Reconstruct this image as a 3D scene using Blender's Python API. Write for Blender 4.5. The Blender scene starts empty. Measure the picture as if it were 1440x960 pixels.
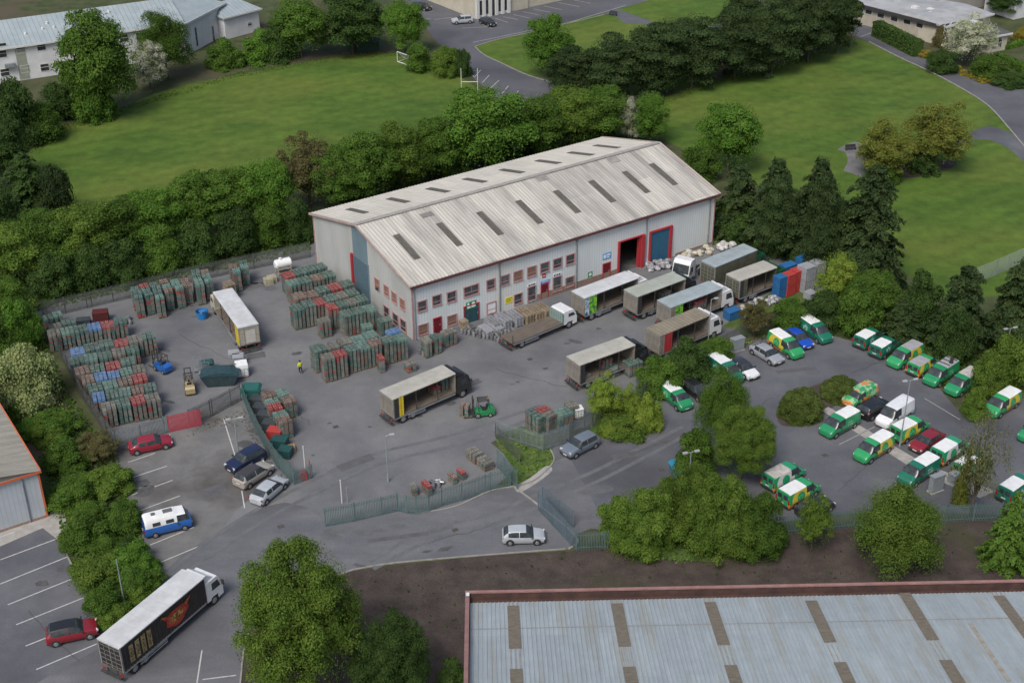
import bpy, bmesh, math, random
import numpy as np
from mathutils import Vector, Matrix
C = bpy.context.scene
COL = C.collection
random.seed(7); np.random.seed(7)

# ---------------------------------------------------------------- camera
F_PX, PITCH, ROLL, CAM_H = 1899.97, 0.512837, 0.00597, 81.0
_F = Vector((0, math.cos(PITCH), -math.sin(PITCH)))
_R0 = Vector((1, 0, 0)); _D0 = _F.cross(_R0)
_R = math.cos(ROLL)*_R0 + math.sin(ROLL)*_D0
_D = -math.sin(ROLL)*_R0 + math.cos(ROLL)*_D0
camd = bpy.data.cameras.new('camera'); cam = bpy.data.objects.new('camera', camd); COL.objects.link(cam)
camd.sensor_width = 36; camd.lens = F_PX/1440*36; camd.clip_start = 1; camd.clip_end = 5000
m = Matrix.Identity(4)
for i in range(3):
    m[i][0] = _R[i]; m[i][1] = -_D[i]; m[i][2] = -_F[i]
m[2][3] = CAM_H
cam.matrix_world = m
C.camera = cam

# ---------------------------------------------------------------- light: dull overcast day
w = bpy.data.worlds.new('World'); C.world = w; w.use_nodes = True
nt = w.node_tree; bg = nt.nodes['Background']
sky = nt.nodes.new('ShaderNodeTexSky'); sky.sky_type = 'NISHITA'; sky.sun_disc = False
SUN_EL, SUN_AZ = math.radians(52), math.radians(205)     # azimuth clockwise from +Y
sky.sun_elevation = SUN_EL; sky.sun_rotation = SUN_AZ
sky.air_density = 1.0; sky.dust_density = 4.0; sky.ozone_density = 1.0
nt.links.new(sky.outputs[0], bg.inputs[0]); bg.inputs[1].default_value = 0.092
sd = bpy.data.lights.new('sun', 'SUN'); sd.energy = 1.55; sd.angle = math.radians(22); sd.color = (1, .97, .92)
sun = bpy.data.objects.new('sun', sd); COL.objects.link(sun)
dv = Vector((math.sin(SUN_AZ)*math.cos(SUN_EL), math.cos(SUN_AZ)*math.cos(SUN_EL), math.sin(SUN_EL)))
sun.rotation_euler = dv.to_track_quat('Z', 'Y').to_euler(); sun.location = (0, 0, 120)
C.view_settings.view_transform = 'Standard'; C.view_settings.look = 'None'
C.view_settings.exposure = 0.6; C.view_settings.gamma = 1; C.view_settings.use_curve_mapping = False
try:
    C.cycles.max_bounces = 5; C.cycles.diffuse_bounces = 3; C.cycles.glossy_bounces = 2; C.cycles.transparent_max_bounces = 4
except Exception: pass

# ---------------------------------------------------------------- helpers
def ray(px, py): return (_F*F_PX + _R*(px-720) + _D*(py-480)).normalized()
def g(px, py, z=0.0):
    d = ray(px, py); t = (z-CAM_H)/d.z; p = Vector((0, 0, CAM_H)) + d*t
    return Vector((p.x, p.y, z))
def onplane(px, py, o, n):
    d = ray(px, py); c = Vector((0, 0, CAM_H)); t = (o-c).dot(n)/d.dot(n); return c + d*t
def ppm(py):                                     # photo pixels per metre on the ground at that image row
    p = g(720, py); return F_PX/(p-Vector((0, 0, CAM_H))).length

MATS = {}
def mat(name, c1, c2=None, scale=1.0, rough=.8, stretch=(1, 1, 1), bump=0.0, bscale=None, detail=5, lo=.35, hi=.65, c3=None, s3=.05, lo3=.5, hi3=.62,
        stripe=None, spec=.3, metal=0, rnd=0.0, coat=0, fine=0.0, world=False, med=0.0, mscale=.8, sheets=None, mow=0):
    """procedural material: c1/c2 mottled by noise, optional third colour in larger patches, optional stripes (axis, pitch, colour, width)"""
    if name in MATS: return MATS[name]
    M = bpy.data.materials.new(name); M.use_nodes = True; N = M.node_tree.nodes; L = M.node_tree.links
    b = N['Principled BSDF']; b.inputs['Roughness'].default_value = rough; b.inputs['Metallic'].default_value = metal
    b.inputs['Specular IOR Level'].default_value = spec
    if coat: b.inputs['Coat Weight'].default_value = coat; b.inputs['Coat Roughness'].default_value = .08
    MATS[name] = M
    tc = N.new('ShaderNodeTexCoord'); src = tc.outputs['Object']
    if world:
        ge = N.new('ShaderNodeNewGeometry'); src = ge.outputs['Position']
    mp = N.new('ShaderNodeMapping'); mp.inputs['Scale'].default_value = stretch; L.new(src, mp.inputs[0])
    def noise(sc, det=detail, vec=None):
        n = N.new('ShaderNodeTexNoise'); n.inputs['Scale'].default_value = sc; n.inputs['Detail'].default_value = det; n.inputs['Roughness'].default_value = .62
        L.new(vec or mp.outputs[0], n.inputs['Vector']); return n.outputs['Fac']
    def ramp(v, a, bb):
        r = N.new('ShaderNodeMapRange'); r.inputs['From Min'].default_value = a; r.inputs['From Max'].default_value = bb; L.new(v, r.inputs['Value']); return r.outputs[0]
    def mix(fac, A, B, mode='MIX'):
        x = N.new('ShaderNodeMix'); x.data_type = 'RGBA'; x.blend_type = mode
        for k, v in ((0, fac), (6, A), (7, B)):
            if isinstance(v, bpy.types.NodeSocket): L.new(v, x.inputs[k])
            elif k == 0: x.inputs[0].default_value = v
            else: x.inputs[k].default_value = (*v, 1)
        return x.outputs[2]
    col = tuple(c1)
    if c2 is not None: col = mix(ramp(noise(scale), lo, hi), c1, c2)
    if c3 is not None: col = mix(ramp(noise(s3, 4), lo3, hi3), col, c3)
    if stripe:
        ax, pitch, sc, wd = stripe
        sp = N.new('ShaderNodeSeparateXYZ'); L.new(src, sp.inputs[0])
        a = N.new('ShaderNodeMath'); a.operation = 'DIVIDE'; L.new(sp.outputs[ax], a.inputs[0]); a.inputs[1].default_value = pitch
        f = N.new('ShaderNodeMath'); f.operation = 'FRACT'; L.new(a.outputs[0], f.inputs[0])
        c = N.new('ShaderNodeMath'); c.operation = 'LESS_THAN'; L.new(f.outputs[0], c.inputs[0]); c.inputs[1].default_value = wd
        col = mix(c.outputs[0], col, sc)
        hgt = c.outputs[0]
    if sheets:                                   # rectangular sheets, each a little lighter or darker
        bt = N.new('ShaderNodeTexBrick'); bt.offset = .5; bt.inputs['Scale'].default_value = 1; bt.inputs['Mortar Size'].default_value = 0; bt.inputs['Brick Width'].default_value = sheets[0]; bt.inputs['Row Height'].default_value = sheets[1]
        k_ = sheets[2]; bt.inputs['Color1'].default_value = (1+k_*.3,)*3+(1,); bt.inputs['Color2'].default_value = (1-k_, 1-k_, 1-k_*.92, 1); L.new(src, bt.inputs['Vector'])
        col = mix(1.0, col if isinstance(col, bpy.types.NodeSocket) else tuple(col), bt.outputs['Color'], 'MULTIPLY')
    if mow:                                      # faint bands left by the mower
        wv = N.new('ShaderNodeTexWave'); wv.inputs['Scale'].default_value = .09; wv.inputs['Distortion'].default_value = 1.2; wv.inputs['Detail'].default_value = 2; wv.inputs['Detail Scale'].default_value = .3
        mr = N.new('ShaderNodeMapping'); mr.inputs['Rotation'].default_value = (0, 0, .95); L.new(src, mr.inputs[0]); L.new(mr.outputs[0], wv.inputs['Vector'])
        hs = N.new('ShaderNodeHueSaturation'); mm = N.new('ShaderNodeMath'); mm.operation = 'MULTIPLY_ADD'; L.new(wv.outputs['Fac'], mm.inputs[0]); mm.inputs[1].default_value = 2*mow; mm.inputs[2].default_value = 1-mow
        L.new(mm.outputs[0], hs.inputs['Value']); L.new(col, hs.inputs['Color']); col = hs.outputs[0]
    if med:
        v = ramp(noise(mscale, 4, src), .25, .75)
        hs = N.new('ShaderNodeHueSaturation'); mm = N.new('ShaderNodeMath'); mm.operation = 'MULTIPLY_ADD'; L.new(v, mm.inputs[0]); mm.inputs[1].default_value = 2*med; mm.inputs[2].default_value = 1-med
        L.new(mm.outputs[0], hs.inputs['Value']); L.new(col, hs.inputs['Color']); col = hs.outputs[0]
    if fine:
        v = ramp(noise(40 if not world else 6, 3, src), .2, .8)
        hs = N.new('ShaderNodeHueSaturation'); mm = N.new('ShaderNodeMath'); mm.operation = 'MULTIPLY_ADD'; L.new(v, mm.inputs[0]); mm.inputs[1].default_value = 2*fine; mm.inputs[2].default_value = 1-fine
        L.new(mm.outputs[0], hs.inputs['Value'])
        if isinstance(col, tuple): hs.inputs['Color'].default_value = (*col, 1)
        else: L.new(col, hs.inputs['Color'])
        col = hs.outputs[0]
    if rnd:
        oi = N.new('ShaderNodeObjectInfo'); hs = N.new('ShaderNodeHueSaturation')
        mm = N.new('ShaderNodeMath'); mm.operation = 'MULTIPLY_ADD'; L.new(oi.outputs['Random'], mm.inputs[0]); mm.inputs[1].default_value = 2*rnd; mm.inputs[2].default_value = 1-rnd
        L.new(mm.outputs[0], hs.inputs['Value'])
        if isinstance(col, tuple): hs.inputs['Color'].default_value = (*col, 1)
        else: L.new(col, hs.inputs['Color'])
        col = hs.outputs[0]
    if isinstance(col, tuple): b.inputs['Base Color'].default_value = (*col, 1)
    else: L.new(col, b.inputs['Base Color'])
    if bump:
        bp = N.new('ShaderNodeBump'); bp.inputs['Strength'].default_value = bump; bp.inputs['Distance'].default_value = .05
        L.new(hgt if stripe else noise(bscale or scale*4), bp.inputs['Height']); L.new(bp.outputs[0], b.inputs['Normal'])
    return M

def paint(name, c, rough=.35, coat=.5, dirt=.12):
    return mat(name, c, tuple(x*(1-dirt)+.03*dirt for x in c), scale=2.5, rough=rough, coat=coat, spec=.5)

class MB:
    """collects simple shapes and links them as ONE mesh object"""
    def __init__(s): s.v = []; s.f = []; s.mi = []; s.k = 0
    def add(s, vs, fs):
        n = len(s.v); s.v += [tuple(a) for a in vs]; s.f += [tuple(i+n for i in f) for f in fs]; s.mi += [s.k]*len(fs); return s
    def box(s, cx, cy, cz, sx, sy, sz, rz=0.0, ry=0.0, rx=0.0, taper=1.0):
        M = Matrix.Translation((cx, cy, cz)) @ Matrix.Rotation(rz, 4, 'Z') @ Matrix.Rotation(ry, 4, 'Y') @ Matrix.Rotation(rx, 4, 'X')
        vs = [M @ Vector((a*sx/2*(taper if c > 0 else 1), b*sy/2*(taper if c > 0 else 1), c*sz/2)) for a in (-1, 1) for b in (-1, 1) for c in (-1, 1)]
        return s.add(vs, [(0, 1, 3, 2), (4, 6, 7, 5), (0, 4, 5, 1), (2, 3, 7, 6), (0, 2, 6, 4), (1, 5, 7, 3)])
    def b2(s, x0, x1, y0, y1, z0, z1): return s.box((x0+x1)/2, (y0+y1)/2, (z0+z1)/2, abs(x1-x0), abs(y1-y0), abs(z1-z0))
    def cyl(s, p, q, r, r2=None, n=10, caps=True):
        p = Vector(p); q = Vector(q); r2 = r if r2 is None else r2; d = (q-p).normalized()
        a = d.orthogonal().normalized(); b = d.cross(a)
        vs = [p + (a*math.cos(t)+b*math.sin(t))*r for t in [2*math.pi*i/n for i in range(n)]] + [q + (a*math.cos(t)+b*math.sin(t))*r2 for t in [2*math.pi*i/n for i in range(n)]]
        fs = [(i, (i+1) % n, n+(i+1) % n, n+i) for i in range(n)]
        if caps: fs += [tuple(range(n))[::-1], tuple(range(n, 2*n))]
        return s.add(vs, fs)
    def poly(s, pts): return s.add(pts, [tuple(range(len(pts)))])
    def ext(s, pts, h):
        """vertical extrusion of an xy outline: pts are 3-vectors"""
        n = len(pts); top = [Vector(p)+Vector((0, 0, h)) for p in pts]
        return s.add(list(pts)+top, [tuple(range(n))[::-1], tuple(range(n, 2*n))] + [(i, (i+1) % n, n+(i+1) % n, n+i) for i in range(n)])
    def prism(s, prof, y0, y1):
        """outline in x,z extruded along y"""
        n = len(prof); vs = [(x, y0, z) for x, z in prof] + [(x, y1, z) for x, z in prof]
        return s.add(vs, [tuple(range(n)), tuple(range(n, 2*n))[::-1]] + [(i, n+i, n+(i+1) % n, (i+1) % n) for i in range(n)])
    def mesh(s, name, mats, smooth=None):
        me = bpy.data.meshes.new(name); me.from_pydata(s.v, [], s.f)
        for M in (mats if isinstance(mats, (list, tuple)) else [mats]): me.materials.append(M)
        for p, k in zip(me.polygons, s.mi): p.material_index = k
        bm = bmesh.new(); bm.from_mesh(me); bmesh.ops.recalc_face_normals(bm, faces=bm.faces); bm.to_mesh(me); bm.free()
        if smooth:
            for p in me.polygons: p.use_smooth = True
            me.set_sharp_from_angle(angle=math.radians(smooth))
        return me
    def build(s, name, mats, parent=None, smooth=None):
        o = bpy.data.objects.new(name, s.mesh(name, mats, smooth)); COL.objects.link(o)
        if parent is not None: o.parent = parent
        return o
def tag(o, label=None, cat=None, group=None, kind=None):
    if label: o['label'] = label
    if cat: o['category'] = cat
    if group: o['group'] = group
    if kind: o['kind'] = kind
    return o
def empty(name, loc=(0, 0, 0), rz=0, label=None, cat=None, group=None):
    o = bpy.data.objects.new(name, None); o.empty_display_size = .3; COL.objects.link(o); o.location = loc; o.rotation_euler = (0, 0, rz)
    return tag(o, label, cat, group)
KIDS = {}
def dup(o, loc=None, rz=None, label=None, group=None, parent=None):
    """copy of a thing with copies of its parts and sub-parts (mesh data shared)"""
    c = o.copy(); COL.objects.link(c); c.parent = parent
    for ch in list(o.children): dup(ch, parent=c)
    if loc is not None: c.location = loc
    if rz is not None: c.rotation_euler = (0, 0, rz)
    if label: c['label'] = label
    if group: c['group'] = group
    return c
PROTO = []
def drop(o):
    for ch in list(o.children): drop(ch)
    bpy.data.objects.remove(o)
def sheet(name, pts, z, M, thick=None):
    """flat ground sheet from photo-pixel outline, subdivision by ear clipping"""
    b = MB(); b.poly([g(x, y).xy.to_3d()+Vector((0, 0, z)) for x, y in pts])
    me = b.mesh(name, M); bm = bmesh.new(); bm.from_mesh(me)
    for f in bm.faces:
        if f.normal.z < 0: f.normal_flip()
    bmesh.ops.triangulate(bm, faces=bm.faces); bm.to_mesh(me); bm.free()
    o = bpy.data.objects.new(name, me); COL.objects.link(o); return tag(o, kind='structure')
def smooth_line(pts, n=6):
    """Catmull-Rom through pixel points"""
    P = [pts[0]] + list(pts) + [pts[-1]]; out = []
    for i in range(1, len(P)-2):
        for k in range(n):
            t = k/n; a, b, c, d = P[i-1], P[i], P[i+1], P[i+2]
            out.append(tuple(.5*((2*b[j]) + (-a[j]+c[j])*t + (2*a[j]-5*b[j]+4*c[j]-d[j])*t*t + (-a[j]+3*b[j]-3*c[j]+d[j])*t**3) for j in (0, 1)))
    out.append(pts[-1]); return out
def strip(b, pts, w, z, h=None):
    """band of width w (m) along pixel line pts; raised kerb when h is given"""
    P = [g(x, y) for x, y in pts]
    for a, c in zip(P[:-1], P[1:]):
        d = (c-a); L = d.length
        if L < .01: continue
        d /= L; n = Vector((-d.y, d.x, 0))*w/2
        if h: b.box(*((a+c)/2).xy, z+h/2, L+.02, w, h, rz=math.atan2(d.y, d.x))
        else: b.poly([(a-n)+Vector((0, 0, z)), (c-n)+Vector((0, 0, z)), (c+n)+Vector((0, 0, z)), (a+n)+Vector((0, 0, z))])

# ---------------------------------------------------------------- ground and roads (each sheet 4 mm above the one below)
M_scrub = mat('scrub_ground', (.035, .05, .018), (.075, .085, .035), scale=.35, rough=.95, bump=.6, bscale=3, c3=(.085, .07, .045), s3=.06, world=True, fine=.35)
M_grass = mat('mown_grass', (.046, .092, .011), (.075, .132, .017), scale=.09, rough=.95, bump=.35, bscale=6, stretch=(1, 1.7, 1), lo=.36, hi=.64, c3=(.105, .138, .022), s3=.03, lo3=.45, hi3=.7, world=True, fine=.32, med=.24, mscale=.55, mow=.05)
M_rgrass = mat('rough_grass', (.045, .085, .018), (.10, .13, .035), scale=.8, rough=.95, bump=.9, bscale=7, world=True, fine=.4)
M_yard = mat('worn_yard_asphalt', (.126, .130, .138), (.170, .173, .177), scale=.16, rough=.88, bump=.12, bscale=12, c3=(.100, .103, .111), s3=.045, lo3=.5, hi3=.66, world=True, fine=.16, med=.06, mscale=.9)
M_lot = mat('car_park_asphalt', (.090, .095, .109), (.128, .132, .143), scale=.15, rough=.85, bump=.12, bscale=12, c3=(.07, .072, .082), s3=.05, lo3=.48, hi3=.64, world=True, fine=.16, med=.07, mscale=.9)
M_ent = mat('entrance_asphalt', (.106, .110, .122), (.145, .148, .157), scale=.12, rough=.86, bump=.12, bscale=12, c3=(.095, .097, .105), s3=.05, lo3=.5, hi3=.66, world=True, fine=.16, med=.07, mscale=.9, stretch=(1, 2.2, 1))
M_road = mat('dark_road_asphalt', (.085, .088, .10), (.115, .118, .13), scale=.2, rough=.85, c3=(.07, .072, .082), s3=.05, world=True, fine=.08)
M_bare = mat('worn_bay_asphalt', (.120, .121, .121), (.170, .168, .163), scale=.35, rough=.92, bump=.15, bscale=10, c3=(.085, .08, .075), s3=.1, lo3=.5, hi3=.65, world=True, fine=.12)
M_soil = mat('bare_soil', (.046, .036, .031), (.078, .062, .053), scale=.5, rough=1, bump=.8, bscale=7, c3=(.05, .055, .025), s3=.06, lo3=.56, hi3=.7, world=True, fine=.38)
M_conc = mat('concrete', (.27, .26, .24), (.36, .35, .33), scale=1.2, rough=.9, world=True, fine=.1)
M_white = mat('road_paint', (.50, .50, .48), (.36, .36, .35), scale=3, rough=.7, world=True, lo=.4, hi=.7)
M_stain = mat('oil_stain', (.060, .060, .063), (.10, .10, .10), scale=1.5, rough=.7, world=True)

b = MB(); b.poly([(-900, 20, 0), (900, 20, 0), (1400, 2500, 0), (-1400, 2500, 0)])
tag(b.build('ground', M_scrub), kind='structure')
Z = .004
sheet('playing_field', smooth_line([(40, 215), (70, 185), (150, 160), (230, 128), (330, 106), (480, 80), (570, 76), (640, 105), (690, 140), (700, 175), (600, 215), (480, 240), (400, 275), (300, 310), (180, 325), (100, 300), (55, 255), (40, 215)]), Z, M_grass)
sheet('park_lawn', smooth_line([(880, 160), (925, 142), (1010, 112), (1130, 82), (1210, 56), (1260, 80), (1330, 108), (1390, 143), (1418, 180), (1450, 225), (1560, 300)], 5) + [(1580, 440), (1440, 415), (1330, 420), (1200, 340), (1060, 260), (940, 200)], Z, M_grass)
sheet('school_car_park', [(520, -60), (585, 20), (615, 60), (650, 85), (668, 112), (705, 142), (770, 172), (900, 150), (1015, 60), (1130, -60)], Z, M_road)
sheet('lawn', smooth_line([(669, 66), (690, 58), (760, 42), (850, 20), (880, 33), (915, 36), (1000, 60)], 4) + [(980, 120), (880, 140), (800, 118)] + smooth_line([(745, 106), (705, 88), (680, 76), (669, 66)], 4), Z*2, M_grass)
sheet('lawn', [(868, 13), (905, 3), (960, -15), (1060, -20), (1030, 30), (960, 45), (915, 30)], Z*2, M_grass)
sheet('park_road', smooth_line([(1170, 20), (1195, 45), (1222, 60), (1265, 82), (1310, 103), (1360, 130), (1392, 152), (1418, 180), (1470, 230)], 5) + [(1560, 230), (1500, 150)] + smooth_line([(1440, 124), (1405, 117), (1370, 108), (1320, 92), (1280, 72), (1240, 52), (1225, 20)], 4), Z*2, M_road)
sheet('park_path', smooth_line([(1440, 228), (1415, 207), (1385, 196), (1362, 200), (1355, 207)], 4) + smooth_line([(1340, 200), (1365, 186), (1390, 178), (1418, 186), (1450, 205)], 4), Z*3, M_lot)
sheet('park_path', smooth_line([(1186, 240), (1192, 226), (1188, 214), (1178, 210), (1200, 200), (1215, 205), (1225, 226), (1240, 245), (1215, 250)], 4), Z*2, M_bare)
sheet('flower_bed', smooth_line([(1230, 262), (1240, 240), (1270, 232), (1330, 225), (1345, 232), (1310, 246), (1265, 252), (1245, 258)], 4), Z*3, M_soil)
sheet('yard', [(48, 434), (435, 343), (1080, 318), (1190, 392), (1000, 478), (940, 520), (885, 575), (835, 598), (760, 612), (738, 600), (690, 622), (728, 655), (690, 690), (590, 722), (460, 745), (420, 830), (225, 830), (150, 610)], Z, M_yard)
sheet('parking_bays', [(156, 625), (300, 572), (335, 560), (350, 600), (375, 680), (330, 720), (275, 790), (226, 822), (190, 740), (168, 660)], Z*2, M_bare)
sheet('entrance_road', [(222, 812), (262, 775), (300, 752), (345, 728), (372, 712), (400, 706), (430, 712), (462, 735), (560, 722), (660, 700), (722, 682), (765, 655), (800, 640), (850, 735), (808, 752), (800, 772), (700, 777), (560, 790), (496, 801), (440, 822), (385, 850), (352, 890), (338, 940), (330, 1100), (-200, 1100), (150, 905)], Z*3, M_ent)
sheet('van_car_park', [(765, 655), (780, 625), (835, 605), (930, 560), (1000, 510), (1080, 470), (1150, 466), (1200, 480), (1320, 545), (1350, 580), (1440, 560), (1520, 600), (1520, 730), (1240, 716), (1090, 735), (960, 700), (855, 745), (800, 740)], Z*2, M_lot)
sheet('side_car_park', [(-160, 780), (60, 738), (88, 768), (120, 830), (165, 890), (200, 905), (150, 1000), (-400, 1000)], Z*2, M_lot)
sheet('bare_soil_strip', [(340, 960), (352, 890), (385, 850), (440, 822), (496, 801), (700, 779), (800, 775), (860, 765), (1090, 745), (1520, 722), (1600, 850), (1520, 1100), (330, 1100)], Z, M_soil)
sheet('grass_island', smooth_line([(697, 612), (735, 600), (765, 612), (775, 630), (778, 648), (760, 664), (728, 684), (722, 660), (700, 625), (697, 612)], 5), Z*4, M_rgrass)
sheet('grass_island', smooth_line([(826, 600), (850, 575), (900, 555), (930, 575), (928, 596), (895, 612), (850, 617), (826, 600)], 5), Z*4, M_rgrass)
sheet('grass_verge', [(935, 520), (1060, 470), (1150, 452), (1210, 470), (1230, 420), (1100, 400), (1000, 470)], Z*4, M_rgrass)
sheet('grass_verge', [(850, 762), (960, 740), (1090, 735), (1100, 760), (1000, 790), (900, 782)], Z*3, M_rgrass)
sheet('planting_island', smooth_line([(1092, 586), (1104, 560), (1150, 540), (1195, 532), (1208, 546), (1172, 572), (1128, 596), (1100, 598), (1092, 586)], 4), Z*4, M_soil)
sheet('traffic_island', [(1155, 577), (1165, 572), (1300, 652), (1400, 690), (1378, 700), (1292, 664)], Z*6, M_conc)
sheet('concrete_apron', [(-30, 760), (0, 748), (66, 727), (90, 700), (96, 770), (60, 742), (0, 768)], Z*3, M_conc)
sheet('concrete_apron', smooth_line([(722, 684), (745, 672), (768, 655), (776, 662), (750, 682), (730, 692), (722, 684)], 4), Z*5, M_conc)
# kerbs
M_kerb = mat('kerb_stone', (.30, .29, .26), (.22, .21, .19), scale=1.5, rough=.9, world=True, fine=.15)
b = MB()
for ln, wd in (([(497, 801), (560, 791), (700, 779), (795, 772)], .15), ([(338, 960), (345, 905), (362, 868), (400, 840), (440, 822), (497, 801)], .15), ([(585, 722), (640, 712), (690, 690), (722, 684), (750, 676), (778, 650), (774, 632)], .15),
               ([(668, 66), (680, 77), (705, 89), (745, 107), (800, 122)], .2), ([(668, 66), (700, 56), (760, 43), (850, 21)], .2),
               ([(1222, 59), (1265, 81), (1310, 102), (1360, 129), (1392, 151), (1420, 182), (1445, 212)], .25), ([(725, 686), (808, 752), (800, 772)], .2), ([(168, 660), (190, 740), (224, 815)], .15), ([(88, 768), (120, 830), (165, 890)], .15)):
    strip(b, smooth_line(ln, 5), wd, 0, .1)
tag(b.build('kerb', M_kerb), kind='structure')
# painted lines
b = MB(); LN = []
for x0, y0, x1, y1 in ((180, 650, 218, 637), (181, 673, 235, 655), (185, 696, 243, 675), (193, 719, 253, 697), (211, 766, 273, 741), (222, 792, 284, 766), (196, 742, 214, 736), (314, 588, 332, 645), (340, 690, 344, 714),
                       (0, 787, 81, 757), (0, 821, 94, 783), (11, 850, 108, 811), (23, 878, 123, 838), (36, 908, 66, 896), (130, 872, 138, 866), (51, 941, 136, 905), (0, 755, 20, 748), (284, 914, 277, 960), (285, 955, 332, 949),
                       (665, 60, 800, 32), (800, 32, 880, 8), (583, 28, 606, 27), (590, 18, 610, 16), (610, 28, 636, 25), (650, 40, 688, 38), (676, 34, 692, 40), (696, 26, 714, 32), (708, 24, 728, 28), (722, 21, 745, 26), (736, 17, 760, 22), (750, 13, 775, 18), (765, 9, 790, 14), (785, 4, 815, 10), (805, 0, 830, 5),
                       (661, 101, 673, 99), (668, 108, 676, 99), (678, 117, 688, 106), (690, 124, 702, 113), (706, 132, 715, 121), (722, 137, 729, 128), (660, 103, 668, 109), (1210, 52, 1232, 44), (1196, 40, 1222, 32)):
    strip(b, [(x0, y0), (x1, y1)], .12, .024)
for x0, y0, x1, y1 in ((1300, 560, 1350, 590), (1180, 625, 1230, 600), (1390, 590, 1412, 580)): strip(b, [(x0, y0), (x1, y1)], .06, .024)
tag(b.build('road_markings', M_white), kind='structure')
# tyre tracks, cracks, repair patches and drain covers
b = MB()
for ln in ([(240, 800), (330, 735), (430, 680), (520, 640), (640, 610), (760, 570)], [(252, 812), (345, 748), (445, 692), (540, 650), (655, 622), (775, 578)], [(520, 790), (600, 745), (680, 725), (745, 700), (830, 665), (900, 630), (960, 600)], [(525, 800), (610, 757), (690, 738), (757, 712), (842, 676), (912, 640), (972, 608)]):
    strip(b, smooth_line(ln, 8), .5, .0265)
tag(b.build('tyre_tracks', mat('tyre_darkened_asphalt', (.106, .110, .118), (.140, .144, .150), scale=.6, rough=.85, world=True, fine=.14)), kind='structure')
b = MB(); random.seed(21)
def crack(px, py, qx, qy, w=.05):
    n = 9; pts = [(px+(qx-px)*i/n+random.uniform(-3, 3), py+(qy-py)*i/n+random.uniform(-2, 2)) for i in range(n+1)]; strip(b, pts, w, .0295)
crack(1200, 523, 1250, 506, .08); crack(1030, 600, 1085, 560); crack(250, 470, 330, 510); crack(700, 520, 800, 545); crack(1230, 640, 1180, 690); crack(600, 765, 700, 735); crack(1300, 520, 1380, 600); crack(860, 650, 940, 620); crack(40, 860, 110, 930); crack(400, 560, 440, 600)
tag(b.build('tarmac_cracks', mat('crack_tar', (.045, .045, .048), (.07, .07, .07), scale=2, rough=.7, world=True)), kind='structure')
b = MB()
for x, y, l, w_, a in ((500, 650, 4, 1.2, .6), (660, 540, 3, 1.0, .6), (360, 500, 2.2, 1.4, .3), (1120, 520, 5, .7, .2), (1010, 640, 2, 2, .4), (560, 755, 6, .6, .2), (300, 690, 2.5, 1.6, .5), (880, 640, 3, 1, .3)):
    c = g(x, y); b.add([c+Vector((dx*l/2*math.cos(a)-dy*w_/2*math.sin(a), dx*l/2*math.sin(a)+dy*w_/2*math.cos(a), .0275)) for dx, dy in ((-1, -1), (1, -1), (1, 1), (-1, 1))], [(0, 1, 2, 3)])
tag(b.build('tarmac_repairs', mat('repair_tarmac', (.085, .086, .09), (.11, .11, .115), scale=1, rough=.85, world=True, fine=.15)), kind='structure')
b = MB()
for x, y in ((472, 600), (590, 585), (745, 505), (330, 470), (1045, 560), (1160, 640), (640, 745), (395, 740), (930, 660)):
    c = g(x, y); b.box(c.x, c.y, .031, .6, .5, .012, rz=.5)
tag(b.build('drain_covers', mat('cast_iron', (.06, .055, .05), (.09, .08, .07), scale=4, rough=.7, world=True)), kind='structure')
# oil stains and patches
b = MB()
def blot(px, py, r, ar=.5, n=14, rot=0):
    c = g(px, py); pts = []
    for i in range(n):
        t = 2*math.pi*i/n; q = r*random.uniform(.6, 1.15); x, y = q*math.cos(t), q*ar*math.sin(t)
        pts.append((c.x + x*math.cos(rot)-y*math.sin(rot), c.y + x*math.sin(rot)+y*math.cos(rot), .0285))
    b.poly(pts)
for a in ((808, 480, 1.0, .5), (797, 483, .4, .5), (767, 518, .4, .6), (842, 462, .4, .8), (728, 537, .3, .6), (275, 445, .5, .4), (635, 567, .8, .5), (520, 600, .3, .5), (463, 595, .3, .5), (232, 492, 1, .4), (233, 507, .8, .4), (238, 565, .7, .4), (418, 497, .7, .6), (365, 605, 1.6, .5), (345, 625, 1.3, .6), (625, 772, 1.0, .3), (600, 775, .6, .3), (505, 795, .8, .3), (440, 640, .25, .7), (1190, 520, .25, .6), (1130, 560, .3, .4), (560, 560, .2, .5), (720, 540, .35, .3), (205, 690, 1.2, .8), (195, 680, 1.3, .7), (90, 800, 1.0, .6), (60, 820, .8, .6)):
    blot(*a[:3], ar=a[3], rot=random.uniform(-.6, .6))
o = tag(b.build('oil_stains', M_stain), kind='structure')
b = MB(); random.seed(5)
for a in ((365, 396, 2.6, .6), (352, 402, 1.8, .6), (378, 404, 1.8, .5), (262, 432, 2.0, .8), (244, 438, 1.6, .6), (276, 425, 1.5, .7), (615, 745, 1.6, .4), (520, 745, 1.8, .3), (560, 740, 1.0, .4), (470, 750, 1.5, .4), (740, 700, 2.0, .3), (835, 690, 1.6, .5), (870, 700, 1.2, .5), (1010, 465, 2.2, .7), (1050, 440, 2.4, .6), (340, 655, 1.6, .5)):
    c = g(a[0], a[1]); 
    for q in range(3): 
        n = 22; rx = a[2]*random.uniform(.5, .9); dx, dy = random.uniform(-.5, .5)*a[2], random.uniform(-.4, .4)*a[2]
        b.poly([(c.x+dx+rx*math.cos(t)*random.uniform(.85, 1.1), c.y+dy+rx*a[3]*math.sin(t)*random.uniform(.85, 1.1), .0205+.0012*q) for t in [2*math.pi*i/n for i in range(n)]])
tag(b.build('damp_patches', mat('damp_asphalt', (.096, .099, .106), (.125, .127, .131), scale=.8, rough=.75, world=True, fine=.12)), kind='structure')
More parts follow.
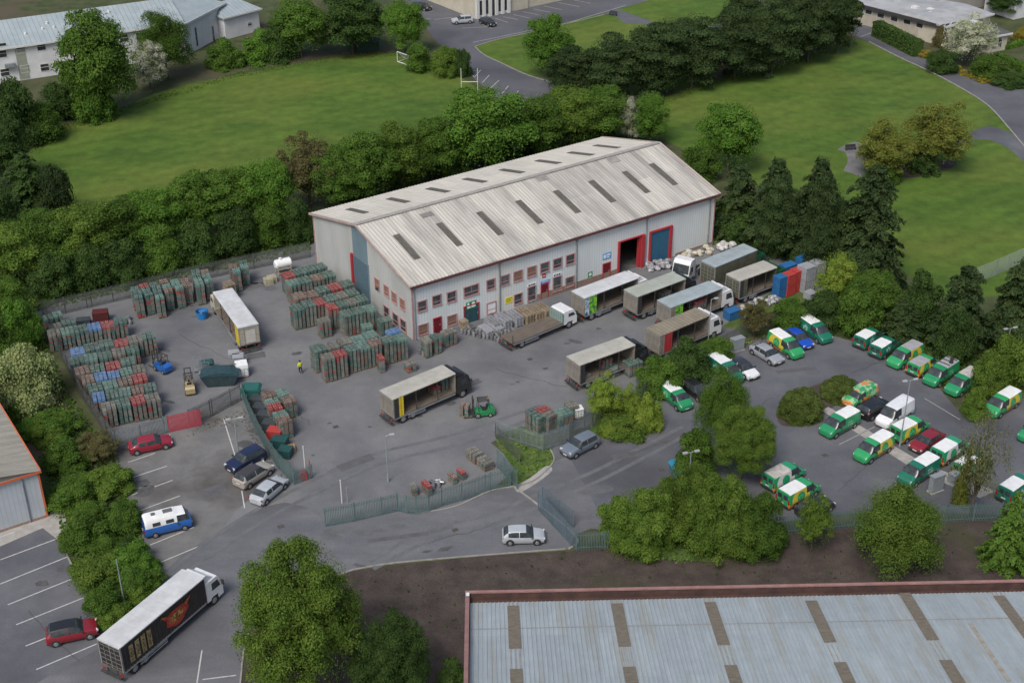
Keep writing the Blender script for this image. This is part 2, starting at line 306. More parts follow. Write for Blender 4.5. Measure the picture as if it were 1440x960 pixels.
# ---------------------------------------------------------------- main warehouse
UL = Vector((math.cos(.595398), math.sin(.595398), 0)); VL = Vector((-UL.y, UL.x, 0))
WO = Vector((-7.40563*1.62, 89.0029*1.62, 0)); WL, WW, HE, HR = 48.32, 25.80, 7.563, 10.749
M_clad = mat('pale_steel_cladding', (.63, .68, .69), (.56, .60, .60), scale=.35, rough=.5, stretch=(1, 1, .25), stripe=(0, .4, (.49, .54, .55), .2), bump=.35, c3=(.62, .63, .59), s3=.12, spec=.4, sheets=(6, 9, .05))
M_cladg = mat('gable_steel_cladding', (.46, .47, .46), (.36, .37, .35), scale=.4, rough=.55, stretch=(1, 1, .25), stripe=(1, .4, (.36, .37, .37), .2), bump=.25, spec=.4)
M_cladb = mat('slate_blue_cladding', (.17, .24, .28), (.13, .19, .22), scale=.5, rough=.5, stripe=(1, .4, (.12, .17, .20), .2), bump=.25)
M_roofA = mat('weathered_roof_sheet', (.54, .52, .465), (.42, .405, .365), scale=.30, rough=.85, stretch=(4.5, .55, 1), stripe=(0, .5, (.36, .34, .30), .3), bump=.2, c3=(.30, .29, .265), s3=.12, lo3=.46, hi3=.64, fine=.08, sheets=(4.0, 6.6, .22))
M_roofB = mat('weathered_roof_sheet_back', (.57, .55, .49), (.48, .46, .40), scale=.30, rough=.85, stretch=(4.5, .55, 1), stripe=(0, .5, (.40, .385, .34), .3), bump=.2, fine=.06, sheets=(4.0, 6.6, .08))
M_rooflight = mat('dirty_rooflight', (.13, .12, .10), (.085, .08, .07), scale=1.2, rough=.6, stretch=(3, 1, 1))
M_redtrim = mat('faded_red_trim', (.40, .13, .13), (.48, .26, .25), scale=.8, rough=.6)
M_pink = mat('pink_window_frame', (.36, .17, .175), (.40, .27, .265), scale=3, rough=.6)
M_red = mat('red_door_paint', (.40, .035, .045), (.33, .04, .045), scale=1.2, rough=.45)
M_darkred = mat('dark_red_door', (.16, .015, .02), (.11, .012, .018), scale=2, rough=.5)
M_glass = mat('dark_window_glass', (.035, .042, .048), (.10, .11, .115), scale=1.3, rough=.12, spec=.7, rnd=.3)
M_board = mat('brown_blind', (.24, .15, .10), (.17, .10, .075), scale=5, rough=.8)
M_blue = mat('blue_roller_door', (.035, .13, .22), (.03, .11, .18), scale=2, rough=.5, stripe=(2, .15, (.025, .09, .155), .2), bump=.3)
M_slate = mat('grey_roller_door', (.10, .16, .20), (.08, .13, .16), scale=2, rough=.5, stripe=(2, .15, (.07, .115, .145), .2), bump=.3)
M_brick = mat('brick_plinth', (.20, .12, .09), (.28, .20, .16), scale=5, rough=.9, stripe=(2, .075, (.30, .27, .24), .15))
M_ugrey = mat('galvanised_pipe', (.30, .33, .35), (.22, .24, .26), scale=2, rough=.5, metal=.3)
M_floorin = mat('inside_floor', (.12, .12, .12), (.07, .07, .07), scale=.8, rough=.8)
M_black = mat('black_rubber', (.018, .018, .019), (.03, .03, .03), scale=6, rough=.8)
M_dark = mat('dark_steel', (.035, .035, .037), (.06, .058, .055), scale=2, rough=.7)
M_sgreen = mat('green_sign', (.02, .20, .08), rough=.5); M_syel = mat('yellow_sign', (.70, .62, .05), rough=.5)
M_sblue = mat('blue_sign', (.10, .30, .62), rough=.5); M_swhite = mat('white_sign', (.72, .74, .74), (.66, .68, .68), scale=3, rough=.5)

WH = empty('warehouse', WO, .595398, 'large pale metal warehouse with weathered grey pitched roof and dark strip rooflights', 'warehouse')
def wloc(px, py, face='front'):
    if face == 'front': p = onplane(px, py, WO, VL)
    else: p = onplane(px, py, WO, UL)
    q = p-WO; return (q.dot(UL), q.dot(VL), p.z)
T = .25
s0, s1 = wloc(871, 340)[0], wloc(902, 332)[0]; dz = wloc(886, 336)[2]        # open loading door
b = MB()
b.b2(0, s0, 0, T, 0, HE); b.b2(s1, WL, 0, T, 0, HE); b.b2(s0, s1, 0, T, dz, HE)
b.b2(.02, WL-.02, WW-T, WW, 0, HE)
b.build('wall', M_clad, WH)
b = MB()
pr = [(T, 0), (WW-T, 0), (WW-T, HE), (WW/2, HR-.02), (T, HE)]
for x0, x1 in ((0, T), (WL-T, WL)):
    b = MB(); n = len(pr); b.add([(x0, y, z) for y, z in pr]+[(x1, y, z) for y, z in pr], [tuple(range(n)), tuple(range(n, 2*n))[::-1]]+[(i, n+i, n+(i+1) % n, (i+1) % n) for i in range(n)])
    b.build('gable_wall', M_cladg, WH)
b = MB(); b.b2(.3, WL-.3, .3, WW-.3, .03, .05); b.build('floor_slab', M_floorin, WH)
# corrugated roof: real ribs every half metre
def roofside(y0, z0, y1, z1, name, M):
    b = MB(); x = -.35; xs = []
    while x < WL+.35: xs += [(x, 0), (x+.30, 0), (x+.36, .045), (x+.44, .045)]; x += .5
    xs.append((WL+.35, 0)); n = len(xs)
    b.add([(a, y0, z0+h) for a, h in xs]+[(a, y1, z1+h) for a, h in xs], [(i, i+1, n+i+1, n+i) for i in range(n-1)])
    b.add([(-.35, y0, z0-.1), (WL+.35, y0, z0-.1), (WL+.35, y1, z1-.1), (-.35, y1, z1-.1)], [(0, 1, 2, 3)])
    return b.build(name, M, WH)
ov = .35; sl = (HR-HE)/(WW/2)
rA = roofside(-ov, HE+.1-ov*sl, WW/2, HR+.1, 'roof', M_roofA)
rB = roofside(WW/2, HR+.1, WW+ov, HE+.1-ov*sl, 'roof', M_roofB)
b = MB(); b.box(WL/2, WW/2, HR+.17, WL+.8, .7, .1); b.build('ridge_cap', mat('ridge_cap', (.33, .32, .30), (.25, .24, .22), scale=2, rough=.8), WH)
# rooflights, laid on the ribs
NA = Vector((0, 0, 0)) + (-VL*sl + Vector((0, 0, 1))).normalized(); NBk = (VL*sl + Vector((0, 0, 1))).normalized()
PA = WO + Vector((0, 0, HE+.1)); PB = WO + VL*WW + Vector((0, 0, HE+.1))
def rl(px0, py0, px1, py1, P, Nn, side, wd=.95, M=M_rooflight, lift=.06):
    a = onplane(px0, py0, P, Nn)-WO; c = onplane(px1, py1, P, Nn)-WO
    x = (a.dot(UL)+c.dot(UL))/2; ya, yc = sorted((a.dot(VL), c.dot(VL)))
    f = (lambda y: HE+.1+y*sl+lift) if side == 'A' else (lambda y: HE+.1+(WW-y)*sl+lift)
    b = MB(); b.add([(x+i*wd/2, y, f(y)+k) for k in (-.03, .02) for i, y in ((-1, ya), (1, ya), (1, yc), (-1, yc))], [(0, 1, 2, 3), (7, 6, 5, 4), (0, 4, 5, 1), (1, 5, 6, 2), (2, 6, 7, 3), (3, 7, 4, 0)])
    return b.build('rooflight', M, WH)
for q in ((555, 331, 589, 364), (615, 315, 649, 345), (672, 299, 706, 330), (727, 283, 762, 314), (780, 269, 815, 299), (830, 255, 864, 284), (877, 242, 912, 271), (915, 231, 951, 260)): rl(*q, PA, NA, 'A')
for cx, cy in ((502, 297), (560, 282), (616, 267.7), (668, 254), (720, 241), (771, 228), (817, 216.5), (853, 206.7)): rl(cx+15, cy+2.3, cx-15, cy-2.3, PB, NBk, 'B')
for q in ((860, 222, 866, 229), (757, 247, 766, 254), (598, 300, 603, 305)): rl(*q, PA, NA, 'A', 1.7, mat('roof_patch', (.20, .19, .18), (.28, .27, .25), scale=1.2, rough=.9, rnd=.25), .065)
# gutters, barge boards, downpipes
b = MB(); b.b2(-.4, WL+.4, -.62, -.36, HE-.18, HE+.02); b.build('gutter', mat('dark_gutter', (.07, .03, .03), (.11, .05, .045), scale=1, rough=.7), WH)
b = MB(); b.b2(-.02, WL+.02, -.355, -.02, HE-.42, HE-.12); b.build('eaves_fascia', M_redtrim, WH)
for x in (-.42, WL+.42):
    b = MB()
    for y0, z0, y1, z1 in ((-ov, HE-ov*sl, WW/2, HR), (WW/2, HR, WW+ov, HE-ov*sl)):
        b.add([(x+i*.06, y, z+k) for i in (-1, 1) for y, z, k in ((y0, z0, -.12), (y1, z1, -.12), (y1, z1, .2), (y0, z0, .2))], [(0, 1, 2, 3), (7, 6, 5, 4), (0, 4, 5, 1), (1, 5, 6, 2), (2, 6, 7, 3), (3, 7, 4, 0)])
    b.build('barge_board', mat('pale_barge', (.42, .34, .31), (.34, .24, .22), scale=1.5, rough=.7), WH)
for x in (.25, wloc(702, 400)[0], wloc(810, 370)[0], wloc(908, 340)[0], WL-.9):
    b = MB(); b.cyl((x, -.12, 0), (x, -.12, HE-.5), .09, n=8); b.cyl((x, -.12, HE-.5), (x, -.45, HE-.25), .09, n=8); b.box(x, -.14, HE-.55, .34, .25, .25); b.build('downpipe', M_ugrey, WH)
for x, y in ((0, 0), (WL, 0), (0, WW)): b = MB(); b.box(x, y, HE/2-.1, .16, .16, HE-.25); b.build('corner_trim', M_pink, WH)
b = MB(); b.b2(wloc(755, 400)[0], s0, -.06, -.003, 0, .9); b.build('plinth', M_brick, WH); b = MB(); b.b2(s1+6.2, WL, -.05, -.003, 0, .35); b.build('plinth', M_brick, WH)
def window(px, py, wd, ht, face='front', pane=M_glass, frame=M_pink):
    s, t, z = wloc(px, py, face)
    def bx(b, ds, dz_, w_, h_, d0, d1):
        if face == 'front': b.b2(s+ds-w_/2, s+ds+w_/2, -d1, -d0, z+dz_-h_/2, z+dz_+h_/2)
        else: b.b2(-d1, -d0, t+ds-w_/2, t+ds+w_/2, z+dz_-h_/2, z+dz_+h_/2)
    fr = MB(); th = .13
    bx(fr, 0, ht/2+th/2, wd+2*th, th, .003, .09); bx(fr, 0, -ht/2-th/2, wd+2*th, th, .003, .14); bx(fr, -wd/2-th/2, 0, th, ht, .003, .09); bx(fr, wd/2+th/2, 0, th, ht, .003, .09)
    bx(fr, 0, -ht*.14, wd, .06, .003, .06)
    if wd > 1.6: bx(fr, 0, ht*.2, .06, ht*.6, .003, .07)
    f = fr.build('window', frame, WH); p = MB(); bx(p, 0, 0, wd, ht, .003, .03); p.build('pane', pane, f)
for px, py, wd in ((593.5, 430, 1.1), (614, 422, 1.1), (634.7, 417, 1.15), (662.5, 408.3, 2.0), (690, 399.7, 1.1), (710, 393.7, 1.15), (765.8, 375.8, 1.2), (783.8, 370, 1.2), (801.7, 364.5, 1.2)): window(px, py, wd, 1.25)
for px, py in ((728.3, 387.8), (747.5, 381.7)): window(px, py, 1.2, 1.25, pane=M_board)
window(635.5, 450, 1.2, 1.3, pane=M_board); window(595, 463, 1.2, 1.3, pane=M_board); window(690.8, 432.5, 1.2, 1.4, pane=M_swhite)
window(728.3, 420, 1.1, 1.3); window(747.5, 412.5, 1.1, 1.9); window(783.3, 399, 1.2, 2.0); window(801, 396, 1.2, 1.3)
for px, py in ((530.8, 399), (543.7, 409), (554.7, 418.3), (566.3, 427.5)): window(px, py, 1.0, 1.3, 'gable', pane=M_board)
for px, py in ((544, 439), (556.7, 449), (567.5, 457.5)): window(px, py, 1.2, 1.5, 'gable')
def door(px, wd, ht, leaf, frame, name='door', handle=True):
    s = wloc(px, 400)[0] if not isinstance(px, tuple) else wloc(*px)[0]
    fr = MB(); fr.b2(s-wd/2-.12, s-wd/2, -.1, -.003, 0, ht+.12); fr.b2(s+wd/2, s+wd/2+.12, -.1, -.003, 0, ht+.12); fr.b2(s-wd/2, s+wd/2, -.1, -.003, ht, ht+.12)
    f = fr.build(name, frame, WH); l = MB(); l.b2(s-wd/2, s+wd/2, -.045, -.003, 0, ht); l.build('door_leaf', leaf, f)
    if handle: h = MB(); h.b2(s+wd/2-.2, s+wd/2-.12, -.1, -.045, 1, 1.2); h.build('handle', M_ugrey, f)
door((615, 457), 1.0, 2.1, M_darkred, M_red); door((765.5, 411), 1.0, 2.2, M_darkred, M_red); door((852.5, 381), 1.1, 2.2, M_darkred, M_red)
door((663, 444), 2.1, 2.4, mat('teal_glazed_door', (.02, .10, .12), (.04, .05, .06), scale=2, rough=.3), M_red)
# blue roller door, open loading door, gable roller door
a0, a1, az = wloc(915, 327)[0], wloc(941, 320)[0], wloc(928, 323)[2]
b = MB(); b.b2(a0, a1, -.06, -.003, 0, az); o = b.build('roller_door', M_blue, WH)
b = MB(); b.b2(a1, a1+.45, -.3, -.003, 0, az+.2); b.b2(a0-.25, a0, -.25, -.003, 0, az+.2); b.b2(a0, a1, -.25, -.003, az, az+.2); b.build('door_frame', M_red, o)
b = MB(); b.b2(s1-.01, s1+.45, -.3, -.003, 0, dz+.15); b.b2(s0-.25, s0+.01, -.25, -.003, 0, dz+.15); b.b2(s1-.3, s1-.01, -.003, .5, 0, dz); b.b2(s0+.01, s1-.01, -.2, -.003, dz, dz+.15); b.build('loading_door_frame', M_red, WH)
y0, y1 = sorted((wloc(497, 360, 'g')[1], wloc(517.5, 372, 'g')[1])); zt = wloc(507, 366, 'g')[2]
b = MB(); b.b2(-.05, -.003, y0, y1, 0, zt); o = b.build('roller_door', M_slate, WH)
b = MB(); b.b2(-.3, -.003, y1, y1+.4, 0, zt+.2); b.build('door_frame', M_red, o); b = MB(); b.b2(-.10, -.003, y0-.2, y0, 0, zt+.2); b.build('door_frame', M_cladb, o)
b = MB(); b.b2(-.03, -.002, y0, y1, zt+.01, HE+ (min(y1, WW-y1))*sl-.25); b.build('cladding_panel', M_cladb, WH)
b = MB(); b.b2(-.25, -.005, y0-2.6, y0-2.45, 3.4, 3.6); b.cyl((-.35, y0-2.52, 3.6), (-.35, y0-2.52, 3.9), .15, n=8); b.build('wall_lamp', M_dark, WH)
# signs on the front wall
def sign(px, py, wd, ht, M, marks):
    s, t, z = wloc(px, py); b = MB(); b.b2(s-wd/2, s+wd/2, -.05, -.004, z-ht/2, z+ht/2); o = b.build('wall_sign', M, WH)
    k = MB()
    for (x0, x1, z0, z1) in marks: k.b2(s-wd/2+x0*wd, s-wd/2+x1*wd, -.06, -.051, z-ht/2+z0*ht, z-ht/2+z1*ht)
    k.build('sign_marks', M_swhite if M is not M_syel and M is not M_swhite else M_dark, o)
sign(662.5, 428.5, 1.5, 1.0, M_sgreen, [(.08, .42, .15, .45), (.5, .9, .15, .45), (.12, .3, .55, .9), (.55, .85, .58, .85)])
sign(715.5, 421.7, 1.1, .9, M_syel, [(.1, .9, .7, .78), (.1, .8, .5, .56), (.1, .85, .3, .36)])
sign(765, 387.5, .55, .55, M_red, [(.2, .8, .4, .6)])
sign(766.7, 396.5, 1.5, .5, M_sblue, [(.08, .92, .3, .5), (.2, .8, .65, .75)])
sign(747.5, 400, 1.3, .4, M_swhite, [(.1, .35, .2, .7), (.42, .6, .2, .7), (.66, .9, .2, .7)])
sign(783.3, 386, 1.3, .45, M_swhite, [(.1, .3, .2, .7), (.38, .6, .2, .7), (.68, .9, .2, .7)])
sign(853.3, 359.7, 1.4, .9, M_sblue, [(.1, .4, .2, .8), (.48, .9, .5, .8), (.48, .8, .2, .35)])
sign(829.7, 387, .7, 1.0, M_sgreen, [(.2, .8, .45, .85), (.2, .8, .1, .25)])
# racking glimpsed through the open loading door
for k in range(4):
    b = MB(); x = s0-3+k*3.2
    for q in range(5): b.box(x, 6+k, .35+q*.55, 1.2, 1.2, .48)
    tag(b.build('wrapped_stack', mat('wrapped_goods', (.25, .23, .2), (.15, .14, .12), scale=2, rough=.6)), f'brown wrapped goods standing inside the open loading door, {["nearest the left jamb", "second from the left jamb", "second from the right jamb", "nearest the right jamb"][k]}', 'goods stack'); 
    o = bpy.data.objects[-1] if False else COL.objects[-1]; o.location = WO; o.rotation_euler = (0, 0, .595398)

# ---------------------------------------------------------------- shed at the lower right (roof seen from above)
SL = mat('pale_blue_roof_sheet', (.335, .38, .405), (.285, .325, .345), scale=.3, rough=.6, stretch=(5, .5, 1), c3=(.29, .31, .30), s3=.16, fine=.07, med=.07, sheets=(4.3, 6.2, .07))
SH0 = g(655, 828, 6.5); SH1 = g(1440, 812, 6.5); du = (SH1-SH0).normalized(); ang = math.atan2(du.y, du.x); dvv = Vector((du.y, -du.x, 0))
SHD = empty('shed', (SH0.x, SH0.y, 0), ang, 'pale blue ribbed metal roof shed with pink parapet at the lower right corner', 'shed')
SW_, SD_ = 75, 34; tg = math.tan(math.radians(11))
b = MB(); b.b2(0, SW_, -.3, 0, 0, 6.2); b.b2(0, .3, -SD_, -.3, 0, 6.4); b.b2(SW_-.3, SW_, -SD_, -.3, 0, 6.4); b.b2(0, SW_, -SD_-.3, -SD_, 0, 6.4); b.build('wall', M_clad, SHD)
xs = []; x = .35
while x < SW_-.5: xs += [(x, 0), (x+.20, 0), (x+.24, .05), (x+.32, .05), (x+.36, 0)]; x += .36
n = len(xs); RZ = 5.75
b = MB(); ym = -SD_/2; zm = RZ + (-.9-ym)*tg
b.add([(a, -.9, RZ+h) for a, h in xs]+[(a, ym, zm+h) for a, h in xs], [(i, i+1, n+i+1, n+i) for i in range(n-1)])
b.build('roof', SL, SHD)
b = MB(); b.add([(a, ym, zm+h) for a, h in xs]+[(a, -SD_, RZ+h) for a, h in xs], [(i, i+1, n+i+1, n+i) for i in range(n-1)]); b.build('roof', SL, SHD)
b = MB(); b.b2(.3, SW_-.3, -.9, -.3, RZ-.25, RZ-.2); b.build('gutter', mat('rusty_gutter', (.05, .03, .028), (.09, .05, .04), scale=1, rough=.8), SHD)
M_pinkp = mat('pink_parapet', (.30, .17, .155), (.22, .12, .11), scale=.8, rough=.7, fine=.1)
b = MB(); b.b2(-.06, SW_, -.24, .04, 6.2, 6.32)
b.add([(x, y, z+k) for x in (-.04, .30) for k in (0, .12) for y, z in ((-.36, 6.2), (ym, 6.3+SD_/2*tg))], [(0, 1, 3, 2), (4, 6, 7, 5), (0, 4, 5, 1), (2, 3, 7, 6), (0, 2, 6, 4), (1, 5, 7, 3)])
b.add([(x, y, z) for x in (.0, .3) for y, z in ((-.3, 6.2), (ym, 6.2), (ym, 6.3+SD_/2*tg))], [(0, 1, 2), (5, 4, 3), (0, 3, 4, 1), (1, 4, 5, 2), (2, 5, 3, 0)])
b.build('parapet', M_pinkp, SHD)
b = MB(); b.b2(.3, SW_, -.32, -.242, 5.5, 6.2); b.build('inner_upstand', mat('rusty_gutter', (0, 0, 0)), SHD)
M_rl2 = mat('yellowed_rooflight', (.20, .175, .13), (.115, .10, .08), scale=1.4, rough=.6, stretch=(1.5, 6, 1), fine=.1)
nrm = (Vector((0, 0, 1))+dvv*-tg*1).normalized()
Rz = Matrix.Rotation(ang, 3, 'Z'); nl = Rz @ Vector((0, tg, 1)).normalized(); P0 = SHD.location + Rz @ Vector((0, -.9, RZ))
def srl(x0, y0, x1, y1, wd, M, name, lift=.07):
    a = onplane(x0, y0, P0, nl)-SHD.location; c = onplane(x1, y1, P0, nl)-SHD.location; a = Rz.transposed() @ a; c = Rz.transposed() @ c
    x = (a.x+c.x)/2; ya, yc = a.y, c.y; f = lambda y: RZ+(-.9-y)*tg+lift
    b = MB(); b.add([(x+i*wd/2, y, f(y)+k) for k in (-.03, .02) for i, y in ((-1, ya), (1, ya), (1, yc), (-1, yc))], [(0, 1, 2, 3), (7, 6, 5, 4), (0, 4, 5, 1), (1, 5, 6, 2), (2, 6, 7, 3), (3, 7, 4, 0)])
    b.build(name, M, SHD); return x, ya, yc
M_rust = mat('rust_streak', (.26, .22, .16), (.34, .34, .32), scale=2, rough=.8)
srl(1370, 877, 1412, 958, .35, M_rust, 'rust_streak', .08)
for i, q in enumerate(((720, 852, 726, 912), (861, 849, 886, 909), (998, 847, 1018, 907), (1137, 845, 1171, 903), (1272, 834, 1312, 900), (1402, 838, 1450, 897))):
    x, ya, yc = srl(*q, .98, M_rl2, 'rooflight')
    b = MB(); f = lambda y: RZ+(-.9-y)*tg+.075; yr = yc-2.9
    for k in (-.36, 0, .36):
        for A, B in ((ya, -.9), (yc, yr)):
            b.add([(x+k+i2*.035, y, f(y)+kk) for kk in (-.02, 0) for i2, y in ((-1, A), (1, A), (1, B), (-1, B))], [(0, 1, 2, 3), (7, 6, 5, 4), (0, 4, 5, 1), (1, 5, 6, 2), (2, 6, 7, 3), (3, 7, 4, 0)])
    b.build('rust_streak', M_rust, SHD)
    b = MB(); b.add([(x+i2*.49, y, f(y)+kk) for kk in (-.03, .0) for i2, y in ((-1, yr), (1, yr), (1, yr-4), (-1, yr-4))], [(0, 1, 2, 3), (7, 6, 5, 4), (0, 4, 5, 1), (1, 5, 6, 2), (2, 6, 7, 3), (3, 7, 4, 0)]); b.build('rooflight', M_rl2, SHD)
b = MB(); yj = -5.2; f = RZ+(-.9-yj)*tg+.075; b.box(SW_/2, yj, f, SW_-.8, .07, .02, rx=-math.atan(tg)); b.build('sheet_joint', mat('sheet_joint', (.22, .24, .24), (.28, .25, .2), scale=1, rough=.8), SHD)

# ---------------------------------------------------------------- orange trimmed shed at the left edge
a = g(66, 726); c = g(0, 748); d1 = (c-a).normalized(); ang = math.atan2(d1.y, d1.x)
OS = empty('shed', a, ang, 'grey metal shed with orange trim at the left edge of the photo', 'shed')
top = onplane(53, 661, a, Vector((-d1.y, d1.x, 0))).z; HS = max(4.2, min(6.5, top))
e = Rz = Matrix.Rotation(-ang, 3, 'Z') @ (g(0, 545, HS)-a); DS = -abs(e.y) if e.y < 0 else e.y
sgn = 1 if DS > 0 else -1; DS = sgn*30
b = MB(); b.b2(0, 28, 0, DS, 0, HS); b.build('wall', mat('ribbed_wall', (.42, .46, .50), (.36, .40, .43), scale=.5, rough=.5, stripe=(0, .45, (.33, .36, .40), .15), bump=.3), OS)
b = MB(); xs = []; y = -.3
while y < 30.3: xs += [(y, 0), (y+.28, 0), (y+.33, .05), (y+.42, .05)]; y += .5
n = len(xs); b.add([(-.25, sgn*q, HS+.05+h) for q, h in xs]+[(14, sgn*q, HS+2.6+h) for q, h in xs], [(i, i+1, n+i+1, n+i) for i in range(n-1)])
b.add([(14, sgn*q, HS+2.6+h) for q, h in xs]+[(28.25, sgn*q, HS+.05+h) for q, h in xs], [(i, i+1, n+i+1, n+i) for i in range(n-1)])
b.add([(0, sgn*.002, HS), (28, sgn*.002, HS), (14, sgn*.002, HS+2.5)], [(0, 1, 2)])
b.build('roof', mat('dull_roof_sheet', (.30, .29, .25), (.22, .21, .18), scale=.4, rough=.85, stretch=(.5, 4, 1), fine=.1), OS)
b = MB(); M_or = mat('orange_trim', (.55, .13, .05), (.42, .12, .06), scale=1, rough=.6)
b.box(-.04, 0, HS/2, .18, .18, HS); b.b2(-.32, -.2, -sgn*.3, sgn*30, HS-.22, HS+.12); b.b2(-.2, 28, -sgn*.3, -sgn*.2, HS-.2, HS+.05); b.build('trim', M_or, OS)
b = MB(); b.cyl((1.6, -sgn*.1, 0), (1.6, -sgn*.1, HS-.4), .07); b.build('downpipe', M_ugrey, OS)
b = MB(); b.b2(-.1, 28, -sgn*.08, -sgn*.003, 0, .25); b.b2(-.08, -.003, 0, DS, 0, .25); b.build('plinth', M_brick, OS)

# ---------------------------------------------------------------- far buildings
M_render = mat('white_render', (.62, .63, .64), (.54, .55, .56), scale=.5, rough=.85, fine=.04)
M_cream = mat('cream_render', (.50, .47, .38), (.42, .39, .31), scale=.5, rough=.85, fine=.05)
M_seam = mat('standing_seam_roof', (.33, .38, .40), (.27, .32, .34), scale=.4, rough=.55, stretch=(1, 1, 1), fine=.05, stripe=(0, .9, (.17, .20, .21), .09), bump=.3)
M_pane = mat('far_window_glass', (.02, .024, .028), (.05, .055, .06), scale=1, rough=.15, spec=.6)
M_wf = mat('white_frame', (.60, .60, .58), rough=.6)
def block(name, A, B, depth, h, over=.5, ridge=2.2, wall=M_render, roof=M_seam, label='', cat='building', hip=0):
    """A,B ground points of the visible front edge (left to right); depth goes away from the camera"""
    d = (B-A); L = d.length; ang = math.atan2(d.y, d.x)
    E = empty(name, A, ang, label, cat)
    b = MB(); b.b2(0, L, 0, depth, 0, h); b.build('wall', wall, E)
    b = MB(); m_ = depth/2; rz = h+ridge
    pts = [(-over, -over, h), (L+over, -over, h), (L+over, depth+over, h), (-over, depth+over, h), (hip, m_, rz), (L-hip, m_, rz)]
    b.add(pts, [(0, 1, 5, 4), (2, 3, 4, 5), (1, 2, 5), (3, 0, 4)]); b.add([(x, y, z-.25) for x, y, z in pts[:4]]+pts[:4], [(3, 2, 1, 0), (0, 1, 5, 4), (1, 2, 6, 5), (2, 3, 7, 6), (3, 0, 4, 7)])
    b.build('roof', roof, E)
    b = MB(); b.b2(-over-.1, L+over+.1, -over-.12, -over, h-.3, h+.05); b.build('gutter', M_wf, E)
    return E, L, ang
def bwin(E, A, ang, pts, wd, ht, z=None, panel=None, fr=M_wf):
    n = Vector((-math.sin(ang), math.cos(ang), 0)); d = Vector((math.cos(ang), math.sin(ang), 0))
    for px, py in pts:
        p = onplane(px, py, A, n); s = (p-A).dot(d); zz = p.z
        f = MB()
        for q in ((s-wd/2-.07, s+wd/2+.07, zz+ht/2, zz+ht/2+.07), (s-wd/2-.07, s+wd/2+.07, zz-ht/2-.07, zz-ht/2), (s-wd/2-.07, s-wd/2, zz-ht/2, zz+ht/2), (s+wd/2, s+wd/2+.07, zz-ht/2, zz+ht/2), (s-wd/2, s+wd/2, zz+.05, zz+.12)): f.b2(q[0], q[1], -.07, -.003, q[2], q[3])
        o = f.build('window', fr, E); p_ = MB(); p_.b2(s-wd/2, s+wd/2, -.04, -.003, zz-ht/2, zz+ht/2); p_.build('pane', M_pane, o)
A, B = g(-60, 127), g(262, 78)
E_, L_, an = block('school_building', A, B, 15, 6.6, ridge=3.0, label='long white two storey school with grey standing seam roof behind trees', hip=0)
bwin(E_, A, an, [(3, 66), (3, 76), (29, 70), (58, 66), (87, 64), (7, 102), (35, 97), (63, 95), (92, 91), (197, 51), (174, 54)], 1.5, 1.3)
b = MB(); p = onplane(30, 82, A, Vector((-math.sin(an), math.cos(an), 0)))-A; s = p.dot(Vector((math.cos(an), math.sin(an), 0)))
b.b2(s-.9, s+.9, -.05, -.003, .2, 5.9); b.build('cladding_panel', mat('olive_panel', (.30, .32, .24), (.24, .27, .24), scale=1, rough=.7), E_)
b = MB(); b.b2(s-3.2, s-1.4, -.8, -.02, 2.9, 3.6); b.build('air_unit', M_ugrey, E_)
for k, (px, py) in enumerate(((60, 42), (66, 34), (36, 49), (76, 40), (153, 18))):
    nn = Vector((math.sin(an), -math.cos(an), 0)); b = MB(); q = Matrix.Rotation(-an, 3, 'Z') @ (onplane(px, py, A+Vector((0, 0, 6.6)), (nn*(3.0/7.5)+Vector((0, 0, 1))).normalized())-A)
    b.cyl((q.x, q.y, q.z-.2), (q.x, q.y, q.z+.45), .28, .22, n=10); b.build('roof_vent', M_wf, E_)
A2, B2 = g(262, 79), g(318, 48)
E_, L_, an = block('school_wing', A2, B2, 14, 6.4, ridge=2.6, label='white end wing of the school with blue grey glazing and hipped roof', hip=3)
bwin(E_, A2, an, [(276, 52), (300, 50), (309, 42)], .5, 3.6, fr=mat('bluegrey_frame', (.25, .33, .38), rough=.5))
A3, B3 = g(318, 56), g(366, 43)
E_, L_, an = block('annexe', A3, B3, 9, 4.6, ridge=1.8, label='low white annexe with grey roof right of the school wing', hip=2)
bwin(E_, A3, an, [(351, 34)], 1.0, .6)
A, B = g(595, -2), g(668, 27)
E_, L_, an = block('cream_house', A, B, 14, 8, ridge=2, wall=M_cream, label='cream rendered house with white corner behind the school car park', cat='house')
A, B = g(668, 27), g(718, 17)
E_, L_, an = block('white_hall', A, B, 12, 8, ridge=2, label='white columned hall front beside the cream house', cat='hall')
for k in range(6): b = MB(); x = .6+k*(L_-1.2)/5; b.b2(x-.35, x+.35, -.4, -.003, 0, 8); b.build('pilaster', M_wf, E_)
for k in range(5): b = MB(); x = .6+(k+.5)*(L_-1.2)/5; b.b2(x-.45, x+.45, -.05, -.003, .6 if k != 2 else 0, 3.6); b.build('window' if k != 2 else 'door', M_pane, E_)
A, B = g(718, 16), g(850, -12)
E_, L_, an = block('long_wing', A, B, 12, 6, ridge=2, wall=M_cream, label='pale cream wing running along the parking bays at the top edge', cat='building')
